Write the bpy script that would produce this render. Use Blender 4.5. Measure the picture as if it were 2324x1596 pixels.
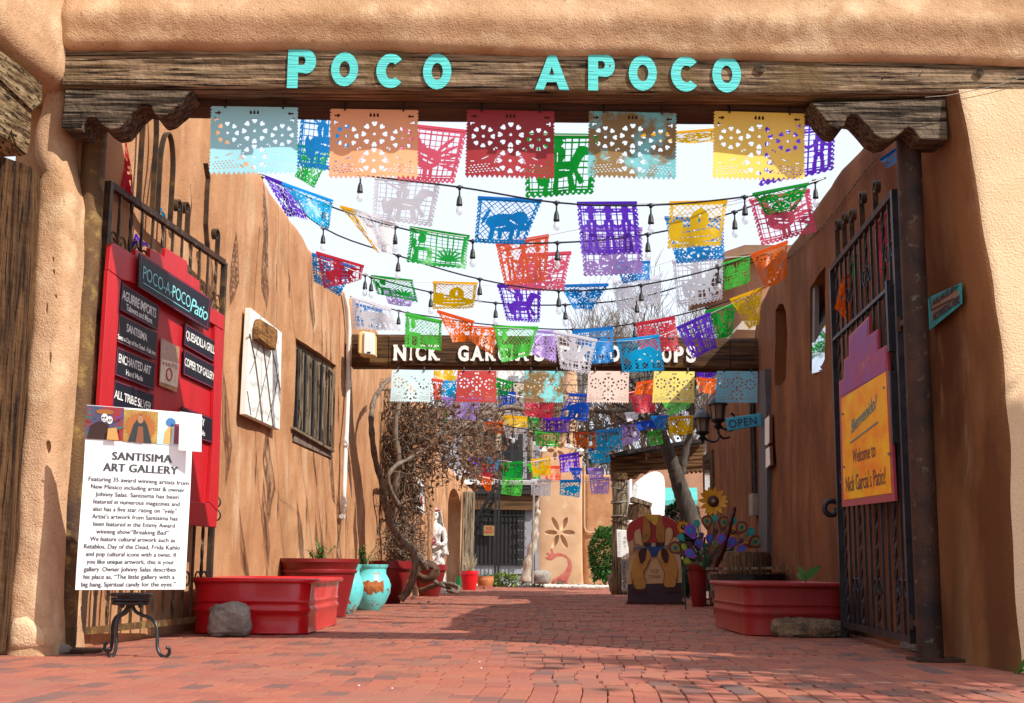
import bpy, bmesh, math, random
import numpy as np
from mathutils import Vector, Matrix, noise
R = math.radians
rnd = random.Random(7)
SC = bpy.context.scene
for o in list(bpy.data.objects): bpy.data.objects.remove(o)
# ---------------------------------------------------------------- camera, light, exposure
FPX, CX, CY, EYE = 2907., 1162., 798., .6
TH, RO = R(9.6), R(.55)
fw = Vector((0, math.cos(TH), math.sin(TH))); up0 = Vector((0, -math.sin(TH), math.cos(TH))); rt0 = Vector((1, 0, 0))
cup = up0*math.cos(RO) - rt0*math.sin(RO); crt = rt0*math.cos(RO) + up0*math.sin(RO)
CAM = Vector((0, 0, EYE))
cam = bpy.data.objects.new('camera', bpy.data.cameras.new('camera'))
cam.data.lens = FPX/2324*36; cam.data.sensor_width = 36; cam.data.clip_end = 900; cam.data.clip_start = .05
mw = Matrix((crt, cup, -fw)).transposed().to_4x4(); mw.translation = CAM
cam.matrix_world = mw
SC.collection.objects.link(cam); SC.camera = cam
SUNV = Vector((.87, -.64, 1.0)).normalized()      # towards the sun
EL = math.asin(SUNV.z); AZ = math.atan2(SUNV.x, SUNV.y)
w = bpy.data.worlds.new('World'); SC.world = w; w.use_nodes = True
nt = w.node_tree; nt.nodes.clear()
sky = nt.nodes.new('ShaderNodeTexSky'); sky.sky_type = 'NISHITA'; sky.sun_disc = False
sky.sun_elevation = EL; sky.sun_rotation = AZ; sky.altitude = 1500
mx = nt.nodes.new('ShaderNodeMix'); mx.data_type = 'RGBA'; mx.inputs[0].default_value = .8
mx.inputs[7].default_value = (8.0, 8.45, 9.3, 1)   # thin bright cloud veil
bg = nt.nodes.new('ShaderNodeBackground'); bg.inputs[1].default_value = .11
wo = nt.nodes.new('ShaderNodeOutputWorld')
nt.links.new(sky.outputs[0], mx.inputs[6]); nt.links.new(mx.outputs[2], bg.inputs[0]); nt.links.new(bg.outputs[0], wo.inputs[0])
sl = bpy.data.lights.new('sun', 'SUN'); sl.energy = 5.0; sl.angle = R(.5); sl.color = (1, .95, .86)
so = bpy.data.objects.new('sun', sl); so.rotation_euler = SUNV.to_track_quat('Z', 'Y').to_euler(); so.location = (0, 0, 30)
SC.collection.objects.link(so)
SC.view_settings.view_transform = 'Standard'; SC.view_settings.look = 'None'
SC.view_settings.exposure = .35; SC.view_settings.gamma = 1; SC.view_settings.use_curve_mapping = False
SC.render.engine = 'CYCLES'
SC.cycles.max_bounces = 6; SC.cycles.transparent_max_bounces = 12

# ---------------------------------------------------------------- pixel -> place
def ray(x, y): return fw*FPX + crt*(x-CX) + cup*(CY-y)
def at(x, y, Y):
    d = ray(x, y); return CAM + d*(Y/d.y)
def G(x, y, z=0.):
    d = ray(x, y); return CAM + d*((z-EYE)/d.z)
def on(x, y, p0, n):
    d = ray(x, y); return CAM + d*((p0-CAM).dot(n)/d.dot(n))
def proj(p):
    q = Vector(p)-CAM; k = FPX/q.dot(fw)
    return CX+q.dot(crt)*k, CY-q.dot(cup)*k
PA = R(3.5)
AX = Vector((math.sin(PA), math.cos(PA), 0)); NX = Vector((math.cos(PA), -math.sin(PA), 0)); UZ = Vector((0, 0, 1)); XX = Vector((1, 0, 0)); YY = Vector((0, 1, 0))
L0 = G(428, 1432); R0 = G(2035, 1471) + NX*.1
def Lw(x, y, off=0): return on(x, y, L0+NX*off, NX)
def Rw(x, y, off=0): return on(x, y, R0-NX*off, NX)
def ux(p, p0): return (p-p0).dot(AX)

# ---------------------------------------------------------------- mesh helpers
ORG = {}
class MB:
    def __init__(s): s.v = []; s.f = []
    def add(s, vs, fs):
        k = len(s.v); s.v += [Vector(a) for a in vs]; s.f += [tuple(i+k for i in f) for f in fs]; return s
    def box(s, c, d, m=None):
        vs = [Vector((x*d[0]/2, y*d[1]/2, z*d[2]/2)) for x in (-1, 1) for y in (-1, 1) for z in (-1, 1)]
        if m is not None: vs = [m @ v for v in vs]
        c = Vector(c)
        return s.add([c+v for v in vs], [(0, 1, 3, 2), (4, 6, 7, 5), (0, 4, 5, 1), (2, 3, 7, 6), (0, 2, 6, 4), (1, 5, 7, 3)])
    def bar(s, a, b, w, h, upv=UZ):
        a, b = Vector(a), Vector(b); d = (b-a).normalized(); x = d.cross(upv)
        if x.length < 1e-4: x = d.cross(XX)
        x.normalize(); y = x.cross(d)
        vs = [p+x*i*w/2+y*j*h/2 for p in (a, b) for i, j in ((-1, -1), (1, -1), (1, 1), (-1, 1))]
        return s.add(vs, [(0, 1, 2, 3), (7, 6, 5, 4), (0, 4, 5, 1), (1, 5, 6, 2), (2, 6, 7, 3), (3, 7, 4, 0)])
    def prism(s, pts, ext):
        n = len(pts); e = Vector(ext); a = [Vector(p) for p in pts]
        return s.add(a+[p+e for p in a], [tuple(range(n-1, -1, -1)), tuple(range(n, 2*n))]+[(i, (i+1) % n, n+(i+1) % n, n+i) for i in range(n)])
    def tube(s, pts, r, n=8, cap=True):
        pts = [Vector(p) for p in pts]; m = len(pts); rs = r if isinstance(r, (list, tuple)) else [r]*m
        vs = []; x = None
        for i, p in enumerate(pts):
            t = (pts[min(i+1, m-1)]-pts[max(i-1, 0)])
            if t.length < 1e-9: t = Vector((0, 0, 1))
            t.normalize()
            if x is None:
                x = t.cross(Vector((.31, .17, .93)))
                if x.length < .1: x = t.cross(XX)
            x = (x - t*x.dot(t)).normalized(); y = t.cross(x)
            vs += [p+(x*math.cos(a)+y*math.sin(a))*rs[i] for a in (2*math.pi*k/n for k in range(n))]
        fs = [(i*n+k, i*n+(k+1) % n, (i+1)*n+(k+1) % n, (i+1)*n+k) for i in range(m-1) for k in range(n)]
        if cap: fs += [tuple(range(n-1, -1, -1)), tuple(range((m-1)*n, m*n))]
        return s.add(vs, fs)
    def lathe(s, prof, c, n=24, sx=1, sy=1, fn=None, closed=False):
        c = Vector(c); vs = []
        for r, z in prof:
            for k in range(n):
                a = 2*math.pi*k/n; q = fn(a, z) if fn else 1
                vs.append(c+Vector((math.cos(a)*r*sx*q, math.sin(a)*r*sy*q, z)))
        m = len(prof)
        fs = [(i*n+k, i*n+(k+1) % n, (i+1)*n+(k+1) % n, (i+1)*n+k) for i in range(m-1) for k in range(n)]
        fs += [tuple(range(n-1, -1, -1)), tuple(range((m-1)*n, m*n))]
        return s.add(vs, fs)
    def ball(s, c, r, n=10, sc=(1, 1, 1)):
        k = max(5, n//2+1); prof = []
        c = Vector(c); vs = []; fs = []
        for i in range(k+1):
            t = math.pi*i/k; rr = max(math.sin(t), .02)
            vs += [c+Vector((math.cos(a)*rr*r*sc[0], math.sin(a)*rr*r*sc[1], -math.cos(t)*r*sc[2])) for a in (2*math.pi*j/n for j in range(n))]
        fs = [(i*n+j, i*n+(j+1) % n, (i+1)*n+(j+1) % n, (i+1)*n+j) for i in range(k) for j in range(n)]
        fs += [tuple(range(n-1, -1, -1)), tuple(range(k*n, k*n+n))]
        return s.add(vs, fs)
    def grid(s, fn, nu, nv, mask=None):
        vs = [fn(i/nu, j/nv) for j in range(nv+1) for i in range(nu+1)]
        fs = [(j*(nu+1)+i, j*(nu+1)+i+1, (j+1)*(nu+1)+i+1, (j+1)*(nu+1)+i) for j in range(nv) for i in range(nu) if mask is None or mask(i, j)]
        return s.add(vs, fs)
    def mesh(s, name, org=Vector((0, 0, 0)), smooth=False):
        me = bpy.data.meshes.new(name)
        me.from_pydata([tuple(v-org) for v in s.v], [], s.f); me.validate()
        if smooth: me.shade_smooth()
        return me
    def build(s, name, m, parent=None, smooth=False, auto=None):
        org = ORG.get(parent.name, Vector((0, 0, 0))) if parent else None
        if org is None:
            a = np.array([tuple(v) for v in s.v]); lo, hi = a.min(0), a.max(0)
            org = Vector(((lo[0]+hi[0])/2, (lo[1]+hi[1])/2, lo[2]))
        me = s.mesh(name, org, smooth or auto is not None)
        if auto is not None and hasattr(me, 'set_sharp_from_angle'): me.set_sharp_from_angle(angle=R(auto))
        me.materials.append(m)
        o = bpy.data.objects.new(name, me); SC.collection.objects.link(o)
        if parent: o.parent = parent
        else: o.location = org
        ORG[o.name] = org
        return o
def tag(o, label=None, cat=None, group=None, kind=None):
    if label: o['label'] = label
    if cat: o['category'] = cat
    if group: o['group'] = group
    if kind: o['kind'] = kind
    return o
def thing(name, loc, label, cat, group=None, kind=None):
    o = bpy.data.objects.new(name, None); o.empty_display_size = .1; SC.collection.objects.link(o)
    o.location = Vector(loc); ORG[o.name] = Vector(loc)
    return tag(o, label, cat, group, kind)
def copy_tree(o, parent=None):
    c = o.copy(); SC.collection.objects.link(c); ORG[c.name] = ORG.get(o.name, Vector((0, 0, 0)))
    if parent: c.parent = parent
    for ch in [x for x in o.children]: copy_tree(ch, c)
    return c
_tc = {}
def text_mesh(body, offset=0., extrude=.0, shear=0., space=1., res=3):
    k = (body, offset, extrude, shear, space, res)
    if k not in _tc:
        cu = bpy.data.curves.new('t', 'FONT'); cu.body = body; cu.size = 1; cu.offset = offset; cu.extrude = extrude
        cu.shear = shear; cu.space_character = space; cu.resolution_u = res; cu.align_x = 'LEFT'
        ob = bpy.data.objects.new('t', cu); SC.collection.objects.link(ob)
        bpy.context.view_layer.update()
        me = bpy.data.meshes.new_from_object(ob.evaluated_get(bpy.context.evaluated_depsgraph_get()))
        v = np.array([tuple(a.co) for a in me.vertices]) if len(me.vertices) else np.zeros((1, 3))
        f = [tuple(p.vertices) for p in me.polygons]
        _tc[k] = (v, f); bpy.data.objects.remove(ob); bpy.data.curves.remove(cu)
    return _tc[k]
def put_text(mb, body, o, U, V, N, width=None, height=None, cap=.7, align='L', **kw):
    """text laid out from point o: U across, V up, N outwards; scaled to a width and/or a capital height"""
    v, f = text_mesh(body, **kw)
    lo, hi = v.min(0), v.max(0); w0 = hi[0]-lo[0]
    sy = height/cap if height else None
    sx = width/w0 if width else sy
    if sy is None: sy = sx
    ox = 0 if align == 'L' else -(hi[0]-lo[0])*sx/2
    o = Vector(o)
    mb.add([o+U*((a[0]-lo[0])*sx+ox)+V*(a[1]*sy)+N*a[2]*sx for a in v], f)
    return w0*sx

# ---------------------------------------------------------------- materials
MATS = {}
def mat(name, col, col2=None, rough=.6, ns=4., stretch=(1, 1, 1), bump=0., bs=60., metal=0., coat=0., lo=.35, hi=.65, detail=6, spec=.5,
        bstretch=None, speck=None, transl=0., alpha=1., bump2=0., bs2=8., streak=None, world=False):
    if name in MATS: return MATS[name]
    m = bpy.data.materials.new(name); m.use_nodes = True; t = m.node_tree; n = t.nodes; l = t.links
    b = n['Principled BSDF']; b.inputs['Roughness'].default_value = rough; b.inputs['Metallic'].default_value = metal
    b.inputs['Coat Weight'].default_value = coat; b.inputs['Specular IOR Level'].default_value = spec
    c4 = lambda c: (c[0], c[1], c[2], 1)
    tc = n.new('ShaderNodeNewGeometry' if world else 'ShaderNodeTexCoord'); P = tc.outputs['Position' if world else 'Object']
    def mapped(s):
        mp = n.new('ShaderNodeMapping'); mp.inputs['Scale'].default_value = s; l.new(P, mp.inputs[0]); return mp.outputs[0]
    def noi(vec, sc, dt=6, rg=.55):
        q = n.new('ShaderNodeTexNoise'); q.inputs['Scale'].default_value = sc; q.inputs['Detail'].default_value = dt; q.inputs['Roughness'].default_value = rg
        l.new(vec, q.inputs['Vector']); return q.outputs['Fac']
    def ramp(f, a, bb, lo_, hi_):
        q = n.new('ShaderNodeValToRGB'); q.color_ramp.elements[0].position = lo_; q.color_ramp.elements[1].position = hi_
        q.color_ramp.elements[0].color = c4(a); q.color_ramp.elements[1].color = c4(bb); l.new(f, q.inputs[0]); return q.outputs[0]
    col2 = col2 or tuple(x*.82 for x in col)
    f1 = noi(mapped(stretch), ns, detail)
    out = ramp(f1, col, col2, lo, hi)
    def mixc(f, a, bcol, bl='MIX'):
        q = n.new('ShaderNodeMix'); q.data_type = 'RGBA'; q.blend_type = bl
        l.new(f, q.inputs[0]); l.new(a, q.inputs[6]); q.inputs[7].default_value = c4(bcol); return q.outputs[2]
    if streak:   # (colour, scale, stretch, lo, hi)
        out = mixc(ramp(noi(mapped(streak[2]), streak[1], 5), (0, 0, 0), (1, 1, 1), streak[3], streak[4]), out, streak[0])
    if speck:    # (colour, scale, lo, hi)
        out = mixc(ramp(noi(mapped((1, 1, 1)), speck[1], 4, .6), (0, 0, 0), (1, 1, 1), speck[2], speck[3]), out, speck[0])
    l.new(out, b.inputs['Base Color'])
    nrm = None
    if bump2:
        q = n.new('ShaderNodeBump'); q.inputs['Strength'].default_value = bump2; q.inputs['Distance'].default_value = .05
        l.new(noi(mapped((1, 1, 1)), bs2, 3), q.inputs['Height']); nrm = q.outputs[0]
    if bump:
        q = n.new('ShaderNodeBump'); q.inputs['Strength'].default_value = bump; q.inputs['Distance'].default_value = .012
        l.new(noi(mapped(bstretch or (1, 1, 1)), bs, 3), q.inputs['Height'])
        if nrm: l.new(nrm, q.inputs['Normal'])
        nrm = q.outputs[0]
    if nrm: l.new(nrm, b.inputs['Normal'])
    b.inputs['Alpha'].default_value = alpha
    if transl:
        tr = n.new('ShaderNodeBsdfTranslucent'); l.new(out, tr.inputs[0]); ms = n.new('ShaderNodeMixShader'); ms.inputs[0].default_value = transl
        l.new(b.outputs[0], ms.inputs[1]); l.new(tr.outputs[0], ms.inputs[2]); l.new(ms.outputs[0], n['Material Output'].inputs[0])
    MATS[name] = m; return m
M_face = mat('stucco_tan', (.54, .335, .20), (.41, .235, .125), rough=.95, ns=1.3, bump=.75, bs=85, bump2=.5, bs2=5, spec=.1, world=True, speck=((.66, .47, .29), 2.4, .52, .72), streak=((.30, .17, .08), 34, (1, 1, 1), .60, .72))
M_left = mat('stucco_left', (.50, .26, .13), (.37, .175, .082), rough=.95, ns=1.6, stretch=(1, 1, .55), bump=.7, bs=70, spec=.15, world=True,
             streak=((.56, .35, .21), 3.2, (1, 1, .28), .50, .75), speck=((.34, .16, .07), 1.7, .52, .75), bump2=.45, bs2=4)  # vertical streaks paint streaky sun and shadow into the stucco colour
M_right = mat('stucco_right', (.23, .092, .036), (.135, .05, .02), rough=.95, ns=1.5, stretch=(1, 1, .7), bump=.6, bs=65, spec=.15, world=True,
              streak=((.12, .044, .02), 2.6, (1, 1, .25), .48, .75), bump2=.6, bs2=4)  # base colour darkened so the wall's shade is partly put into it
M_jamb = mat('stucco_jamb', (.22, .095, .038), (.12, .045, .017), rough=.95, ns=1.3, stretch=(1,1,.5), bump=.5, bs=60, spec=.15, world=True, lo=.42, hi=.58, streak=((.27,.14,.075),3,(1,1,.3),.58,.68))  # stained brown stucco with the jamb's shade put into the colour
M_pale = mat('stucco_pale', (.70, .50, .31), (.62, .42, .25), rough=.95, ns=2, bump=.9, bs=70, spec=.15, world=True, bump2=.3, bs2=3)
def wood(name, c1, c2, axis=0, ns=5, bump=.9, rough=.85, **k):
    st = [22, 22, 22]; st[axis] = 1.0
    return mat(name, c1, c2, rough=rough, ns=ns*.45, stretch=tuple(st), bump=bump, bs=ns*.9, bstretch=tuple(st), lo=.38, hi=.62, detail=8, spec=.2, **k)
CR = lambda st: ((.012, .007, .004), 2.2, st, .545, .60)
M_beam = wood('weathered_beam', (.055, .03, .015), (.30, .205, .125), 0, 3.4, 1., speck=((.13, .08, .035), 2.0, .5, .66), streak=CR((.9, 26, 26)), bump2=.6, bs2=9)
M_corb = wood('corbel_wood', (.028, .018, .011), (.17, .125, .085), 0, 3.2, 1., streak=CR((1.2, 26, 26)), bump2=.7, bs2=10)
M_sidebeam = wood('side_beam_wood', (.06, .03, .012), (.27, .19, .10), 1, 3.4, 1., streak=CR((26, 1.1, 26)), bump2=.6, bs2=10)
M_postw = wood('brown_post_wood', (.035, .017, .009), (.13, .065, .026), 2, 3.0, 1., streak=CR((24, 24, 1.)), bump2=.5, bs2=8)
M_darkbeam = wood('stained_beam', (.018, .008, .004), (.11, .05, .018), 0, 3.0, .6, rough=.6, streak=((.22, .12, .04), 1.2, (.8, .8, 6), .58, .75))
M_greyw = wood('grey_wood', (.09, .06, .035), (.32, .25, .165), 2, 3.0, 1., streak=CR((24, 24, 1.)))
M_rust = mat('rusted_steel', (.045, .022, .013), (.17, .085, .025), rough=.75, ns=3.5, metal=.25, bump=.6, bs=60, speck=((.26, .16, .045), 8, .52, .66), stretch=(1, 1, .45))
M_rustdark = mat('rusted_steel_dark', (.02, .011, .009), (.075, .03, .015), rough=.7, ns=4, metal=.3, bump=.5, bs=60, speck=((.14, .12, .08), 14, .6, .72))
M_iron = mat('weathered_iron', (.035, .03, .028), (.12, .075, .04), rough=.55, ns=8, metal=.5, bump=.2, bs=80, speck=((.17, .12, .05), 10, .58, .7))
M_irond = mat('dark_iron', (.018, .018, .022), (.045, .04, .05), rough=.45, ns=8, metal=.5, bump=.2, bs=80)
M_black = mat('black_paint', (.012, .012, .013), (.02, .02, .02), rough=.35, ns=6)
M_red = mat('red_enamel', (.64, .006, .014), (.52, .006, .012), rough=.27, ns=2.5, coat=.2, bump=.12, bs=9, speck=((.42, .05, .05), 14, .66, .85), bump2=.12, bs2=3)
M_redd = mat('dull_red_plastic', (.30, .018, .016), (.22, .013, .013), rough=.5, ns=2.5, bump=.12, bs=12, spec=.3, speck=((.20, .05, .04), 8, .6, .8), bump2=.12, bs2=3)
M_board = mat('red_board_paint', (.52, .012, .018), (.42, .01, .016), rough=.42, ns=3, stretch=(4, 4, .5), bump=.08, bs=30)
M_turq = mat('turquoise_glaze', (.10, .55, .56), (.16, .66, .66), rough=.4, ns=5, bump=.25, bs=50, speck=((.30, .09, .03), 6.5, .60, .63))
M_turqp = mat('turquoise_paint', (.10, .62, .58), (.07, .50, .50), rough=.7, ns=3, stretch=(2, 30, 30), bump=.9, bs=3.0, bstretch=(1.5, 26, 26))
M_white = mat('white_paint', (.80, .79, .76), (.74, .73, .69), rough=.55, ns=6, bump=.1, bs=50)
M_plaster = mat('white_plaster', (.80, .79, .77), (.72, .70, .68), rough=.9, ns=3, bump=.3, bs=40)
M_cement = mat('grey_cement', (.30, .26, .21), (.20, .17, .14), rough=.95, ns=7, bump=.8, bs=50)
M_stone = mat('grey_rock', (.36, .32, .28), (.20, .17, .145), rough=.95, ns=8, bump=1., bs=40, bump2=.9, bs2=12)
M_stoneb = mat('brown_rock', (.24, .16, .09), (.09, .06, .04), rough=.95, ns=10, bump=1., bs=45, speck=((.36, .24, .12), 26, .58, .7), bump2=.8, bs2=14)
M_glass = mat('window_glass', (.02, .025, .03), (.03, .035, .045), rough=.08, ns=1)
M_dark = mat('dark_interior', (.012, .010, .010), (.02, .016, .014), rough=.8, ns=2)
M_txtw = mat('white_lettering', (.85, .85, .83), rough=.6)
M_txtk = mat('black_lettering', (.03, .035, .04), rough=.6)
M_paper = mat('white_paper', (.86, .86, .86), (.83, .83, .84), rough=.6, ns=3)
# ================================================================= the setting
mb = MB(); mb.add([(-300, -60, -.07), (300, -60, -.07), (300, 600, -.07), (-300, 600, -.07)], [(0, 1, 2, 3)])
tag(mb.build('ground', mat('packed_earth', (.30, .20, .13), (.22, .15, .10), rough=.95, ns=.6, bump=.5, bs=8, world=True)), kind='structure')

# ---- brick pavement
BW, BL = .125, .255
def warp(x, y):
    k = max(0., min(1., (y-5)/5))
    dx = .035*math.sin(y*2.35+.25*math.sin(x*1.3))+.022*math.sin(y*4.7+x*.8+1)+.03*math.sin(y*.9+2)
    z = .010*noise.noise(Vector((x*.5, y*.9, 3)))+.006*noise.noise(Vector((x*1.1, y*2.3, 7)))
    return dx*(.35+.65*k), z
def brick_mesh(name, cham=.004, s=0):
    r = random.Random(s); w, l = BW/2-.0018-r.random()*.001, BL/2-.0018-r.random()*.002
    m = MB(); c = cham
    j = lambda: (r.random()-.5)*.003
    a = [(-w, -l, -.05), (w, -l, -.05), (w, l, -.05), (-w, l, -.05)]
    b = [(x, y, -c+j()) for x, y, _ in a]; t = [(x*(1-c/w)+j(), y*(1-c/l)+j(), 0+j()*.4) for x, y, _ in a]
    m.add(a+b+t, [(0, 1, 5, 4), (1, 2, 6, 5), (2, 3, 7, 6), (3, 0, 4, 7), (4, 5, 9, 8), (5, 6, 10, 9), (6, 7, 11, 10), (7, 4, 8, 11), (8, 9, 10, 11)])
    return m
def brick_mat(name, obj):
    m = bpy.data.materials.new(name); m.use_nodes = True; t = m.node_tree; n = t.nodes; l = t.links; b = n['Principled BSDF']
    if obj: src = n.new('ShaderNodeObjectInfo').outputs['Random']
    else:
        q = n.new('ShaderNodeAttribute'); q.attribute_name = 'tone'; src = q.outputs['Fac']
    cr = n.new('ShaderNodeValToRGB'); e = cr.color_ramp.elements; e[0].position = 0; e[0].color = (.33, .10, .065, 1); e[1].position = 1; e[1].color = (.15, .085, .075, 1)
    for p, c in ((.3, (.37, .12, .072, 1)), (.55, (.29, .086, .06, 1)), (.74, (.35, .13, .075, 1)), (.9, (.20, .08, .06, 1))):
        k = e.new(p); k.color = c
    l.new(src, cr.inputs[0])
    g = n.new('ShaderNodeNewGeometry'); no = n.new('ShaderNodeTexNoise'); no.inputs['Scale'].default_value = 45; no.inputs['Detail'].default_value = 6
    n2 = n.new('ShaderNodeTexNoise'); n2.inputs['Scale'].default_value = 1.1; n2.inputs['Detail'].default_value = 5
    l.new(g.outputs['Position'], no.inputs['Vector']); l.new(g.outputs['Position'], n2.inputs['Vector'])
    r2 = n.new('ShaderNodeValToRGB'); r2.color_ramp.elements[0].position = .3; r2.color_ramp.elements[0].color = (.78, .78, .78, 1); r2.color_ramp.elements[1].position = .75; r2.color_ramp.elements[1].color = (1.15, 1.12, 1.1, 1)
    l.new(no.outputs['Fac'], r2.inputs[0])
    m1 = n.new('ShaderNodeMix'); m1.data_type = 'RGBA'; m1.blend_type = 'MULTIPLY'; m1.inputs[0].default_value = 1
    l.new(cr.outputs[0], m1.inputs[6]); l.new(r2.outputs[0], m1.inputs[7])
    r3 = n.new('ShaderNodeValToRGB'); r3.color_ramp.elements[0].position = .45; r3.color_ramp.elements[1].position = .72; r3.color_ramp.elements[1].color = (.55, .55, .55, 1)
    l.new(n2.outputs['Fac'], r3.inputs[0])
    m2 = n.new('ShaderNodeMix'); m2.data_type = 'RGBA'; l.new(r3.outputs[0], m2.inputs[0]); l.new(m1.outputs[2], m2.inputs[6]); m2.inputs[7].default_value = (.24, .115, .085, 1)
    l.new(m2.outputs[2], b.inputs['Base Color']); b.inputs['Roughness'].default_value = .8; b.inputs['Specular IOR Level'].default_value = .3
    bp = n.new('ShaderNodeBump'); bp.inputs['Strength'].default_value = .5; bp.inputs['Distance'].default_value = .004; l.new(no.outputs['Fac'], bp.inputs['Height']); l.new(bp.outputs[0], b.inputs['Normal'])
    return m
MB1, MB2 = brick_mat('brick_clay', True), brick_mat('brick_clay_far', False)
mb = MB(); far = 47.
mb.add([(-9, 3, -.03), (9, 3, -.03), (9, 9.2, -.03), (-9, 9.2, -.03)], [(0, 1, 2, 3)])
a = L0-AX*6; b_ = L0+AX*36; c = R0+AX*38; d = R0-AX*3
mb.add([Vector((-4.4, 9.2, -.03)), Vector((4.4, 9.2, -.03)), Vector((7, far, -.03)), Vector((-3, far, -.03))], [(0, 1, 2, 3)])
pave = mb.build('brick_pavement', mat('joint_sand', (.10, .065, .045), (.06, .04, .03), rough=.95, ns=20, world=True)); tag(pave, kind='structure')
bricks = []
for i in range(-75, 76):
    x0 = i*BW; yoff = (i % 2)*BL/2+rnd.uniform(-.01, .01)
    for j in range(int(3.4/BL), int(far/BL)):
        yy = j*BL+yoff
        # patio frame: columns run along AX
        px, py = x0+yy*math.tan(PA)*1.0, yy
        inner = py > 9.0
        if inner:
            e = (Vector((px, py, 0))-L0).dot(NX); e2 = (Vector((px, py, 0))-R0).dot(NX)
            if e < -.15 or e2 > .15: continue
        elif not -8.5 < px < 8.5: continue
        dx, z = warp(px, py)
        bricks.append((px+dx, py, z))
vis = []
for k, (x, y, z) in enumerate(bricks):
    u, v = proj((x, y, z))
    if -20 < u < 2344 and v < 1610 and y < 10.5: vis.append((y, k))
vis.sort(); near = set(k for _, k in vis[:300])
meshes = []
for s in range(4):
    me = brick_mesh('brick', s=s).mesh('brick'); me.materials.append(MB1); meshes.append(me)
V, Fc, T = [], [], []
base = brick_mesh('b', s=9)
bv = np.array([tuple(v) for v in base.v]); bf = base.f
for k, (x, y, z) in enumerate(bricks):
    tx, ty = rnd.gauss(0, .006), rnd.gauss(0, .006)
    if k in near:
        o = bpy.data.objects.new('brick', rnd.choice(meshes)); o.location = (x, y, z+rnd.gauss(0, .0012)); o.rotation_euler = (tx, ty, -PA+rnd.gauss(0, .008))
        o.parent = pave; o.location -= pave.location; SC.collection.objects.link(o)
    else:
        n0 = len(V); c_, s_ = math.cos(-PA), math.sin(-PA); dz = rnd.gauss(0, .0012)
        for q in bv: V.append((x+q[0]*c_-q[1]*s_, y+q[0]*s_+q[1]*c_, z+q[2]+q[0]*ty+q[1]*tx+dz))
        Fc += [tuple(i+n0 for i in f) for f in bf]; T += [rnd.random()]*len(bf)
me = bpy.data.meshes.new('brick'); me.from_pydata([(v[0]-pave.location.x, v[1]-pave.location.y, v[2]-pave.location.z) for v in V], [], Fc)
at_ = me.attributes.new('tone', 'FLOAT', 'FACE'); at_.data.foreach_set('value', T); me.materials.append(MB2)
o = bpy.data.objects.new('brick', me); SC.collection.objects.link(o); o.parent = pave; o['kind'] = 'stuff'

# ---- adobe walls
def adobe(name, m, p0, A, N, u0, u1, top, thick, du=.25, dz=.25, bot=None, batter=0., rad=.16, amp=.03, seed=0, bulge=None):
    """a wall swept along A, visible face at N=0, rounded top (and rounded bottom when bot is given)"""
    mbb = MB(); nu = max(2, int((u1-u0)/du)); zmax = max(top(u0+(u1-u0)*k/20) for k in range(21)); nz = max(3, int(zmax/dz))
    rows = []
    for i in range(nu+1):
        u = u0+(u1-u0)*i/nu; t = top(u); b = bot(u) if bot else -.1; loop = []
        rr = rad
        for j in range(nz+1):
            z = (b+(rr if bot else 0))+(t-rr-b-(rr if bot else 0))*j/nz; loop.append((0., z))
        for k in range(1, 5): a_ = math.pi/2*k/4; loop.append((-rr+rr*math.cos(a_), t-rr+rr*math.sin(a_)))
        loop.append((-thick+rr, t)); loop.append((-thick, t-rr)); loop.append((-thick, b+(rr if bot else 0)))
        if bot:
            loop.append((-thick+rr, b))
            for k in range(0, 4): a_ = math.pi/2*k/4; loop.append((-rr+rr*math.sin(a_), b+rr-rr*math.cos(a_)))
        row = []
        for n_, z in loop:
            q = p0+A*u+UZ*z
            d_ = amp*(noise.noise(q*.9+Vector((seed, 0, 0)))+.5*noise.noise(q*2.1+Vector((0, seed, 0)))) + batter*max(0, (t-z))/max(t, .1)
            if bulge: d_ += bulge(u, z)
            row.append(q+N*(n_+d_)+UZ*(.5*amp*noise.noise(q*1.7+Vector((seed, 5, 0))) if z > .3 else 0))
        rows.append(row)
    k = len(rows[0]); vs = [v for r_ in rows for v in r_]
    fs = [(i*k+j, (i+1)*k+j, (i+1)*k+(j+1) % k, i*k+(j+1) % k) for i in range(nu) for j in range(k)]
    fs += [tuple(range(k)), tuple(range(nu*k+k-1, nu*k-1, -1))]
    mbb.add(vs, fs)
    bm = bmesh.new(); me = mbb.mesh('tmp'); bm.from_mesh(me); bmesh.ops.recalc_face_normals(bm, faces=bm.faces); bm.to_mesh(me); bm.free()
    mbb.v = [v.co.copy() for v in me.vertices]; mbb.f = [tuple(p.vertices) for p in me.polygons]
    return mbb.build(name, m, smooth=True)
def cut(o, cutters):
    for c_ in cutters:
        bm = bmesh.new(); bm.from_mesh(c_.data); bmesh.ops.recalc_face_normals(bm, faces=bm.faces); bm.to_mesh(c_.data); bm.free()
        md = o.modifiers.new('b', 'BOOLEAN'); md.operation = 'DIFFERENCE'; md.solver = 'EXACT'; md.object = c_
    bpy.context.view_layer.update()
    me = bpy.data.meshes.new_from_object(o.evaluated_get(bpy.context.evaluated_depsgraph_get()))
    o.modifiers.clear(); o.data = me
    me.shade_smooth(); me.set_sharp_from_angle(angle=R(40))
    for c_ in cutters: bpy.data.objects.remove(c_)
def interp(pts):
    pts = sorted(pts)
    return lambda u: float(np.interp(u, [p[0] for p in pts], [p[1] for p in pts]))
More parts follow.
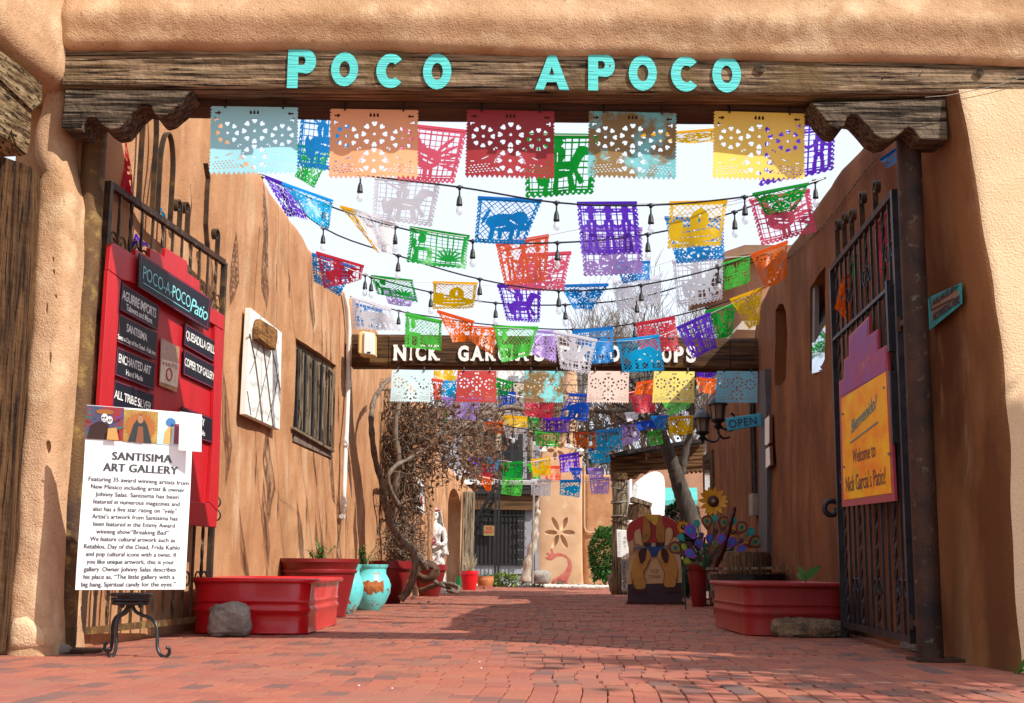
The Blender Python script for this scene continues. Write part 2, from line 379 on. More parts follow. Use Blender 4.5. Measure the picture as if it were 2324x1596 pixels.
# left patio wall (runs back from the gate)
prof = []
for x, y in ((300, -120), (560, 340), (603, 392), (640, 445), (674, 498), (717, 562), (784, 652), (805, 668), (821, 678), (860, 742), (885, 800), (930, 860)):
    p = Lw(x, y); prof.append((ux(p, L0), p.z))
prof = [(u_, min(z_, 7.2)) for u_, z_ in prof]
topL = interp(prof)
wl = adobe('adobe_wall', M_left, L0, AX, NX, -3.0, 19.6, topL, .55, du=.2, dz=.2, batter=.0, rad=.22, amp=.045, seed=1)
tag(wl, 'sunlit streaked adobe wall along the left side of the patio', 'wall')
def win_cut(pts, off0, off1, n):
    m = MB(); m.prism([p+n*off0 for p in pts], n*(off1-off0)); o = m.build('cutter', M_dark); return o
wpts = [Lw(672*1, y_) if False else None for y_ in ()]
WLP = [Lw(670, 767), Lw(765, 830), Lw(757, 1045), Lw(667, 1005)]
cut(wl, [win_cut(WLP, .2, -.22, NX)])
# right patio wall
prof = []
for x, y in ((2150, 20), (1975, 292), (1958, 312), (1935, 335), (1901, 373), (1859, 441), (1825, 490), (1780, 565), (1740, 640), (1725, 670), (1700, 800), (1640, 845)):
    p = Rw(x, y); prof.append((ux(p, R0), p.z))
topR = interp([(u_, min(z_, 7.)) for u_, z_ in prof])
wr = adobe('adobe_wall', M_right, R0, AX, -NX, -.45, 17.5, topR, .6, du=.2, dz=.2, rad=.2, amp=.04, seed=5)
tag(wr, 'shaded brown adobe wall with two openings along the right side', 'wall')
def rp(pts, off=0): return [Rw(x, y, off) for x, y in pts]
WRP = rp([(1838, 655), (1874, 605), (1874, 815), (1866, 830), (1836, 842)])
DRP = rp([(1757, 705), (1765, 690), (1778, 690), (1784, 708), (1782, 860), (1770, 880), (1760, 875)])
cut(wr, [win_cut(WRP, .48, -.2, NX), win_cut(DRP, .3, -.22, -NX)])

# facade over the lintel
def zat(x, y, Y): return at(x, y, Y).z
fac_bot = interp([(at(x, y, 8.62).x, zat(x, y, 8.62)) for x, y in ((100, 100), (150, 108), (300, 112), (600, 108), (900, 112), (1200, 122), (1500, 130), (1800, 134), (2000, 138), (2324, 148), (2500, 150))])
wf = adobe('adobe_wall', M_face, Vector((0, 8.62, 0)), XX, -YY, -3.25, 6.0, lambda u: 5.05, .45, du=.12, dz=.12, bot=fac_bot, rad=.07, amp=.035, seed=9,
           bulge=lambda u, z: .02+.05*math.exp(-((z-4.45)/.12)**2))
tag(wf, 'tan stucco facade wall above the long timber lintel', 'wall')
# left corner mass running towards the street
pA = at(150, 192, 8.7); zc = pA.z-.04
dA = ray(0, 98); pB = CAM+dA*((zc-EYE)/dA.z); SD = Vector((pB.x-pA.x, pB.y-pA.y, 0)).normalized(); SN = Vector((-SD.y, SD.x, 0));
if SN.x < 0: SN = -SN
wc = adobe('adobe_wall', M_face, Vector((pA.x-.02, pA.y, 0)), SD, SN, -.35, 5.0, lambda u: 5.9, .8, du=.1, dz=.12, bot=lambda u: zc+.0*u, rad=.13, amp=.05, seed=14,
           bulge=lambda u, z: .03-.10*max(0, (5.2-z))*0)
tag(wc, 'bulging tan stucco corner of the neighbouring building above two stacked beams', 'wall')
# adobe pillar left of the gate, outlined row by row
def rowpillar(name, rows, Y0, Y1, depth, m, nx=10, amp=.02, seed=0, rnd_=.09):
    mbb = MB(); loops = []
    ys = [r_[2] for r_ in rows]
    ya, yb = ys[0], ys[-1]; n = 60
    for i in range(n+1):
        y = ya+(yb-ya)*i/n
        xl = float(np.interp(y, ys, [r_[0] for r_ in rows])); xr = float(np.interp(y, ys, [r_[1] for r_ in rows]))
        Y = Y0+(Y1-Y0)*i/n
        l_, r__ = at(xl, y, Y), at(xr, y, Y); z = (l_.z+r__.z)/2; wdt = r__.x-l_.x; loop = []
        for j in range(nx+1):
            t = j/nx; x = l_.x+wdt*t; e = min(t, 1-t)*wdt
            push = rnd_*(1-math.sqrt(max(0, 1-(1-min(1, e/rnd_))**2)))
            loop.append(Vector((x, Y+push, z)))
        loop += [Vector((r__.x, Y+depth, z)), Vector((l_.x, Y+depth, z))]
        for q in loop: q += Vector((noise.noise(q*2.3+Vector((seed, 0, 0))), noise.noise(q*1.9+Vector((0, seed, 0))), 0))*amp
        loops.append(loop)
    k = len(loops[0]); vs = [v for lp in loops for v in lp]
    fs = [(i*k+j, i*k+(j+1) % k, (i+1)*k+(j+1) % k, (i+1)*k+j) for i in range(n) for j in range(k)]+[tuple(range(k-1, -1, -1)), tuple(range(n*k, n*k+k))]
    return mbb.add(vs, fs).build(name, m, auto=50)
lp = rowpillar('adobe_pillar', [(100, 150, 188), (92, 153, 215), (86, 152, 250), (72, 140, 285), (70, 137, 300), (70, 141, 355), (92, 150, 384), (72, 156, 409), (72, 167, 444), (69, 163, 511), (60, 154, 670), (48, 143, 840), (35, 128, 1021), (22, 112, 1240), (8, 106, 1381), (2, 106, 1440), (0, 108, 1500)], 8.78, 8.70, .75, M_face, seed=3)
hc = []
for x, y, rx_, rz_ in ((141, 456, .03, .085), (118, 588, .012, .028), (120, 616, .014, .022), (164, 668, .016, .03), (125, 672, .012, .018), (145, 806, .016, .05), (96, 430, .012, .02), (104, 700, .012, .05), (112, 812, .014, .05), (60, 1130, .02, .04), (110, 1015, .02, .05)):
    m = MB(); m.ball(at(x, y, 8.74 if x > 75 else 8.76), 1, 12, (rx_, .035, rz_)); hc.append(m.build('cutter', M_dark))
cut(lp, hc)
tag(lp, 'tan adobe pillar with chipped holes between the wooden post and the left pipe', 'pillar')
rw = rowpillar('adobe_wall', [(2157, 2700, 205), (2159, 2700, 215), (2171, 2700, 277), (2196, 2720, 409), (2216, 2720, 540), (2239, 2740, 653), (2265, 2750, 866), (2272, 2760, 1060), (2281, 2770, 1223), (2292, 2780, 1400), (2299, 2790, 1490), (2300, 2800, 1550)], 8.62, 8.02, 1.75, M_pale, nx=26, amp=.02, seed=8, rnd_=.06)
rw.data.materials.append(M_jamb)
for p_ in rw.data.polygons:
    if abs(p_.normal.x) > .6 and p_.center.x + rw.location.x < 3.55: p_.material_index = 1  # side faces take the darker stucco that carries painted shade
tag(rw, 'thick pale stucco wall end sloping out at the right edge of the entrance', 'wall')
# ================================================================= timber portal
bx0, bx1 = at(147, 150, 8.72).x, at(2520, 150, 8.72).x
def beam_mesh(pts_top, pts_bot, Y0, Y1, amp=.006, n=90, rad=.02):
    """long squared timber: front face Y0, back Y1, top / bottom heights along x, slightly uneven"""
    m = MB(); xs0, xs1 = pts_top[0][0], pts_top[-1][0]; loops = []
    for i in range(n+1):
        x = xs0+(xs1-xs0)*i/n; zt = np.interp(x, [p[0] for p in pts_top], [p[1] for p in pts_top]); zb = np.interp(x, [p[0] for p in pts_bot], [p[1] for p in pts_bot])
        lp_ = []
        for k in range(7):
            t = k/6; z = zb+rad+(zt-zb-2*rad)*t; lp_.append(Vector((x, Y0, z)))
        lp_ += [Vector((x, Y0+rad, zt)), Vector((x, Y1-rad, zt)), Vector((x, Y1, zt-rad)), Vector((x, Y1, zb+rad)), Vector((x, Y1-rad, zb)), Vector((x, Y0+rad, zb))]
        for q in lp_: q += Vector((0, noise.noise(Vector((q.x*.8, q.z*22, 1)))*amp, noise.noise(Vector((q.x*1.5, q.y*6, q.z*2)))*amp*.7))
        loops.append(lp_)
    k = len(loops[0]); vs = [v for l_ in loops for v in l_]
    fs = [(i*k+j, (i+1)*k+j, (i+1)*k+(j+1) % k, i*k+(j+1) % k) for i in range(n) for j in range(k)]+[tuple(range(k)), tuple(range(n*k+k-1, n*k-1, -1))]
    return m.add(vs, fs)
tp = [(at(x, y, 8.66).x, at(x, y, 8.66).z+.02) for x, y in ((147, 105), (600, 104), (1200, 118), (1800, 130), (2550, 150))]
bt = [(at(x, y, 8.66).x, at(x, y, 8.66).z) for x, y in ((147, 196), (600, 201), (1200, 208), (1800, 215), (2324, 210), (2550, 212))]
beam = thing('lintel_beam', (at(1300, 160, 8.8).x, 8.8, bt[2][1]), 'long weathered timber lintel with turquoise letters across the entrance', 'beam')
beam_mesh(tp, bt, 8.66, 8.90, n=160).build('timber', M_beam, beam, auto=60)
zb2 = at(1200, 243, 8.92).z
beam_mesh([(bx0+.3, zb2+.30), (bx1-1.2, zb2+.30)], [(bx0+.3, zb2), (bx1-1.2, zb2-.01)], 8.93, 9.26, .01, 90, .03).build('timber', mat('shaded_beam', (.03, .014, .008), (.09, .045, .022), rough=.85, ns=1.4, stretch=(1, 22, 22), bump=.6, bs=3, bstretch=(1, 22, 22)), beam, auto=60)  # inner timber: darker wood colour with the underside's shade put into it
# carved turquoise letters, outlines in letter units (x 0..w, y 0..1)
def ring(cx, cy, rx, ry, n=20, a0=0, a1=360): return [(cx+rx*math.cos(R(a0+(a1-a0)*i/n)), cy+ry*math.sin(R(a0+(a1-a0)*i/n))) for i in range(n+(0 if a1-a0 == 360 else 1))]
def bowl(x0, x1, y0, y1, n=9):
    cy, ry = (y0+y1)/2, (y1-y0)/2; cx = x1-ry*.75
    return [(x0, y0)]+[(cx+(x1-cx)*math.cos(R(-90+180*i/n)), cy+ry*math.sin(R(-90+180*i/n))) for i in range(n+1)]+[(x0, y1)]
LET = {'P': ([[(0, 0), (.26, 0), (.26, .40)]+bowl(.26, .70, .38, 1.0)[1:-1]+[(0, 1.0)]], [bowl(.26, .44, .60, .82)]),
       'O': ([ring(.38, .5, .38, .5)], [ring(.38, .5, .15, .24)]),
       'A': ([[(0, 0), (.24, 0), (.32, .22), (.58, .22), (.66, 0), (.92, 0), (.56, 1), (.36, 1)]], [[(.38, .42), (.52, .42), (.45, .66)]]),
       'C': ([ring(.40, .5, .40, .5, 20, 42, 318)+ring(.42, .5, .16, .24, 12, 310, 50)], [])}
def letter_mesh(outs, holes, o, U, V, N, s, depth):
    cu = bpy.data.curves.new('c', 'CURVE'); cu.dimensions = '2D'; cu.fill_mode = 'BOTH'; cu.extrude = depth/2/s
    for poly in outs+holes:
        sp = cu.splines.new('POLY'); sp.points.add(len(poly)-1); sp.use_cyclic_u = True
        for p, q in zip(sp.points, poly): p.co = (q[0], q[1], 0, 1)
    ob = bpy.data.objects.new('c', cu); SC.collection.objects.link(ob); bpy.context.view_layer.update()
    me = bpy.data.meshes.new_from_object(ob.evaluated_get(bpy.context.evaluated_depsgraph_get()))
    m = MB().add([o+U*(v.co.x*s)+V*(v.co.y*s)+N*(v.co.z*s) for v in me.vertices], [tuple(p.vertices) for p in me.polygons])
    bpy.data.objects.remove(ob); return m
for ch, x, yt, yb in (('P', 651, 113, 200), ('O', 750, 119, 196), ('C', 853, 122, 200), ('O', 959, 122, 203), ('A', 1214, 124, 204), ('P', 1335, 124, 206), ('O', 1427, 126, 206), ('C', 1523, 128, 208), ('O', 1617, 128, 210)):
    p = at(x, yb, 8.648); s = at(x, yt, 8.648).z-p.z
    letter_mesh(*LET[ch], p, XX, UZ, -YY, s, .007).build('letter', M_turqp, beam)
# knots, nails and hooks on the lintel
for x, y, r_ in ((1727, 155, .035), (2625*.0+2223, 166, .03)):
    m = MB(); c = at(x, y, 8.645)
    for k in range(3): m.tube([c+Vector((math.cos(a)*r_*(1-k*.3), -.004*k, math.sin(a)*r_*(1-k*.3)*.8)) for a in [2*math.pi*i/14 for i in range(15)]], .005, 5, False)
    m.build('knot', M_corb, beam)
m = MB()
for x, y in ((311, 178), (1385, 149), (2152, 193), (2095, 161), (2010, 170)): m.ball(at(x, y, 8.645), .008, 6)
m.build('nail', M_cement, beam)
# corbels
def corbel(pts, Y0, Y1, m, name, lab, smooth=30):
    P_ = [at(x, y, Y0) for x, y in pts]
    n = len(P_); ins = Vector((0, Y1-Y0, 0)); mbb = MB(); mbb.prism(P_, ins)
    o = mbb.build(name, m); bm = bmesh.new(); bm.from_mesh(o.data); bmesh.ops.recalc_face_normals(bm, faces=bm.faces)
    bmesh.ops.bevel(bm, geom=bm.edges[:], offset=.008, segments=1, affect='EDGES'); bm.to_mesh(o.data); bm.free()
    return tag(o, lab, 'corbel')
def smooth_pts(pts, it=1):
    for _ in range(it):
        q = []
        for i in range(len(pts)):
            a, b = pts[i], pts[(i+1) % len(pts)]
            q += [(a[0]*.75+b[0]*.25, a[1]*.75+b[1]*.25), (a[0]*.25+b[0]*.75, a[1]*.25+b[1]*.75)]
        pts = q
    return pts
lc = [(147, 203), (139, 290), (185, 297), (188, 281), (199, 268), (217, 268), (231, 284), (249, 295), (270, 292), (284, 277), (302, 254), (320, 238), (341, 241), (350, 259), (359, 266), (377, 261), (391, 249), (405, 238), (419, 220), (437, 205)]
corbel(lc, 8.68, 8.98, M_corb, 'corbel', 'scalloped grey wood corbel under the left end of the lintel')
rc_ = [(1838, 232), (1855, 250), (1869, 268), (1887, 288), (1901, 293), (1915, 288), (1922, 266), (1933, 261), (1947, 263), (1965, 282), (1986, 307), (2008, 318), (2029, 314), (2047, 300), (2061, 288), (2075, 296), (2089, 317), (2152, 317), (2147, 221), (1990, 228)]
corbel(rc_, 8.70, 9.0, M_corb, 'corbel', 'scalloped grey wood corbel under the right end of the lintel')
m = MB()
# neighbouring beams at the far left
def slantbeam(name, quad, w, m_, lab):
    """quad in pixels: two near-frame points and two far points, vertical face along the side-street direction"""
    P_ = []
    for x, y in quad:
        P_.append(on(x, y, pA+SN*.02, SN))
    mbb = MB(); mbb.prism(P_, -SN*w); o = mbb.build(name, m_)
    bm = bmesh.new(); bm.from_mesh(o.data); bmesh.ops.recalc_face_normals(bm, faces=bm.faces); bmesh.ops.bevel(bm, geom=bm.edges[:], offset=.015, segments=2, affect='EDGES'); bm.to_mesh(o.data); bm.free()
    return tag(o, lab, 'beam')
slantbeam('timber_beam', [(-130, 10), (99, 187), (97, 235), (75, 256), (-130, 62)], .3, M_sidebeam, 'upper weathered beam under the bulging corner at the far left')
slantbeam('timber_beam', [(-130, 66), (74, 259), (71, 320), (62, 356), (48, 345), (36, 333), (26, 303), (18, 322), (-10, 306), (-130, 240)], .28, M_sidebeam, 'lower scalloped beam under the other one at the far left')
m = MB(); pts = [(-60, 332), (70, 378), (72, 480), (64, 620), (50, 840), (35, 1021), (20, 1250), (2, 1480), (-60, 1495)]
P_ = [at(x, y, 8.6) for x, y in pts]; m.prism(P_, Vector((-.02, .3, 0)))
o = m.build('wooden_post', M_postw); tag(o, 'brown wooden post standing at the left edge under the scalloped beam', 'post')
bm = bmesh.new(); bm.from_mesh(o.data); bmesh.ops.recalc_face_normals(bm, faces=bm.faces); bm.to_mesh(o.data); bm.free()
# steel pipes
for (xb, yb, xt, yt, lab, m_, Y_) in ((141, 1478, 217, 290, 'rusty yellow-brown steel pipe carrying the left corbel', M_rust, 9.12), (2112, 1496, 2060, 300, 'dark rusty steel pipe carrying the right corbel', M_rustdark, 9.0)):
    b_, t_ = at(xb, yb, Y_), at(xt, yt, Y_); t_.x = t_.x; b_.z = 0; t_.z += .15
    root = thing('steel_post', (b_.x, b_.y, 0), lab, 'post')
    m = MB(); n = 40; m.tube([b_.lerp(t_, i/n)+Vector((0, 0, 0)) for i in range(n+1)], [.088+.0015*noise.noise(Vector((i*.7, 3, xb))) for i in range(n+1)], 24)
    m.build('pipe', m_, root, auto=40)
    m = MB(); m.box((b_.x+.07, b_.y+.0, .012), (.40, .26, .02)); m.build('base_plate', M_rustdark, root)
    if xb < 500:
        m = MB()
        for k in range(9): m.tube([b_+Vector((math.cos(a)*.089, math.sin(a)*.089, .05+k*.014)) for a in [2*math.pi*i/18 for i in range(19)]], .004, 5, False)
        m.build('thread', M_iron, root)
m = MB(); c = at(150, 1470, 8.95)
for i in range(14): m.ball(Vector((c.x-.2+rnd.random()*.16, c.y-.05+rnd.random()*.25, .02)), .05+.05*rnd.random(), 7, sc=(1, 1, .5))
tag(m.build('cement_lump', M_cement, smooth=True), 'crumbling cement footing beside the left pipe', 'cement footing')
# cement patches low on the right wall
def patch(name, pts, Y, lab, th=.05, m_=M_cement):
    P_ = [at(x, y, Y+(dy if len(t_) > 2 else 0)) for t_ in pts for x, y, dy in [(t_[0], t_[1], t_[2] if len(t_) > 2 else 0)]]
    c = sum(P_, Vector())/len(P_); mm = MB(); n = len(P_)
    vs = [c+Vector((-.05, -th*1.2, 0))]; fs = []
    for r_, q in ((.55, 1.1), (.85, .8), (1.02, -.3)):
        for p in P_: vs.append(c+(p-c)*(r_+rnd.uniform(-.03, .03))+Vector((0, -th*q, 0)))
    for j in range(n):
        fs.append((0, 1+j, 1+(j+1) % n))
        for k in range(2): fs.append((1+k*n+j, 1+(k+1)*n+j, 1+(k+1)*n+(j+1) % n, 1+k*n+(j+1) % n))
    mm.add(vs, fs); return tag(mm.build(name, m_, smooth=True), lab, 'cement patch')
def jpatch(pts, xp, lab):
    P_ = [on(x, y, Vector((xp, 9, 0)), XX) for x, y in pts]
    for p in P_: p.z = max(p.z, 0)
    c = sum(P_, Vector())/len(P_); n = len(P_); vs = [c+Vector((-.005, 0, 0))]; fs = []
    for r_, q in ((.6, .004), (.92, .002), (1.02, -.04)): vs += [c+(p-c)*(r_+rnd.uniform(-.03, .03))+Vector((-q, 0, 0)) for p in P_]
    for j in range(n):
        fs.append((0, 1+j, 1+(j+1) % n))
        for k in range(2): fs.append((1+k*n+j, 1+(k+1)*n+j, 1+(k+1)*n+(j+1) % n, 1+k*n+(j+1) % n))
    tag(MB().add(vs, fs).build('cement_patch', M_cement, smooth=True), lab, 'cement patch')
jpatch([(2148, 1440), (2165, 1428), (2188, 1424), (2205, 1430), (2211, 1445), (2206, 1470), (2192, 1496), (2172, 1512), (2150, 1512), (2138, 1500)], 3.122, 'broken grey cement patch at the foot of the wall right of the pipe')
jpatch([(2086, 1402), (2082, 1440), (2080, 1480), (2060, 1484), (2037, 1474), (2045, 1455), (2068, 1435)], 3.075, 'small grey cement patch at the wall foot behind the right gate')
patch('peeled_patch', [(30, 1405), (60, 1400), (85, 1420), (98, 1440), (100, 1464), (40, 1474), (20, 1470), (22, 1440)], 8.69, 'peeled lighter plaster at the foot of the left adobe pillar', .02, M_pale)
m = MB(); m.tube([at(x, y, 8.58) for x, y in ((2340, 166), (2290, 186), (2250, 197), (2200, 207), (2150, 217), (2100, 221))], .003, 5)
tag(m.build('wire', M_cement), 'thin grey wire running along the lintel at the upper right', 'wire')

# ================================================================= gates
def gate(side):
    if side == 'L':
        A = at(183, 1425, 9.45); B = at(470, 1410, 12.0); topz = at(258, 408, 9.45).z; topb = at(511, 606, 12.0).z; zb = (A.z+B.z)/2
    else:
        A = at(2072, 1450, 9.45); B = at(1915, 1425, 12.0); topz = at(2027, 427, 9.45).z; topb = at(1900, 620, 12.0).z; zb = .12
    zt = (topz+topb)/2
    A.z = B.z = 0
    D = (B-A).normalized(); N = Vector((D.y, -D.x, 0))
    if (N.x > 0) != (side == 'L'): N = -N
    return A, D, N, (B-A).length, zb, zt
def spiral(c, U, V, r, turns=1.25, a0=0, sgn=1, n=22, r1=.3):
    return [c+(U*math.cos(a0+sgn*2*math.pi*turns*i/n)+V*math.sin(a0+sgn*2*math.pi*turns*i/n))*r*(1-(1-r1)*i/n) for i in range(n+1)]
GT = {}
for side in 'LR':
    A, D, N, LN, zb, zt = gate(side); GT[side] = (A, D, N, LN, zb, zt)
    lab = 'rusty wrought-iron gate swung open on the left, carrying the red board' if side == 'L' else 'dark wrought-iron gate swung open on the right, carrying the orange sign'
    g = thing('iron_gate', A, lab, 'gate'); mi = M_iron if side == 'L' else M_irond
    q = lambda u, z, n=0.: A+D*u+UZ*z+N*n
    MB().bar(q(0, zb-.03), q(0, zt+.02), .055, .055, N).build('stile', mi, g)
    MB().bar(q(LN, zb-.12), q(LN, zt), .05, .05, N).build('stile', mi, g)
    MB().bar(q(.03, zb), q(LN-.03, zb), .045, .05, UZ).build('rail', M_rust if side == 'L' else M_irond, g)
    MB().bar(q(.03, zt), q(LN-.03, zt), .05, .05, UZ).build('rail', M_rustdark, g)
    MB().bar(q(.03, zt*.80), q(LN-.03, zt*.80), .045, .03, UZ).build('rail', mi, g)
    nb = 11
    for i in range(nb):
        u_ = LN*(i+1)/(nb+1)
        if i % 3 == 1:
            m = MB(); pts = []; n = 60
            vs = []; r_ = .016
            for k in range(n+1):
                a = k*.55; z = zb+(zt-zb)*k/n
                vs += [q(u_, z)+(D*math.cos(a+j*math.pi/2)+N*math.sin(a+j*math.pi/2))*r_ for j in range(4)]
            m.add(vs, [(k*4+j, k*4+(j+1) % 4, k*4+4+(j+1) % 4, k*4+4+j) for k in range(n) for j in range(4)])
            m.build('twisted_bar', mi, g)
        else: MB().bar(q(u_, zb), q(u_, zt), .02, .02, N).build('bar', mi, g)
    # scrolls between the bars
    for u_, z_, r_ in [(LN*(i+.5)/6, z0, .085) for i in range(6) for z0 in (zb+.35, zt*.42, zt*.88)][::1 if side == 'L' else 2]:
        m = MB()
        for sgn in (1, -1): m.tube([q(u_, z_-.22)]+[p for p in spiral(q(u_+sgn*r_, z_), D*-sgn, UZ, r_, 1.2, 0, 1)], .009, 5)
        m.build('scroll', M_rust if side == 'L' and z_ > 2.4 else mi, g)
    # crest of loops and scrolls over the top rail
    for k, (u_, h, kind) in enumerate(((.32*LN, 1.0, 0), (.47*LN, .78, 0), (.55*LN, .35, 1), (.62*LN, .40, 1), (.80*LN, .80, 2), (.92*LN, .34, 1)) if side == 'L' else ((.25*LN, .35, 1), (.45*LN, .45, 1), (.62*LN, .40, 1), (.75*LN, .5, 1), (.88*LN, .55, 1))):
        if kind == 0: pts = [q(u_, zt)]+[q(u_-.0*t, zt+h*t) for t in (.3, .6)]+[q(u_-.14+.14*math.cos(a), zt+h*.6+h*.4*math.sin(a)) for a in [math.pi*i/16 for i in range(1, 17)]]+[q(u_-.28, zt+h*.3), q(u_-.27, zt)]
        elif kind == 1: pts = [q(u_, zt)]+[q(u_, zt+h*.6)]+spiral(q(u_-.07, zt+h*.6), D, UZ, .07, 1.1, 0, 1)
        else: pts = [q(u_+.06, zt), q(u_-.02, zt+h*.3), q(u_-.03, zt+h*.7), q(u_-.02, zt+h*.85), q(u_-.10, zt+h)]
        m = MB()
        for a_, b_ in zip(pts, pts[1:]): m.bar(a_, b_, .05 if False else .045, .012, N.cross((b_-a_).normalized()) if (b_-a_).length > 0 else UZ)
        m.build('crest_scroll', M_iron, g)
    # hinges
    for z_ in (zb+.12, zt*.70):
        m = MB(); m.bar(q(-.18, z_), q(.05, z_), .03, .04, UZ); m.tube([q(-.02, z_-.05), q(-.02, z_+.06)], .03, 8); m.build('hinge', M_rustdark, g)
    if side == 'R':
        for k, z_ in enumerate((1.55, 2.25)): MB().bar(q(.14, z_, .03), q(.14, z_+.55, .03), .06, .06, N).build('lock_box', M_irond, g)
# ================================================================= signs on the gates
def px_text(mb, body, Pf, bl, br, tl, **kw):
    """text whose baseline runs from pixel bl to br and whose capitals reach pixel tl, laid on the surface Pf"""
    a, b, c = Pf(*bl), Pf(*br), Pf(*tl)
    U = (b-a); wd = U.length; U.normalize(); V = UZ if kw.pop('vert', True) else (c-a).normalized(); V = (V-U*V.dot(U)*0)
    h = (c-a).dot(V); N = U.cross(V).normalized()
    if N.dot(CAM-a) < 0: N = -N
    put_text(mb, body, a, U, V, N, width=wd, height=h, **kw)
def planef(side):
    A, D, N, LN, zb, zt = GT[side]
    return lambda off: (lambda x, y: on(x, y, A+N*off, N))
PL_ = planef('L'); PRt = planef('R'); NL = GT['L'][2]; NR = GT['R'][2]
def plate(mb, Pf, pts, th, N): mb.prism([Pf(x, y) for x, y in pts], -N*th)
def fixn(o, bev=0):
    bm = bmesh.new(); bm.from_mesh(o.data); bmesh.ops.recalc_face_normals(bm, faces=bm.faces)
    if bev: bmesh.ops.bevel(bm, geom=bm.edges[:], offset=bev, segments=1, affect='EDGES')
    bm.to_mesh(o.data); bm.free(); return o
bd = thing('directory_board', PL_(.1)(350, 1170), 'big red stepped directory board with black shop plates hung on the left gate', 'sign')
outline = [(250, 554), (261, 552), (308, 580), (308, 565), (341, 584), (341, 563), (375, 583), (376, 563), (381, 565), (425, 593), (426, 619), (453, 638), (454, 660), (479, 680), (479, 697), (510, 717), (491, 1198), (222, 1172)]
m = MB(); plate(m, PL_(.07), outline, .035, NL); fixn(m.build('backing_panel', M_board, bd), .003)
top = [(252, 556), (261, 553), (308, 581), (308, 566), (341, 585), (341, 564), (375, 584), (376, 564), (381, 566), (425, 594), (426, 620), (453, 639), (454, 661), (479, 681), (479, 698), (509, 718), (508, 750), (489, 738), (420, 697), (340, 652), (276, 634), (247, 612)]
m = MB(); plate(m, PL_(.105), top, .034, NL); fixn(m.build('top_board', M_board, bd), .003)
m = MB(); plate(m, PL_(.105), [(246, 613), (275, 635), (255, 930), (252, 1120), (222, 1116), (226, 930)], .034, NL); fixn(m.build('stile', M_board, bd), .003)
m = MB(); plate(m, PL_(.105), [(489, 740), (508, 752), (495, 1160), (475, 1140), (483, 1010)], .034, NL); fixn(m.build('stile', M_board, bd), .003)
m = MB(); plate(m, PL_(.105), [(222, 1118), (476, 1142), (494, 1161), (491, 1197), (222, 1171)], .034, NL); fixn(m.build('bottom_rail', M_board, bd), .003)
M_plate = mat('black_gloss_plate', (.006, .008, .022), (.012, .012, .016), rough=.4, ns=1.5, coat=.0, spec=.25)
M_pink = mat('pink_line', (.45, .05, .12), rough=.5)
M_cyan = mat('cyan_lettering', (.25, .72, .75), rough=.5)
plates = [
 ([(317, 575), (480, 680), (474, 751), (314, 651)], .125, []),
 ([(277, 640), (362, 695), (358, 751), (272, 703)], .085, [('AGUIRRE IMPORTS', (277, 678), (354, 722), (279, 657)), ('Talavera and More.', (286, 703), (346, 736), (287, 689))]),
 ([(270, 711), (358, 755), (355, 818), (266, 776)], .085, [('SANTISIMA', (287, 752), (334, 776), (288, 734)), ('Santos-Day of the Dead - Folk Art', (267, 768), (353, 808), (267, 757))]),
 ([(266, 786), (354, 824), (350, 887), (260, 851)], .085, [('ENCHANTED ART', (269, 822), (342, 851), (270, 802)), ('Hand Made', (286, 851), (324, 866), (287, 838))]),
 ([(259, 861), (350, 895), (347, 959), (254, 923)], .085, [('ALL TRIBE SILVER', (259, 903), (343, 932), (260, 884))]),
 ([(421, 733), (491, 776), (486, 823), (418, 783)], .085, [('QUESADILLA GRILL', (422, 768), (487, 804), (423, 749))]),
 ([(418, 792), (489, 831), (486, 883), (416, 850)], .085, [('COPPER TOP GALLERY', (419, 829), (486, 864), (420, 811))]),
 ([(413, 923), (483, 949), (483, 1007), (413, 984)], .085, [('SY', (456, 965), (464, 968), (456, 948)), ('Gifts', (455, 986), (465, 990), (455, 975))]),
]
for pts, off, txt in plates:
    m = MB(); plate(m, PL_(off+.012), pts, .01, NL); pl = fixn(m.build('name_plate', M_plate, bd))
    m = MB(); cx = sum(p[0] for p in pts)/4; cy = sum(p[1] for p in pts)/4
    ins = [(cx+(x-cx)*.95, cy+(y-cy)*.92) for x, y in pts]
    for a, b in zip(ins, ins[1:]+ins[:1]): m.bar(PL_(off+.0135)(*a), PL_(off+.0135)(*b), .004, .001, NL)
    m.build('border_line', M_pink, pl)
    if txt:
        m = MB()
        for t in txt: px_text(m, t[0], PL_(off+.0155), t[1], t[2], t[3], offset=.012, space=.9)
        m.build('lettering', M_txtw, pl)
    else:
        m = MB(); px_text(m, 'POCO-A-POCO', PL_(off+.0155), (324, 632), (432, 700), (327, 603), offset=-.004, space=.95)
        px_text(m, 'Patio', PL_(off+.0155), (431, 705), (471, 730), (434, 674), offset=.004, shear=.3, space=.85)
        m.bar(PL_(off+.0155)(325, 642), PL_(off+.0155)(430, 708), .006, .002, NL)
        m.build('lettering', M_cyan, pl)
m = MB(); plate(m, PL_(.09), [(366, 767), (408, 789), (402, 891), (362, 875)], .004, NL); nt_ = fixn(m.build('plastic_sleeve', mat('brown_card', (.45, .24, .12), (.30, .12, .06), rough=.3, ns=30, coat=.5), bd))
m = MB(); plate(m, PL_(.094), [(367, 815), (407, 826), (403, 880), (363, 866)], .003, NL); card = fixn(m.build('card', mat('cream_card', (.78, .70, .58), (.66, .55, .42), rough=.5, ns=14), nt_))
m = MB(); px_text(m, 'HATS', PL_(.098), (370, 828), (402, 838), (370, 819)); m.build('lettering', mat('red_ink', (.45, .03, .03)), nt_); m = MB(); c = PL_(.098)(384, 850); U = GT['L'][1]
m.tube([c+(U*math.cos(a)*.06+UZ*math.sin(a)*.05) for a in [2*math.pi*i/16 for i in range(17)]], .006, 4, False)
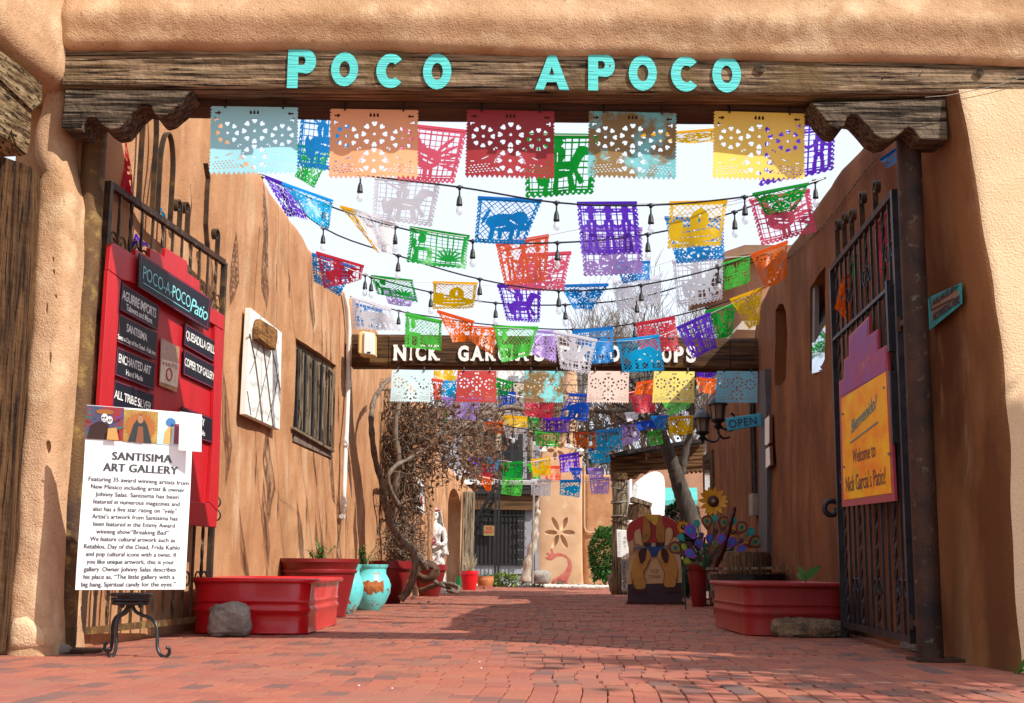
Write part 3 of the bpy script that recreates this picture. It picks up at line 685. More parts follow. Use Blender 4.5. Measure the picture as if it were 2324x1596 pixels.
m.build('red_ring', mat('red_ink', (.45, .03, .03)), nt_)
# door pull rings on the right edge of the board
m = MB()
for y in (1140, 1170): c = PL_(.06)(493, y); m.tube([c+Vector((math.sin(a)*.03, 0, math.cos(a)*.045)) for a in [2*math.pi*i/12 for i in range(13)]], .008, 5, False)
m.build('pull_ring', M_irond, bd)

# welcome sign on the right gate
ws = thing('welcome_sign', PRt(.08)(1970, 1145), 'stepped orange and pink welcome sign hung on the right gate', 'sign')
M_mag = mat('magenta_print', (.30, .02, .05), (.36, .03, .06), rough=.45)
M_org = mat('orange_print', (.90, .26, .0), (.92, .55, .0), rough=.55, spec=.2, ns=2.2, stretch=(1, 1, 2.2), speck=((.40, .45, .03), 2.6, .60, .8))  # green specks paint glints into the orange print
M_pur = mat('purple_print', (.34, .05, .16), (.20, .08, .32), rough=.55, spec=.2, ns=2.4, speck=((.50, .14, .06), 3, .56, .68))
wo_ = [(1904, 866), (1915, 859), (1915, 816), (1926, 809), (1926, 763), (1972, 717), (1972, 761), (1992, 747), (1993, 795), (2012, 783), (2031, 1137), (1911, 1151)]
m = MB(); plate(m, PRt(.06), wo_, .02, NR); fixn(m.build('panel', M_mag, ws))
m = MB(); plate(m, PRt(.064), [(1907, 868), (1918, 861), (1918, 818), (1929, 811), (1929, 768), (1969, 726), (1969, 766), (1989, 752), (1990, 800), (2009, 788), (2011, 842), (1908, 900)], .003, NR); fixn(m.build('upper_print', M_pur, ws))
m = MB(); plate(m, PRt(.064), [(1909, 906), (2010, 843), (2023, 1119), (1915, 1135)], .003, NR); op = fixn(m.build('lower_print', M_org, ws))
m = MB(); px_text(m, 'Bienvenido!', PRt(.067), (1932, 985), (1990, 925), (1931, 955), offset=.01, shear=.25); m.bar(PRt(.067)(1929, 1006), PRt(.067)(1992, 958), .012, .002, NR)
m.build('greeting_lettering', mat('teal_ink', (.02, .25, .28)), op)
m = MB(); px_text(m, 'Welcome to', PRt(.067), (1935, 1052), (1987, 1036), (1935, 1020), offset=.005); px_text(m, "Nick Garcia's Patio!", PRt(.067), (1920, 1117), (2010, 1098), (1920, 1082), offset=.005)
m.build('lettering', mat('brown_ink', (.12, .03, .03)), op)
m = MB()
for x, y in ((2006, 880), (2017, 1030), (1913, 940), (1916, 1060)): m.ball(PRt(.07)(x, y), .012, 6)
m.build('bolt', M_cement, ws)

# painted parking sign on the jamb
jp0, jn = at(2240, 800, 8.8), None
jaO = at(2236, 690, 8.40); jn = Vector((-1, 0, 0)); jaO = jaO+jn*.03
JP = lambda x, y: on(x, y, jaO, jn)
m = MB(); m.prism([JP(x, y) for x, y in [(2103, 677), (2160, 652), (2181, 642), (2182, 690), (2107, 752)]], -jn*.006)
ps = thing('painted_parking_sign', JP(2140, 745), 'small turquoise no parking sign on the shaded wall right of the pipe', 'sign')
fixn(m.build('panel', mat('teal_board', (.03, .34, .36), (.02, .28, .30), rough=.6), ps))
m = MB(); m.prism([JP(x, y)+jn*.003 for x, y in ((2116, 684), (2174, 656), (2177, 684), (2117, 728))], -jn*.004); fixn(m.build('text_field', mat('tan_field', (.30, .16, .085)), ps))
m = MB(); px_text(m, 'ALBQ MUSEUM', lambda x, y: JP(x, y)+jn*.006, (2118, 694), (2165, 664), (2118, 680), offset=.03); px_text(m, 'NO PARKING HERE!', lambda x, y: JP(x, y)+jn*.006, (2120, 728), (2180, 686), (2120, 712), offset=.03)
m.build('lettering', mat('dark_ink', (.02, .02, .03)), ps)
for a, b in (((2104, 676), (2112, 674)), ((2112, 674), (2116, 704)), ((2116, 704), (2165, 678)), ((2165, 650), (2172, 660)), ((2168, 654), (2176, 648))): MB().bar(JP(*a)+jn*.008, JP(*b)+jn*.008, .008, .003, jn).build('painted_line', mat('dark_ink', (.02, .02, .03)), ps)

# ================================================================= gallery poster on its stand
def bil(c):
    def f(u, v): return (c[0]*(1-u)+c[1]*u)*(1-v)+(c[3]*(1-u)+c[2]*u)*v
    return f
PY_ = 8.5
pc = [at(197, 919, PY_-.02), at(438, 938, PY_+.04), at(421, 1338, PY_), at(172, 1339, PY_-.05)]
pf0 = bil(pc)
pf = lambda u, v: pf0(u, v)+Vector((0, -.02*math.sin(math.pi*u)+.012*math.sin(v*5), 0))
po = thing('poster', pf(.5, 1), 'white gallery poster with a strip of paintings, standing at the left', 'poster')
m = MB(); m.grid(lambda u, v: pf(u, v), 16, 20); m.grid(lambda u, v: pf(1-u, v)+Vector((0, .006, 0)), 16, 20); m.build('sheet', M_paper, po, smooth=True)
def map_text(mb, body, fn, cx, by, wd, h, off=.003, **kw):
    v, f = text_mesh(body, **kw); lo, hi = v.min(0), v.max(0); W_ = hi[0]-lo[0]
    mb.add([fn(cx-wd/2+wd*(a[0]-lo[0])/W_, by-h*a[1]/.7)+Vector((0, -off, 0)) for a in v], f)
m = MB()
for dx_ in (-.0045, -.0015, .0015, .0045):
    map_text(m, 'SANTISIMA', pf, .545+dx_, .293, .55, .044, off=.003+dx_*.01, space=1.06)
    map_text(m, 'ART GALLERY', pf, .535+dx_, .357, .69, .044, off=.003+dx_*.01, space=1.06)
lines = ['Featuring 35 award winning artists from', 'New Mexico including artist & owner', 'Johnny Salas. Santisima has been', 'featured in numerous magazines and', 'also has a five star rating on \u201cyelp\u201d.', "Artist's artwork from Santisima has", 'been featured in the Emmy Award', 'winning show\u201cBreaking Bad\u201d.', 'We feature cultural artwork such as', 'Retablos, Day of the Dead, Frida Kahlo', 'and pop cultural icons with a twist. If', 'you like unique artwork, this is your', 'gallery. Owner Johnny Salas describes', 'his place as, \u201cThe little gallery with a', 'big bang, Spiritual candy for the eyes.\u201d']
wds = [.93, .87, .77, .80, .79, .79, .75, .68, .78, .88, .83, .80, .84, .83, .86]
for i, (t, w_) in enumerate(zip(lines, wds)): map_text(m, t, pf, .52-.005*i*.5, .415+i*.0405, w_, .0245)
for i, (t, w_) in enumerate(zip(lines, wds)): map_text(m, t, pf, .5225-.005*i*.5, .415+i*.0405, w_, .0245, off=.0032)
m.build('lettering', mat('charcoal_ink', (.05, .06, .07), rough=.6), po)
# three painted tiles across the top of the poster (plain stand-ins)
def tile(name, u0, u1, v0, v1, base, shapes):
    m = MB(); m.grid(lambda u, v: pf(u0+(u1-u0)*u, v0+(v1-v0)*v)+Vector((0, -.004, 0)), 4, 3); t = m.build(name, base, po)
    for k, (nm, mt, poly) in enumerate(shapes):
        mm = MB(); mm.add([pf(u0+(u1-u0)*u, v0+(v1-v0)*v)+Vector((0, -.006-.0015*k, 0)) for u, v in poly], [tuple(range(len(poly)))]); mm.build(nm, mt, t)
def disc(cx, cy, rx, ry, n=14): return [(cx+rx*math.cos(2*math.pi*i/n), cy+ry*math.sin(2*math.pi*i/n)) for i in range(n)]
tile('painting', .0, .36, .003, .186, mat('dark_red_print', (.30, .02, .02), (.07, .06, .14), rough=.3, ns=9, lo=.45, hi=.55, speck=((.05, .16, .05), 14, .6, .66), coat=.3),
     [('figure', mat('ink_brown', (.045, .016, .012)), [(.05, 1), (.12, .6), (.35, .45), (.6, .55), (.66, 1)]), ('hat', mat('print_orange', (.42, .14, .03)), disc(.5, .16, .24, .08)), ('face', M_txtw, disc(.5, .34, .09, .13)), ('face', M_txtw, disc(.64, .40, .08, .12)), ('eye', M_txtk, disc(.46, .34, .022, .03)), ('eye', M_txtk, disc(.53, .33, .022, .03)), ('eye', M_txtk, disc(.62, .40, .02, .03)), ('eye', M_txtk, disc(.68, .40, .02, .03)), ('teeth', M_txtk, [(.46, .42), (.55, .42), (.55, .435), (.46, .435)]), ('banner_stripe', mat('print_teal', (.03, .16, .14)), [(0, .3), (.22, .36), (.22, .42), (0, .38)]), ('banner_stripe', mat('print_violet', (.16, .05, .22)), [(.8, .3), (1, .22), (1, .30), (.8, .37)]), ('banner_stripe', mat('print_teal', (.03, .16, .14)), [(.84, .6), (1, .56), (1, .64), (.86, .68)]), ('dress', mat('print_ochre', (.6, .33, .10)), [(.6, 1), (.62, .66), (.84, .62), (.92, 1)])])
tile('painting', .36, .68, .010, .190, mat('gold_print', (.50, .32, .07), (.34, .17, .03), rough=.3, ns=12, coat=.3),
     [('rays', mat('print_orange', (.42, .14, .03)), [(.5+.47*math.cos(2*math.pi*i/48)*(1 if i % 2 else .84), .52+.47*math.sin(2*math.pi*i/48)*(1 if i % 2 else .84)) for i in range(48)]), ('cloak', mat('print_slate', (.03, .04, .045)), [(.15, 1), (.3, .45), (.5, .1), (.7, .45), (.85, 1)]), ('face', mat('print_skin', (.42, .20, .10)), disc(.5, .28, .09, .13)), ('robe', mat('print_rust', (.26, .09, .04)), [(.38, 1), (.44, .5), (.58, .5), (.62, 1)])])
tile('painting', .68, .90, .018, .193, mat('sky_print', (.45, .70, .78), (.70, .75, .55), rough=.3, ns=5, coat=.3),
     [('figure', mat('print_peach', (.72, .40, .13)), [(.25, .95), (.3, .6), (.5, .35), (.62, .5), (.55, .98)]), ('cap', mat('print_blue', (.05, .18, .45)), disc(.55, .26, .2, .14)), ('figure', mat('print_plum', (.28, .05, .10)), [(.7, .95), (.72, .3), (.95, .3), (.98, .95)])])
m = MB(); nq = [at(408, 934, PY_-.04), at(458, 941, PY_-.05), at(457, 1026, PY_-.06), at(405, 1022, PY_-.04)]
nf = bil(nq); m.grid(lambda u, v: nf(u, v), 4, 6); m.grid(lambda u, v: nf(1-u, v)+Vector((0, .004, 0)), 4, 6)
o = m.build('paper_sheet', M_paper, po)
# stand
st = thing('plant_stand', (at(300, 1490, 8.7).x, 8.75, 0), 'black wrought-iron plant stand with curled feet under the poster', 'plant stand')
c = at(299, 1350, 8.75)
for k, z in enumerate((0, -.03, -.055)):
    m = MB(); r_ = .128-.006*k; m.tube([c+Vector((math.cos(a)*r_, math.sin(a)*r_, z)) for a in [2*math.pi*i/28 for i in range(29)]], .013, 8, False); m.build('seat_ring', M_black, st, smooth=True)
m = MB(); m.lathe([(.10, -.05), (.12, -.035), (.12, -.03), (.10, -.028)], c, 24); m.build('seat', M_black, st)
def legt(pts, Y0, Y1, r_=.0115):
    P_ = [at(x, y, Y0+(Y1-Y0)*i/(len(pts)-1)) for i, (x, y) in enumerate(pts)]
    Q = []
    for i in range(len(P_)-1):
        for t in (0, .25, .5, .75):
            p0, p1, p2, p3 = P_[max(i-1, 0)], P_[i], P_[i+1], P_[min(i+2, len(P_)-1)]
            Q.append(.5*((2*p1)+(p2-p0)*t+(2*p0-5*p1+4*p2-p3)*t*t+(3*p1-p0-3*p2+p3)*t*t*t))
    Q.append(P_[-1]); m = MB(); m.tube(Q, r_, 8); return m
for pts, a, b in (([(291, 1358), (294, 1378), (286, 1391), (270, 1401), (264, 1418), (264, 1450), (262, 1476), (256, 1489), (249, 1490), (245, 1480), (249, 1471)], 8.72, 8.62),
                  ([(293, 1358), (291, 1374), (280, 1390), (263, 1401), (256, 1420), (255, 1450), (252, 1472), (246, 1478), (239, 1475), (238, 1464), (243, 1460)], 8.80, 8.95),
                  ([(303, 1358), (302, 1376), (309, 1389), (325, 1397), (344, 1404), (355, 1421), (357, 1445), (357, 1468), (363, 1484), (373, 1491), (383, 1485), (384, 1473), (377, 1469)], 8.72, 8.60)):
    legt(pts, a, b).build('leg', M_black, st, smooth=True)
for sg in (-1, 1): legt([(298+sg*3, 1374), (298+sg*10, 1370), (298+sg*17, 1366), (298+sg*24, 1370), (298+sg*22, 1378), (298+sg*16, 1375)], 8.66, 8.66, .009).build('bracket_scroll', M_black, st, smooth=True)

# ================================================================= planters
def tank(name, x0, x1, y0, y1, h, m_, lab, seed=0):
    root = thing(name, ((x0+x1)/2, (y0+y1)/2, 0), lab, 'planter'); cx, cy = (x0+x1)/2, (y0+y1)/2; hx, hy = (x1-x0)/2, (y1-y0)/2
    def loop(off, z, rc=.16, n=6):
        L_ = []
        for qx, qy, a0 in ((1, 1, 0), (-1, 1, 90), (-1, -1, 180), (1, -1, 270)):
            for k in range(n+1):
                a = R(a0+90*k/n); L_.append(Vector((cx+qx*(hx-rc)+math.cos(a)*(rc+off), cy+qy*(hy-rc)+math.sin(a)*(rc+off), z)))
        return L_
    prof = [(-.012, .0), (0, .012), (-.006, .03), (0, h*.30), (.0, h*.36), (.016, h*.40), (.016, h*.44), (.0, h*.48), (.0, h*.54), (.012, h*.57), (.0, h*.61), (.012, h*.90)]
    rim = [(.012+.022+.024*math.cos(a), h*.94+.024*math.sin(a)) for a in [math.pi*(-.9+i*.25) for i in range(8)]]
    inner = [(-.0, h*.93), (-.02, h*.6), (-.02, h*.5)]
    pr = prof+rim+inner; loops = [loop(o_, z) for o_, z in pr]; n = len(loops[0]); vs = [v for l_ in loops for v in l_]
    fs = [(i*n+k, i*n+(k+1) % n, (i+1)*n+(k+1) % n, (i+1)*n+k) for i in range(len(pr)-1) for k in range(n)]+[tuple(range(n-1, -1, -1)), tuple(range((len(pr)-1)*n, len(pr)*n))]
    MB().add(vs, fs).build('tank', m_, root, auto=50)
    s_ = loop(-.021, h*.80); m = MB(); m.add(s_+[Vector((cx, cy, h*.82))], [(i, (i+1) % n, n) for i in range(n)]); m.build('soil', mat('potting_soil', (.05, .03, .02), (.025, .016, .012), rough=1, ns=30, bump=1, bs=60), root)
    return root
fl = G(684, 1441); bl_ = G(777, 1417)
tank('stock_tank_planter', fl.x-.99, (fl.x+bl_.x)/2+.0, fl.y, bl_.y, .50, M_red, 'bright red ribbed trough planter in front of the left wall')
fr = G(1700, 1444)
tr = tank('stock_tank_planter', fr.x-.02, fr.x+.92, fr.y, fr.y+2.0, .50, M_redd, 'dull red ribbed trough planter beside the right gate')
M_leaf = mat('green_leaf', (.05, .16, .02), (.09, .22, .03), rough=.5, ns=6, transl=.25)
def leaf(mb, a, d, L_, w_, droop=.3, up=UZ):
    d = d.normalized(); s_ = d.cross(up).normalized(); vs = []; n = 4
    for i in range(n+1):
        t = i/n; c = a+d*L_*t-up*droop*L_*t*t; ww = w_*math.sin(math.pi*min(.97, t*.85+.1)); vs += [c-s_*ww/2, c+s_*ww/2+up*.0]
    mb.add(vs, [(2*i, 2*i+1, 2*i+3, 2*i+2) for i in range(n)])
def leafy(name, c, r_, h, n, lab, m_=None, ll=.06, lw=.03, cat='plant'):
    root = thing(name, c, lab, cat); m = MB(); s_ = MB(); c = Vector(c)
    for k in range(max(4, n//14)):
        a = rnd.random()*6.28; tip = c+Vector((math.cos(a)*r_*rnd.random(), math.sin(a)*r_*rnd.random(), h*rnd.uniform(.5, 1))); s_.tube([c, c.lerp(tip, .5)+Vector((0, 0, .02)), tip], .004, 4)
        for j in range(14):
            p = c.lerp(tip, rnd.uniform(.25, 1.05)); d = Vector((rnd.gauss(0, 1), rnd.gauss(0, 1), rnd.gauss(.5, .6))); leaf(m, p, d, ll*rnd.uniform(.6, 1.3), lw*rnd.uniform(.7, 1.2), .3)
    s_.build('stem', mat('green_stem', (.08, .10, .03)), root); m.build('leaves', m_ or M_leaf, root); return root
p = at(1828, 1300, fr.y+.45)
rt = thing('seedling', (p.x, p.y, .40), 'small green leafy seedling sprouting from the right trough', 'plant'); m = MB(); b_ = Vector((p.x, p.y, .40))
for d, L_ in (((-.5, 0, 1.1), .14), ((.6, 0, .9), .15), ((1, -.1, .9), .22), ((-.7, 0, .45), .1)): leaf(m, b_+Vector((0, 0, .12)), Vector(d), L_, .06, .25, Vector((0, -1, .15)).normalized())
m.build('leaves', M_leaf, rt); m = MB(); m.tube([b_, b_+Vector((0, 0, .13))], .008, 6); m.build('stem', mat('green_stem', (.08, .10, .03)), rt)
def lat(root_name, xc, yr, wr_, yb, wb, prof, m_, lab, Y=None, cat='pot', fn=None, nseg=32, part='pot_body', soil=True):
    g = G(xc, yb); Y = Y or g.y; sc = Y/ (FPX*math.cos(TH))
    c = Vector((at(xc, yb, Y).x, Y, 0)); zr = at(xc, yr, Y).z; r1, r0_ = wr_/2*sc*1.02, wb/2*sc*1.02
    root = thing(root_name, c, lab, cat); m = MB()
    pr = [(r0_+(r1-r0_)*a, zr*b) if len(q_) == 2 else (q_[2]*r1, zr*b) for q_ in prof for a, b in [q_[:2]]]
    m.lathe(pr, c, nseg, fn=fn); o = m.build(part, m_, root, auto=35)
    if soil:
        mm = MB(); rr = r1*.86; mm.lathe([(rr, zr*.90), (rr*.5, zr*.93), (.01, zr*.94)], c, 16); mm.build('soil', mat('potting_soil', (.05, .03, .02)), root)
    return root, c, zr, r1
flare = [(0, 0), (.05, .03), (.02, .05), (.55, .62), (.66, .74), (.80, .76), (.82, .80), (.72, .82), (.86, .90), (1, .94), (1, 1), (.92, 1), (.85, .93), (.6, .85)]
plain = [(0, 0), (.03, .01), (.78, .80), (.9, .80), (1, .82), (1.02, 1), (.92, 1), (.85, .85), (.5, .8)]
M_redpot = mat('red_resin_pot', (.22, .012, .014), (.17, .01, .012), rough=.4, ns=3, bump=.05, bs=30)
b1, c1, z1, r1 = lat('planter_pot', 720, 1268, 176, 1402, 120, flare, M_redpot, 'wide dark red planter with stepped rim behind the bright red trough', Y=15.8)
leafy('potted_plant', c1+Vector((.05, -.25, z1*.9)), .28, .28, 130, 'low green plant growing in the wide dark red planter', ll=.07, lw=.025)
turq = [(0, 0), (.12, .02), (.5, .18, .93), (0, .38, 1.16), (0, .55, 1.2), (0, .68, 1.08), (0, .80, .90), (0, .90, .90), (0, .95, 1.0), (0, 1.0, 1.02), (0, 1.0, .9), (0, .92, .8), (0, .8, .78)]
b2, c2, z2, r2 = lat('glazed_pot', 783, 1281, 64, 1394, 34, turq, M_turq, 'front turquoise urn half hidden behind the bright red trough', Y=16.9)
b3, c3, z3, r3 = lat('glazed_pot', 838, 1281, 76, 1384, 46, turq, M_turq, 'turquoise urn with worn orange patches beside the left wall', Y=18.3)
m = MB(); vs = []
for j in range(5):
    for i in range(9):
        a = R(-104+i*7.5); z = z3*(.40+.24*j/4+(.03*math.sin(i*2.1+j))); rr = r3*(1.235-.13*abs(j/4-.45)); vs.append(c3+Vector((math.cos(a)*rr, math.sin(a)*rr, z)))
m.add(vs, [(j*9+i, j*9+i+1, (j+1)*9+i+1, (j+1)*9+i) for j in range(4) for i in range(8)]); m.build('bare_clay_patch', mat('orange_clay', (.36, .11, .02), (.25, .07, .02), rough=.8, ns=12), b3)
leafy('potted_plant', c3+Vector((-.1, 0, z3*.85)), .16, .34, 170, 'upright green herb growing in the turquoise urn', ll=.07, lw=.03)
b4, c4, z4, r4 = lat('planter_pot', 884, 1273, 104, 1366, 44, plain, M_redpot, 'tall tapering dark red pot right of the turquoise urns', Y=22.0)
b5, c5, z5, r5 = lat('planter_pot', 974, 1281, 76, 1352, 42, plain, M_redpot, 'dark red pot behind the twisted vine root', Y=27.5)
b6, c6, z6, r6 = lat('planter_pot', 1065, 1296, 41, 1334, 28, plain, M_red, 'small bright red pot in front of the split wood post', Y=35.5)
m = MB()
for i in range(40):
    a = rnd.random()*6.28; m.tube([c6+Vector((0, 0, z6*.9)), c6+Vector((math.cos(a)*.2, math.sin(a)*.2, z6+rnd.uniform(.2, .5)))], .006, 3)
o = m.build('dry_grass', mat('straw', (.45, .36, .22))); tag(o, 'dry straw stalks sticking out of the small bright red pot', 'plant')
b7, c7, z7, r7 = lat('terracotta_bowl', 1101, 1308, 36, 1331, 24, [(0, 0), (.6, .2), (1.05, .6), (1.1, .8), (.95, .88), (1.05, .95), (1.05, 1), (.9, 1), (.8, .85)], mat('terracotta', (.48, .17, .06), (.36, .12, .04), rough=.8, ns=8), 'orange terracotta bowl on bricks beside the small bright red pot', Y=39)
leafy('potted_plant', c7+Vector((0, 0, z7*.8)), .22, .3, 60, 'tiny yellow-green sprouts growing in the orange terracotta bowl', ll=.08)
lat('glass_bottle', 1041, 1309, 14, 1333, 13, [(0, 0), (.0, .01), (1, .6), (.9, .75), (.5, .9), (.5, 1), (.3, 1)], mat('green_plastic', (.01, .12, .03), rough=.3), 'dark green bottle standing left of the small bright red pot', Y=36.2, cat='bottle', part='body', soil=False)
for k, (x, y) in enumerate(((1098, 1333), (1108, 1334))):
    g = G(x, y+3); m = MB(); m.box((g.x, 37.4, .05), (.25, .12, .09), Matrix.Rotation(k*.3, 3, 'Z')); tag(m.build('loose_brick', MB2), ('left' if k == 0 else 'right')+' loose red brick under the orange terracotta bowl', 'brick')

# ================================================================= rocks
def rock(name, c, sc, m_, lab, seed, shape=None, lv=5, amp=.16):
    bm = bmesh.new(); bmesh.ops.create_icosphere(bm, subdivisions=lv, radius=1)
    for v in bm.verts:
        p = v.co.copy(); q = Vector([math.copysign(abs(t)**.72, t) for t in p]); k = 1+amp*1.4*noise.noise(p*1.3+Vector((seed, 0, 0)))+amp*.7*noise.noise(p*3.7+Vector((0, seed, 0)))+amp*.35*noise.noise(p*9+Vector((0, seed, 4)))
        q = q*k
        if shape: q = shape(q)
        q.z = max(q.z, -.82); v.co = Vector((q.x*sc[0], q.y*sc[1], (q.z+.82)*sc[2]))
    me = bpy.data.meshes.new(name); bm.to_mesh(me); bm.free(); me.materials.append(m_); me.shade_smooth()
    o = bpy.data.objects.new(name, me); o.location = c; SC.collection.objects.link(o); return tag(o, lab, 'rock')
g = G(515, 1444); rock('rock', (g.x, g.y+.1, 0), (.185, .17, .155), M_stone, 'rough grey boulder leaning at the end of the left gate', 3)
g = G(1842, 1444); rock('rock', (g.x, g.y-.10, 0), (.375, .15, .088), M_stoneb, 'long flat brown rock in front of the right trough', 11, shape=lambda q: Vector((q.x, q.y, q.z*(1.05-.42*q.x)+.0)))
g = G(1395, 1345); rock('rock', (g.x-.05, 31.2, 0), (.34, .3, .30), M_stoneb, 'dark mossy rock at the foot of the numbered post', 21, lv=3)
# ================================================================= on the left wall
wp = thing('wall_panel', Lw(600, 960), 'white board with dark painted twigs hung on the left wall', 'wall panel')
m = MB(); m.prism([Lw(x, y, .09) for x, y in ((570, 699), (640, 755), (635, 976), (558, 941))], -NX*.07); fixn(m.build('board', M_white, wp), .006)
C7 = lambda x, y: (510.6+x*.2488, 624+y*.2488)
for pts in (((225, 540), (275, 780), (310, 1050), (340, 1335)), ((345, 620), (378, 880), (410, 1150), (440, 1385)), ((430, 680), (465, 840), (505, 1050)), ((205, 1060), (225, 1200), (238, 1280)), ((310, 620), (275, 780), (225, 900)), ((420, 700), (375, 900), (330, 1090), (280, 1310)), ((490, 900), (460, 1050), (390, 1330))):
    m = MB(); m.tube([Lw(*C7(x, y), .095) for x, y in pts], [.011 if len(pts) > 3 and pts[0][0] < 400 else .005]*len(pts), 4); m.build('painted_twig', mat('twig_ink', (.12, .10, .08), (.2, .17, .13), ns=30), wp)
m = MB()
for band in (430, 640, 900, 1130):
    for i in range(22):
        x = 235+i*12; y = band+x*.36+10*math.sin(i); m.bar(Lw(*C7(x, y-20), .093), Lw(*C7(x+3, y+20), .093), .004, .003, NX)
o = m.build('painted_comb_marks', mat('pale_grey_ink', (.5, .53, .55)), wp); o['kind'] = 'stuff'
m = MB(); m.prism([Lw(x, y, .17) for x, y in ((593, 724), (630, 748), (631, 765), (626, 796), (588, 770), (588, 745))], -NX*.07); fixn(m.build('wood_plaque', wood('plaque_wood', (.10, .045, .015), (.34, .16, .05), 1, 6, .6), wp), .01)
wn = thing('barred_window', Lw(715, 1000), 'deep left wall window behind close grey vertical slats', 'window')
m = MB(); m.prism([p-NX*.19 for p in WLP], -NX*.02); m.build('backing', M_dark, wn)
def Lq(q, off): return [Lw(x, y, off) for x, y in q]
m = MB(); m.prism(Lq([(672, 772), (763, 833), (763, 852), (671, 792)], -.06), -NX*.12); fixn(m.build('wood_lintel', M_greyw, wn))
nb = 15
for i in range(nb):
    t = (i+.5)/nb; x = 673+90*t; 
    a = Lw(x, 790+62*t, .0-.01*(i % 2)); b_ = Lw(x-4+0*t, 968+52*t, .0-.01*(i % 2)); a.z += .02*math.sin(i*2.3)
    MB().bar(a, b_, .022, .045, AX).build('slat', M_greyw if i % 3 else M_irond, wn)
m = MB(); m.prism(Lq([(667, 968), (759, 1021), (759, 1027), (667, 974)], .02), -NX*.14); fixn(m.build('sill_board', M_greyw, wn))
for i in range(3):
    t0, t1 = i/3+.012, (i+1)/3-.012
    m = MB(); m.prism(Lq([(668+90*t0, 978+48*t0), (668+90*t1, 978+48*t1), (667+90*t1, 1002+40*t1), (667+90*t0, 1002+40*t0)], -.03), -NX*.12)
    fixn(m.build('brick', mat('grey_brick', (.22, .15, .11), (.13, .09, .07), rough=.9, ns=10, bump=.6, bs=50), wn), .004)
cd = thing('downpipe', Lw(780, 1175, .05), 'white pipe running down the left wall right of the barred window', 'pipe')
pts = [Lw(x, y, .06) for x, y in ((783, 662), (788, 700), (792, 745), (790, 870), (787, 960), (784, 1021), (781, 1100), (779, 1166))]
m = MB(); m.tube(pts, .036, 10); m.build('pipe', M_white, cd, smooth=True)
for x, y in ((790, 872), (784, 1004), (780, 1142)):
    m = MB(); c = Lw(x, y, .06); m.tube([c-UZ*.05, c+UZ*.05], .045, 10); m.build('coupling', M_white, cd)
m = MB(); c = Lw(779, 1168, .06); m.tube([c, c-UZ*.03, c-AX*.06-UZ*.05, c-AX*.14-UZ*.03], .035, 8); m.build('elbow', M_white, cd)
for k, (a, b_, r_, lab) in enumerate((((829, 842), (842, 846), .09, 'short log end poking out of the left wall under the far beam'), ((850, 860), (884, 864), .11, 'longer log end above the vine on the left wall'))):
    p = Lw(a[0], a[1], -.3); q = at(b_[0], b_[1], p.y+.1); m = MB(); m.tube([p, p.lerp(q, .5), q], [r_, r_, r_*.95], 10); tag(m.build('roof_log', wood('log_wood', (.10, .06, .03), (.30, .20, .11), 0, 6, .8)), lab, 'log')
sp = thing('wall_sign', Lw(955, 1165), 'narrow white framed sign on the left wall beside the bride statue', 'sign')
m = MB(); m.prism([Lw(x, y, .06) for x, y in ((948, 1084), (963, 1094), (963, 1169), (948, 1158))], -NX*.05); fixn(m.build('board', M_white, sp))
m = MB(); m.prism([Lw(x, y, .065) for x, y in ((955, 1125), (958, 1126), (960, 1150), (953, 1147))], -NX*.004); fixn(m.build('red_figure', mat('sign_red', (.5, .04, .05)), sp))
m = MB(); m.bar(Lw(950, 1155, .064), Lw(962, 1162, .064), .02, .004, NX); m.build('print_line', M_txtk, sp)

# ================================================================= far beam with white slab letters
NB = 19.1
nbm = thing('name_beam', at(1270, 835, NB), 'dark stained beam with white slab letters spanning the middle of the patio', 'beam')
seams = [797, 882, 1656, 1742]
for a, b_ in zip(seams, seams[1:]):
    p0, p1 = at(a, 765, NB), at(b_, 765, NB); z0, z1 = at(1200, 834.5, NB).z, at(1200, 762, NB).z
    n_ = 40 if b_-a > 300 else 10
    beam_mesh([(p0.x+.01, z1), (p1.x, z1)], [(p0.x+.01, z0), (p1.x, z0)], NB, NB+.35, .012, n_, .03).build('timber', M_darkbeam, nbm, auto=60)
SER = {'N': ([.12], [.12, .86]), 'I': ([.5], [.5]), 'K': ([.14, .88], [.14, .85]), 'R': ([.16, .88], [.1]), 'A': ([.08, .92], []), 'P': ([.16], [.1]), 'T': ([.5], []), 'H': ([.13, .87], [.13, .87]), 'C': ([], []), 'G': ([], []), 'S': ([], []), 'O': ([], [])}
def slab_word(word, x0, x1, yb, yt, Y):
    wts = {'I': .45, "'": .3, 'C': .9, 'G': 1.0, 'A': 1.05, 'N': 1.05}
    tot = sum(wts.get(c, .92) for c in word); x = x0
    for c in word:
        w_ = (x1-x0)*wts.get(c, .92)/tot; a = at(x+w_*.1, yb, Y); b_ = at(x+w_*.9, yb, Y); h = at(x, yt, Y).z-a.z; m = MB(); wd = b_.x-a.x
        if c == 'I': wd *= .55; a.x += wd*.4
        put_text(m, c, a, XX, UZ, -YY, width=wd if c != 'I' else wd*.5, height=h*(.4 if c == "'" else 1), offset=.045, extrude=.05)
        if c == "'": 
            for v in m.v: v.z += h*.1
        if c == 'I':
            for v in m.v: v.x += wd*.25
        for lst, z in ((SER.get(c, ([], []))[0], 0.03), (SER.get(c, ([], []))[1], .97)):
            for s_ in lst: m.box((a.x+wd*s_, Y, a.z+h*z*1.0), (wd*.34 if c != 'I' else wd*.95, .03, h*.13))
        m.build('letter', M_white, nbm); x += w_
slab_word('NICK', 890, 1000, 817, 784, NB-.02); slab_word("GARCIA'S", 1036, 1238, 818, 786, NB-.02); slab_word('PATIO', 1268, 1410, 819, 786, NB-.02); slab_word('SHOPS', 1444, 1582, 821, 787, NB-.02)
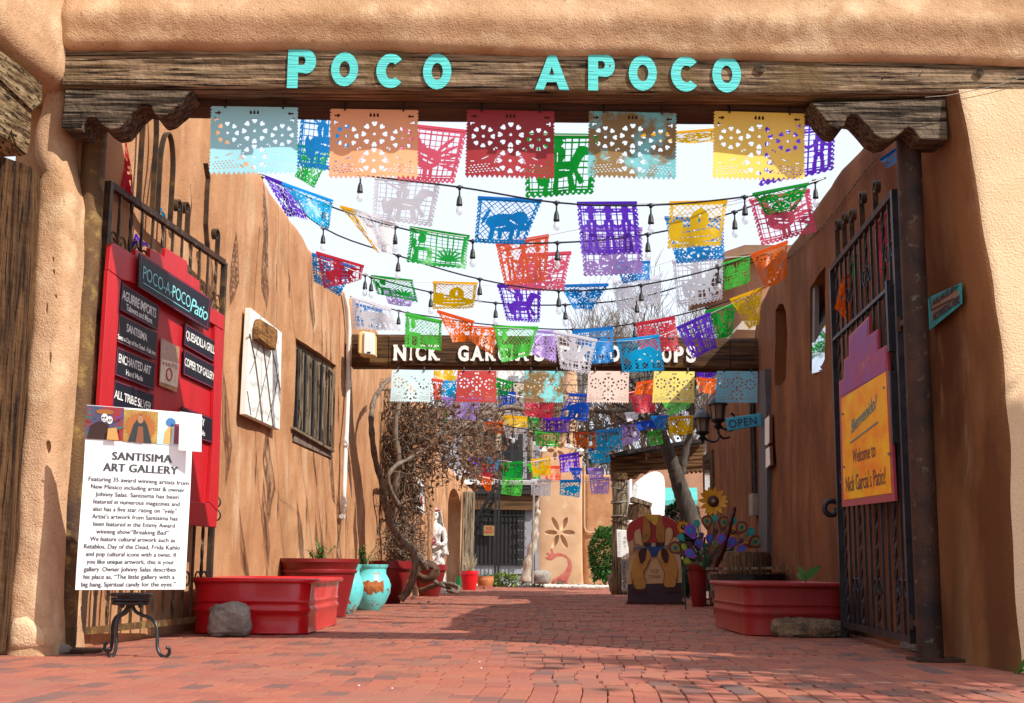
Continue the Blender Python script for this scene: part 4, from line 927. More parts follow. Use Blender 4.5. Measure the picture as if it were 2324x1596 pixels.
spk = thing('loudspeaker', at(832, 806, 18.9), 'cream and white loudspeaker mounted at the left end of the far beam', 'speaker')
m = MB(); m.prism([at(x, y, 18.75) for x, y in ((813, 756), (823, 751), (851, 756), (851, 808), (823, 806), (812, 802))], (0, .28, 0)); fixn(m.build('cabinet', mat('cream_plastic', (.75, .55, .24), (.70, .50, .2), rough=.5), spk), .02)
m = MB(); m.prism([at(x, y, 18.72) for x, y in ((826, 754), (849, 758), (849, 806), (825, 803))], (0, .05, 0)); fixn(m.build('grille', M_white, spk), .01)
m = MB(); m.box(at(837, 800, 18.71), (.05, .01, .02)); m.build('badge', M_dark, spk)

# ================================================================= vine
M_vine = mat('vine_bark', (.22, .17, .13), (.07, .05, .036), rough=.9, ns=7, bump=.6, bs=40, stretch=(3, 3, 1))
M_vinet = mat('vine_twig', (.18, .115, .07), (.055, .035, .024), rough=.9, ns=3)
M_dry = mat('dry_leaf', (.27, .13, .06), (.10, .045, .022), rough=.8, ns=6, transl=.3)
vr = thing('grape_vine', at(910, 1350, 21.5), 'leafless twisting grape vine climbing the left wall with dead brown leaves', 'vine')
def spl(pts, k=5):
    Q = []
    for i in range(len(pts)-1):
        p0, p1, p2, p3 = pts[max(i-1, 0)], pts[i], pts[i+1], pts[min(i+2, len(pts)-1)]
        for j in range(k):
            t = j/k; Q.append(.5*((2*p1)+(p2-p0)*t+(2*p0-5*p1+4*p2-p3)*t*t+(3*p1-p0-3*p2+p3)*t*t*t))
    return Q+[pts[-1]]
def taper(n, a, b_): return [a+(b_-a)*i/(n-1)+.006*math.sin(i*1.7) for i in range(n)]
for pts, r0_, r1_ in (([(908, 1361, 21.5), (927, 1339, 21.5), (942, 1290, 21.4), (937, 1252, 21.4), (915, 1230, 21.4), (889, 1195, 21.2), (876, 1153, 21), (867, 1099, 20.8), (852, 1044, 20.5), (844, 985, 20.2), (843, 940, 20.2), (850, 905, 20.4), (866, 880, 20.6), (884, 860, 21)], .066, .036),
                     ([(915, 1340, 23), (905, 1290, 23), (900, 1230, 23), (893, 1170, 22.8), (899, 1100, 22.6), (905, 1040, 22.5), (897, 980, 22.4), (905, 920, 22.4), (915, 880, 22.6)], .085, .035),
                     ([(930, 1335, 24), (920, 1270, 24), (918, 1200, 24), (908, 1150, 24), (918, 1080, 23.8), (925, 1000, 23.8), (940, 950, 24)], .07, .03),
                     ([(905, 1150, 22.5), (880, 1095, 22), (895, 1060, 22), (930, 1040, 22.5), (960, 1020, 23)], .05, .025),
                     ([(905, 1230, 22.8), (930, 1250, 22.6), (955, 1270, 22.6), (965, 1290, 22.8)], .09, .06),
                     ([(950, 1000, 24), (1010, 985, 25), (1060, 960, 26), (1100, 940, 27), (1150, 925, 28), (1230, 935, 28), (1300, 925, 28), (1380, 935, 28.5), (1460, 925, 29)], .07, .05)):
    P_ = spl([at(*p) for p in pts]); MB().tube(P_, taper(len(P_), r0_, r1_), 8).build('trunk', M_vine, vr, smooth=True)
r9 = random.Random(5)
tw = MB(); lf = MB()
def walk(p, d, n, st_, r_, box, wob=.55):
    pts = [p]
    for i in range(n):
        d = (d+Vector((r9.gauss(0, wob), r9.gauss(0, wob*.6), r9.gauss(0, wob)))).normalized(); p = p+d*st_; u_, v_ = proj(p)
        if not (box[0] < u_ < box[2] and box[1] < v_ < box[3]): d = -d*.6; 
        pts.append(p)
    tw.tube(pts, [r_*(1-.6*i/n) for i in range(n+1)], 4, False); return pts
def brown(pts, k, sz=.075):
    for _ in range(k):
        p = r9.choice(pts)+Vector((r9.gauss(0, .05), r9.gauss(0, .05), r9.gauss(-.03, .05))); leaf(lf, p, Vector((r9.gauss(0, 1), r9.gauss(0, 1), -abs(r9.gauss(.6, .6)))), sz*r9.uniform(.6, 1.3), sz*.8, r9.uniform(-.4, .8), Vector((r9.gauss(0, 1), r9.gauss(0, 1), r9.gauss(0, 1))).normalized())
for i in range(300):   # dense column
    t = r9.random(); y = 895+430*t**1.1; x = 912+(r9.random()-.5)*(104-58*t); Y = 22.5+2*r9.random()
    brown(walk(at(x, y, Y), Vector((r9.gauss(0, .5), r9.gauss(0, .4), r9.choice((1, -1)))), 9, .13, r9.uniform(.008, .02), (862, 880, 975 if y < 1090 else 945, 1335)), 2 if y < 1080 else 0)
for i in range(210):   # spreading crown to the right
    x = 900+200*r9.random()**1.3; y = 925+150*r9.random(); Y = 22.5+4*r9.random()
    brown(walk(at(x, y, Y), Vector((r9.gauss(.6, .6), r9.gauss(0, .4), r9.gauss(0, .6))), 10, .13, r9.uniform(.006, .014), (880, 890, 1135, 1085)), 7)
for i in range(150):   # along the pergola wires to the right
    x = 1080+430*r9.random(); y = 925+10*math.sin(x*.02)+55*r9.random(); Y = 26.5+3*r9.random()
    brown(walk(at(x, y, Y), Vector((r9.gauss(0, 1), r9.gauss(0, .3), r9.gauss(-.1, .5))), 9, .14, r9.uniform(.006, .016), (1060, 890, 1545, 1010), .5), 5, .085)
for i in range(16):
    p = at(900+r9.random()*30, 1200+r9.random()*100, 22.5); walk(p, Vector((r9.gauss(.2, 1), -.2, r9.gauss(0, .5))), 9, .12, .012, (850, 1180, 955, 1340), .5)
o = tw.build('twigs', M_vinet, vr); o['kind'] = 'stuff'; o = lf.build('dead_leaves', M_dry, vr); o['kind'] = 'stuff'
g = G(966, 1338)
m = MB()
for k in range(4):
    c = at(967, 1296, 24.5); m.tube([c+Vector((math.cos(a)*(.15+.02*k)+.02*math.sin(3*a+k), -.12+.06*k, math.sin(a)*(.11+.02*k)+.02*math.cos(2*a))) for a in [2*math.pi*i/18 for i in range(19)]], .05, 7, False)
tag(m.build('twisted_root', mat('root_bark', (.12, .06, .03), (.05, .028, .018), rough=.95, ns=8, bump=.9, bs=40), smooth=True), 'coiled brown root lump in front of the dark red pot', 'root')
for k, (pts, r_, lab) in enumerate((([(953, 1342, 25.5), (985, 1330, 25.2), (1015, 1325, 25), (1040, 1333, 24.8), (1036, 1345, 24.6), (1015, 1341, 24.8)], .05, 'grey driftwood branch lying hooked on the bricks'), ([(972, 1314, 25), (990, 1322, 25), (1010, 1332, 25), (1030, 1340, 25)], .045, 'straight grey driftwood stick leaning from the coiled root'))):
    P_ = spl([at(*p) for p in pts])
    for p in P_: p.z = max(p.z, .05)
    tag(MB().tube(P_, taper(len(P_), r_, r_*.6), 8).build('driftwood', M_vine, smooth=True), lab, 'driftwood')
for k in range(34):
    x, y = r9.uniform(880, 1010), r9.uniform(1345, 1372); p = G(x, y); m = MB()
    leaf(m, p+Vector((0, 0, .012)), Vector((r9.gauss(0, 1), r9.gauss(0, 1), .1)), .10, .07, .1); tag(m.build('fallen_leaf', M_dry), 'dead brown leaf lying on the bricks below the vine', 'leaf', 'fallen leaves below the vine')

# ================================================================= bride statue
sY = 31.0; g = G(984, 1344); sx_ = at(984, 1300, sY).x; S = at(984, 1146, sY).z/2.02; so_ = Vector((sx_, sY, 0))
M_stat = mat('statue_white', (.78, .77, .74), (.62, .60, .56), rough=.75, ns=7, bump=.3, bs=30)
M_rose = mat('rose_red', (.34, .03, .06), (.5, .2, .22), rough=.6, ns=30)
ss = thing('bride_statue', so_, 'life-size white skeleton bride statue with rose wreath and bouquet', 'statue')
q = lambda x, y, z: so_+Vector((x*S, y*S, z*S))
m = MB()
m.lathe([(r_*S, z*S) for r_, z in ((.30, .02), (.31, .08), (.26, .10), (.30, .14), (.29, .3), (.26, .6), (.22, .9), (.17, 1.12), (.145, 1.2), (.16, 1.3), (.19, 1.42), (.20, 1.50), (.14, 1.56), (.06, 1.6), (.055, 1.66), (.05, 1.68))], so_, 36, sy=.7, fn=lambda a, z: 1+(.05*math.sin(a*14) if .12*S < z < 1.1*S else 0))
o = m.build('dress', M_stat, ss, smooth=True)
for sgn in (-1, 1):
    m = MB(); P_ = spl([q(sgn*.19, 0, 1.47), q(sgn*.245, -.03, 1.30), q(sgn*.25, -.08, 1.14), q(sgn*.13, -.22, 1.10), q(sgn*.05, -.27, 1.13)]); m.tube(P_, [.065*S*(1-.5*abs(i/(len(P_)-1)-.1)) for i in range(len(P_))], 10); m.build('arm', M_stat, ss, smooth=True)
    m = MB(); P_ = spl([q(sgn*.24, -.06, 1.14), q(sgn*.25, -.05, 1.0), q(sgn*.23, -.03, .86)]); m.tube(P_, taper(len(P_), .05*S, .085*S), 8); m.build('sleeve', M_stat, ss, smooth=True)
    m = MB()
    for k in range(5): b_ = q(sgn*.05-.04*sgn*k*.3, -.29, 1.15-.018*k); m.tube([b_, b_+Vector((-sgn*.05*S, -.025*S, .0)), b_+Vector((-sgn*.085*S, .0, .01*S))], .008*S, 5)
    m.build('fingers', M_stat, ss, smooth=True)
m = MB(); m.ball(q(0, -.01, 1.79), .105*S, 20, (.86, .95, 1.22)); m.ball(q(0, -.055, 1.71), .055*S, 12, (.95, .9, .8)); m.tube([q(0, -.1, 1.80), q(0, -.125, 1.76)], [.01*S, .016*S], 6)
m.build('head', M_stat, ss, smooth=True)
m = MB()
for sgn in (-1, 1): m.ball(q(sgn*.037, -.098, 1.805), .024*S, 10, (1.1, .5, 1.1))
m.build('eye_sockets', mat('teal_paint', (.05, .35, .40), (.01, .03, .04), ns=40), ss)
m = MB(); m.ball(q(0, -.115, 1.755), .011*S, 6); m.bar(q(-.03, -.108, 1.713), q(.03, -.108, 1.713), .006*S, .006*S); m.build('mouth', M_dark, ss)
m = MB()
def veil(u, v):
    a = R(200)*(u-.5)+R(90); wv = 1+.06*math.sin(u*40)*v; w_ = (.125+.20*v**.8)*wv; return q(math.cos(a)*w_, math.sin(a)*w_*.75+.02, 1.93-1.05*v-.04*abs(u-.5)*2*(1-v))
m.grid(veil, 48, 16); m.grid(lambda u, v: veil(1-u, v)+Vector((0, .012, 0)), 48, 16); m.lathe([(.02*S, .09*S), (.08*S, .06*S), (.125*S, 0)], q(0, .02, 1.86), 16)
m.build('veil', M_stat, ss, smooth=True)
for nm, cc in (('rose', [q(math.cos(a)*.115, math.sin(a)*.12-.0, 1.90) for a in [math.pi*(1+.14*i) for i in range(8)]]), ('rose', [q(r9.gauss(.0, .05), -.33, 1.20+r9.gauss(0, .045)) for _ in range(14)]), ('rose', [q(x, -.205, z) for x, z in ((.0, .92), (.05, .78), (-.02, .77), (.06, .58), (-.03, .57))])):
    for c in cc: m = MB(); m.ball(c, (.026 if c.z > .97*S*1.0 else .017)*S, 7); m.build(nm, M_rose, ss)
m = MB(); m.box(q(0, 0, .03), (.62*S, .5*S, .09*S)); m.build('plinth', M_stat, ss)

# ================================================================= low arched wall beyond the vine
aw = adobe('adobe_wall', M_left, L0, AX, NX, 19.9, 29.0, lambda u: 3.35-.02*(u-20), .6, du=.25, dz=.25, rad=.25, amp=.04, seed=33)
ac = MB(); pts = [L0+AX*21.6+UZ*-.2, L0+AX*21.6+UZ*1.9]+[L0+AX*(23.4-1.8*math.cos(R(a)))+UZ*(1.9+.85*math.sin(R(a))) for a in range(15, 180, 15)]+[L0+AX*25.2+UZ*1.9, L0+AX*25.2+UZ*-.2]
ac.prism([p+NX*.6 for p in pts], -NX*1.8); cut(aw, [ac.build('cutter', M_dark)])
tag(aw, 'low orange adobe wall pierced by a rounded arch behind the bride statue', 'wall')
rx_ = at(1062, 1330, 36.8)
m = MB(); P_ = [(1046, 1334), (1044, 1300), (1047, 1240), (1049, 1180), (1050, 1116), (1060, 1114), (1078, 1117), (1077, 1150), (1075, 1210), (1073, 1250), (1075, 1300), (1078, 1334)]
m.prism([at(x, y, 36.8) for x, y in P_], (0, .3, 0)); o = fixn(m.build('split_log_post', M_greyw), .03); tag(o, 'broad weathered split log standing upright beside the arch', 'post')

# ================================================================= far building with balcony
FB = 44.5
M_bw = mat('grey_plaster', (.30, .29, .32), (.22, .21, .24), rough=.9, ns=2)  # plaster greyed down, its shade put into the colour
fb = thing('balcony_building', at(1140, 1325, FB), 'two-storey grey plastered building with a dark barred ground floor and balcony', 'building')
def fbox(x0, x1, y0, y1, Y, d, name, m_, par=fb, bev=0):
    a, b_ = at(x0, y0, Y), at(x1, y1, Y); z0, z1 = min(a.z, b_.z), max(a.z, b_.z)
    m = MB(); m.box(((a.x+b_.x)/2, Y+d/2, (z0+z1)/2), (abs(b_.x-a.x), d, z1-z0)); return fixn(m.build(name, m_, par), bev)
fbox(960, 1222, 1100, 1330, FB+.3, .4, 'ground_floor_wall', M_bw)
fbox(985, 1225, 900, 1100, FB+1.6, .4, 'upper_wall', M_bw)
fbox(985, 1225, 1088, 1101, FB-.2, 2.2, 'balcony_slab', M_white)
fbox(985, 1225, 1101, 1122, FB-.1, .3, 'balcony_beam', M_dark)
fbox(985, 1225, 1122, 1158, FB+.05, .25, 'wood_fascia', wood('dark_fascia', (.05, .025, .012), (.14, .07, .03), 0, 2, .4))
w1 = fbox(1078, 1190, 1158, 1284, FB+.22, .06, 'window', M_dark)
for i in range(12): x = 1084+i*9.2; p, q_ = at(x, 1158, FB+.08), at(x, 1284, FB+.08); q_.x = p.x; MB().bar(p, q_, .025, .02).build('bar', M_black, w1)
for y in (1170, 1282): MB().bar(at(1078, y, FB+.06), at(1190, y, FB+.06), .03, .03).build('cross_bar', M_black, w1)
for sx2 in (1180, 1187): 
    for k in range(5): m = MB(); m.tube(spiral(at(sx2, 1180+k*22, FB+.05), XX, UZ, .1, 1.2), .012, 4); m.build('scroll', M_black, w1)
fr_ = thing('rent_notice', at(1110, 1216, FB+.02), 'yellow notice with red letters in the dark ground floor window', 'sign')
fbox(1098, 1123, 1193, 1216, FB+.0, .02, 'card', mat('yellow_card', (.26, .20, .05), (.20, .16, .05)), fr_)
m = MB(); px_text(m, 'FOR', lambda x, y: at(x, y, FB-.01), (1104, 1202), (1118, 1202), (1104, 1195), offset=.03); px_text(m, 'RENT', lambda x, y: at(x, y, FB-.01), (1100, 1210), (1121, 1210), (1100, 1204), offset=.03); m.build('lettering', mat('sign_red', (.5, .04, .05)), fr_)
for x0, x1, y0, y1 in ((1096, 1122, 985, 1075), (1140, 1168, 985, 1080), (1172, 1186, 985, 1080)):
    w2 = fbox(x0, x1, y0, y1, FB+1.52, .06, 'window', M_dark)
    for i in range(int((x1-x0)/5)): p = at(x0+3+i*5, y0, FB+1.45); q_ = at(x0+3+i*5, y1, FB+1.45); q_.x = p.x; MB().bar(p, q_, .03, .02).build('bar', M_black, w2)
for x in (1055, 1080, 1128, 1204): 
    p, q_ = at(x, 1090, FB), at(x, 925, FB); q_.x = p.x; m = MB(); m.tube([p, q_], .12, 10); m.build('porch_post', wood('pale_log', (.16, .11, .07), (.42, .33, .22), 2, 4, .6), fb, smooth=True)
m = MB(); m.tube([at(1050, 976, FB-.05), at(1130, 978, FB-.05)], .11, 10); m.build('porch_beam', M_greyw, fb, smooth=True)
rl = thing('balcony_railing', at(1170, 1090, FB-.3), 'black iron balcony railing with scrolls above the ground floor', 'railing')
for y in (1024, 1088): MB().bar(at(1128, y, FB-.3), at(1218, y, FB-.3), .04, .04).build('rail', M_black, rl)
for i in range(19): x = 1130+i*4.7; p = at(x, 1088, FB-.3); q_ = at(x, 1024, FB-.3); q_.x = p.x; MB().bar(p, q_, .02, .02).build('bar', M_black, rl)
for i in range(6): m = MB(); m.tube(spiral(at(1182+i % 3*12, 1045+(i//3)*22, FB-.32), XX, UZ, .14, 1.3), .012, 4); m.build('scroll', M_black, rl)
stc = thing('iron_staircase', at(1080, 1180, 43.4), 'black iron stair rising behind the split log to the balcony', 'staircase')
for dy in (0, 24): MB().bar(at(1075, 1215-dy, 43.4), at(1128, 1120-dy, 43.4), .05, .12).build('stringer', M_black, stc)
for i in range(7): MB().box(at(1079+i*7.5, 1208-i*13.4, 43.5), (.3, .5, .03)).build('tread', M_black, stc)
for i in range(8): p = at(1076+i*7.2, 1190-i*13, 43.3); MB().bar(p, p+UZ*.9, .02, .02).build('baluster', M_black, stc)
ig = thing('iron_gantry', at(1168, 1325, 42.5), 'tall black iron frame standing before the dark ground floor', 'iron gantry')
for x in (1123, 1131, 1211): 
    p, q_ = at(x, 1318, 42.5), at(x, 1024 if x < 1200 else 1100, 42.5); q_.x = p.x; p.z = 0; MB().bar(p, q_, .07, .07).build('upright', M_black, ig)
for y in (1107, 1305): MB().bar(at(1120, y, 42.5), at(1214, y, 42.5), .06, .06).build('cross_bar', M_black, ig)

# adobe column with flower reliefs
col = MB()
cY = 46.0
def colrows(rows):
    L_ = []
    for xl, xr, y in rows:
        a, b_ = at(xl, y, cY), at(xr, y, cY); z = a.z; lp_ = []; r_ = .13
        for t in (0, .03, .1, .25, .4, .5, .6, .75, .9, .97, 1):
            e = min(t, 1-t)*(b_.x-a.x); lp_.append(Vector((a.x+(b_.x-a.x)*t, cY+(r_-math.sqrt(max(0, r_*r_-max(0, r_-e)**2)) if e < r_ else 0), z)))
        lp_ += [Vector((b_.x, cY+1.1, z)), Vector((a.x, cY+1.1, z))]; L_.append(lp_)
    return L_
rows = [(1214, 1326, 1345), (1218, 1323, 1300), (1220, 1322, 1250), (1220, 1322, 1200), (1221, 1322, 1150), (1223, 1322, 1100), (1225, 1322, 1060), (1228, 1322, 1030), (1232, 1321, 1018), (1242, 1318, 1010), (1272, 1313, 1002), (1276, 1311, 985), (1279, 1311, 940), (1280, 1311, 880), (1283, 1309, 842)]
L_ = colrows(rows); k = len(L_[0]); vs = [v for l_ in L_ for v in l_]
col.add(vs, [(i*k+j, i*k+(j+1) % k, (i+1)*k+(j+1) % k, (i+1)*k+j) for i in range(len(L_)-1) for j in range(k)]+[tuple(range(k-1, -1, -1)), tuple(range((len(L_)-1)*k, len(L_)*k))])
co = thing('adobe_column', at(1270, 1330, cY), 'tall adobe column carved with petal reliefs at the end of the patio', 'column')
M_col = mat('stucco_column', (.60, .38, .23), (.50, .29, .165), rough=.95, ns=1.2, bump=.3, bs=30, spec=.1, speck=((.66, .50, .36), 1.6, .6, .75))
cb = col.build('column', M_col); cb.parent = None
cut_l = []
def petals(cx, cy, rr, n, s_, ang0, ry=1.):
    for i in range(n):
        a = R(ang0+360*i/n); cc = at(cx+math.cos(a)*rr, cy-math.sin(a)*rr*ry, cY); U = XX*math.cos(a)+UZ*math.sin(a)*ry; V = XX*-math.sin(a)+UZ*math.cos(a)
        m = MB(); m.ball(Vector((0, 0, 0)), 1, 16); k_ = FPX/cY
        m.v = [cc+U*(v.x*rr*.74/k_)+V*(v.z*s_/k_)+YY*(v.y*.13) for v in m.v]; cut_l.append(m.build('cutter', M_dark))
petals(1270, 1209, 20, 6, 6, 0, 1.15)
petals(1262, 1022, 13, 5, 5, 40, 1.1)
cut(cb, cut_l)
cb.parent = co; cb.location = cb.location-co.location
m = MB()
ko = [(1251, 1330), (1253, 1316), (1268, 1308), (1283, 1296), (1290, 1282), (1288, 1268), (1278, 1262), (1266, 1262), (1258, 1268), (1250, 1272), (1239, 1268), (1239, 1264), (1248, 1264), (1240, 1256), (1243, 1253), (1252, 1259), (1250, 1246), (1254, 1245), (1257, 1257), (1270, 1255), (1285, 1260), (1296, 1272), (1299, 1288), (1295, 1304), (1288, 1318), (1289, 1330), (1282, 1322), (1268, 1317), (1258, 1322), (1256, 1330)]
m.prism([at(x, y, cY-.01) for x, y in ko], (0, .02, 0)); fixn(m.build('painted_figure', mat('faded_red', (.45, .085, .07), (.52, .16, .12), rough=.9, ns=6), co))
m = MB()
for x, y in ((1232, 1022), (1240, 1014), (1290, 1012), (1306, 1016), (1250, 1012), (1316, 1022)): m.ball(at(x, y, cY+.02), .1, 8, (1.6, .4, .7))
m.build('lime_patch', M_white, co)
# low wall right of the column, roofs behind
lw2 = adobe('adobe_wall', M_left, Vector((at(1322, 1200, 46.6).x, 46.6, 0)), XX, -YY, 0, 1.35, lambda u: at(1360, 1077, 46.6).z, .5, rad=.12, amp=.02, seed=40)
tag(lw2, 'orange adobe wall with a conduit between the carved column and the numbered post', 'wall')
m = MB(); m.tube([at(x, y, 46.5) for x, y in ((1326, 1060), (1326, 1195), (1329, 1205), (1336, 1209), (1355, 1209))], .04, 8); tag(m.build('conduit', mat('tan_pipe', (.5, .30, .17))), 'thin tan conduit bending along the far adobe wall', 'pipe')
def farbox(name, x0, x1, y0, y1, Y, d, m_, lab, cat='building'):
    a, b_ = at(x0, y0, Y), at(x1, y1, Y); m = MB(); z1, z0 = a.z, b_.z; m.box(((a.x+b_.x)/2, Y+d/2, (z0+z1)/2), (b_.x-a.x, d, z1-z0)); root = thing(name, ((a.x+b_.x)/2, Y, z0), lab, cat); fixn(m.build('wall', m_, root), .05); return root
q1 = farbox('adobe_building', 1100, 1285, 900, 1330, 52, 4, mat('stucco_far', (.40, .21, .12), (.32, .16, .09), rough=.95, ns=1), 'brown adobe upper storey behind the grey balcony building')
m = MB(); m.prism([at(x, y, 51.5) for x, y in ((1080, 905), (1160, 870), (1300, 872), (1300, 905))], (0, 6, 0)); fixn(m.build('roof', mat('sandy_roof', (.52, .44, .33), (.40, .33, .24), rough=.95, ns=4), q1))
q2 = farbox('white_building', 1075, 1240, 838, 900, 62, 5, M_plaster, 'distant white upper storey glimpsed between the hanging panels')
for x in (1155, 1185): a, b_ = at(x, 853, 61.9), at(x+22, 866, 61.9); m = MB(); m.box(((a.x+b_.x)/2, 61.95, (a.z+b_.z)/2), (b_.x-a.x, .1, a.z-b_.z)); m.build('window', mat('grey_glass', (.30, .32, .35)), q2)
q3 = farbox('awning_building', 1400, 1680, 1060, 1330, 49, 4, mat('stucco_far2', (.40, .20, .12), (.3, .14, .08), rough=.95, ns=1), 'terracotta shop wall with a turquoise awning seen through the wooden portal')
m = MB(); m.add([at(1508, 1107, 48.9), at(1582, 1107, 48.9), at(1583, 1135, 47.2), at(1508, 1135, 47.2), at(1583, 1147, 47.2), at(1508, 1147, 47.2)], [(0, 1, 2, 3), (3, 2, 4, 5)]); m.build('awning', mat('turquoise_canvas', (.08, .42, .38), (.07, .36, .33), rough=.8), q3)
m = MB(); a, b_ = at(1508, 1149, 48.95), at(1590, 1320, 48.95); m.box(((a.x+b_.x)/2, 48.95, (a.z+b_.z)/2), (b_.x-a.x, .1, a.z-b_.z)); m.build('shopfront', mat('dark_red_front', (.08, .015, .012)), q3)
ev = thing('roof_eave', at(1690, 590, 26), 'brown timber roof eave of the house behind the right wall', 'roof')
m = MB(); m.prism([at(x, y, 24) for x, y in ((1643, 572), (1690, 556), (1800, 556), (1800, 574), (1690, 578), (1643, 590))], (0, 5, 0)); fixn(m.build('fascia', mat('eave_wood', (.24, .12, .06), (.16, .08, .04)), ev))
m = MB(); m.prism([at(x, y, 24.5) for x, y in ((1668, 590), (1800, 578), (1800, 760), (1735, 760), (1690, 632))], (0, 4, 0)); fixn(m.build('gable_wall', mat('stucco_far2', (.40, .20, .12)), ev))
m = MB(); m.prism([at(x, y, 22.5) for x, y in ((1672, 748), (1685, 728), (1760, 728), (1760, 750))], (0, 3, 0)); fixn(m.build('lower_eave', mat('eave_pale', (.5, .40, .32)), ev))
# ================================================================= wooden portal with number plate
C5 = lambda x, y: (1305+x*.2488, 1021.3+y*.2488)
C3 = lambda x, y: (1418.5+x*.231, 709.2+y*.231)
PO = 31.0
M_port = wood('portal_wood', (.045, .02, .009), (.20, .10, .04), 0, 2.4, .8)
ptl = thing('wooden_portal', at(1406, 1346, PO), 'weathered wooden portal with scalloped beam and number plate before the right wall', 'portal')
for k, (yl, yr) in enumerate(((1040, 1010), (1051, 1026), (1062, 1043))):
    a0, a1 = (1386, yl), (1598, yr)
    m = MB(); m.prism([at(x, y, PO-.02*k) for x, y in (a0, a1, (1598, yr+15), (1386, yl+10.5))], (0, .35, 0)); fixn(m.build('plank', M_port, ptl), .01)
m = MB(); m.prism([at(x, y, PO-.5) for x, y in ((1374, 1033), (1420, 1022), (1518, 1006), (1602, 994), (1602, 1001), (1520, 1014), (1425, 1030), (1388, 1037), (1376, 1041))], (0, 2.2, 0)); fixn(m.build('roof', M_dark, ptl))
m = MB(); m.prism([at(x, y, PO-.1) for x, y in ((1388, 1072), (1480, 1060), (1478, 1066), (1468, 1074), (1460, 1072), (1452, 1076), (1446, 1086), (1436, 1084), (1430, 1088), (1424, 1086), (1388, 1090))], (0, .4, 0)); fixn(m.build('corbel', M_port, ptl), .01)
m = MB(); pts = [at(1528, 1050, PO), at(1598, 1040, PO)]+[at(1598-i*5, 1066+(6 if i % 2 else 0)+i*.4, PO) for i in range(14)]; m.prism(pts, (0, .3, 0)); fixn(m.build('scallop_trim', M_port, ptl))
m = MB(); P_ = [at(1406-0*t, 1088+t*258, PO-.1) for t in (0, .25, .5, .75, 1)]
for i, p in enumerate(P_): p.x = P_[0].x+.02*math.sin(i*2)
P_[-1].z = 0; m.tube(P_, [.19, .185, .18, .185, .20], 14); m.build('post', M_greyw, ptl, smooth=True)
m = MB(); a, b_ = at(1388, 1073, PO-.32), at(1424, 1089, PO-.32); m.box(((a.x+b_.x)/2, PO-.29, (a.z+b_.z)/2), (b_.x-a.x, .05, a.z-b_.z)); npl = fixn(m.build('number_plate', M_port, ptl))
m = MB(); px_text(m, '326', lambda x, y: at(x, y, PO-.325), (1391, 1086), (1419, 1086), (1391, 1076), offset=.0, space=1.3); m.build('numerals', mat('brass', (.30, .24, .14), rough=.4, metal=.4), npl)
for k, y in enumerate((1098, 1130, 1133, 1167, 1180)):
    c = at(1406, y, PO-.1); m = MB(); m.tube([c+Vector((math.cos(a)*.2, math.sin(a)*.2, .05*math.sin(a+k)-.02*a)) for a in [2*math.pi*i/16 for i in range(17)]], .014, 5, False); m.build('wire_wrap', M_cement if k != 4 else M_rust, ptl)
hs = thing('hanging_sign', at(1413, 1266, PO-.4), 'white board lettered vertically hanging on the numbered post', 'sign')
m = MB(); m.prism([at(x, y, PO-.45) for x, y in ((1399, 1202), (1425, 1204), (1427, 1266), (1401, 1265))], (0, .04, 0)); fixn(m.build('board', M_white, hs), .01)
m = MB()
for j, ch in enumerate('ENCHANTED'): px_text(m, ch, lambda x, y: at(x, y, PO-.46), (1404, 1212+j*6.1), (1409, 1212+j*6.1), (1404, 1208+j*6.1), offset=-.01)
for j, ch in enumerate('ART'): px_text(m, ch, lambda x, y: at(x, y, PO-.46), (1416, 1224+j*10), (1422, 1224+j*10), (1416, 1217+j*10), offset=-.01)
m.build('lettering', mat('grey_ink', (.22, .22, .24)), hs)
h2 = thing('welcome_board', at(1417, 1343, PO-.4), 'narrow grey vertical welcome board below the white hanging sign', 'sign')
m = MB(); m.prism([at(x, y, PO-.45) for x, y in ((1410, 1269), (1426, 1269), (1426, 1343), (1411, 1343))], (0, .04, 0)); fixn(m.build('board', mat('pale_grey_board', (.34, .32, .30), (.26, .24, .22), ns=8), h2), .008)
m = MB()
for j, ch in enumerate('WELCOME'): px_text(m, ch, lambda x, y: at(x, y, PO-.46), (1415, 1282+j*8.6), (1421, 1282+j*8.6), (1415, 1276+j*8.6), offset=0)
m.build('lettering', M_txtk, h2)
# white rounded chimney and things seen through the portal
m = MB(); cp = [C5(*p) for p in ((515, 760), (505, 600), (520, 420), (540, 320), (590, 260), (680, 205), (740, 192), (790, 210), (822, 260), (828, 400), (812, 760))]
m.prism([at(x, y, 37.5) for x, y in smooth_pts(cp, 1)], (0, 1.2, 0)); o = fixn(m.build('white_chimney', M_plaster), .12); tag(o, 'tall rounded white plaster chimney seen through the wooden portal', 'chimney')
m = MB(); m.prism([at(x, y, 37.3) for x, y in (C5(488, 260), C5(520, 265), C5(520, 760), C5(488, 760))], (0, .5, 0)); o = fixn(m.build('white_pier', M_plaster), .03); tag(o, 'narrow white plaster pier left of the rounded chimney', 'pier')
m = MB(); m.prism([at(x, y, 35.5) for x, y in (C5(525, 425), C5(705, 485), C5(700, 515), C5(525, 470))], (0, .8, 0)); o = fixn(m.build('rough_shelf', M_greyw)); tag(o, 'rough wooden ledge jutting across the white chimney', 'shelf')
m = MB(); m.tube([at(*C5(590, 500), 35.8), at(*C5(585, 640), 35.8)], [.3, .38], 9); tag(m.build('carved_stump', M_postw), 'dark wooden stump below the rough ledge', 'stump')
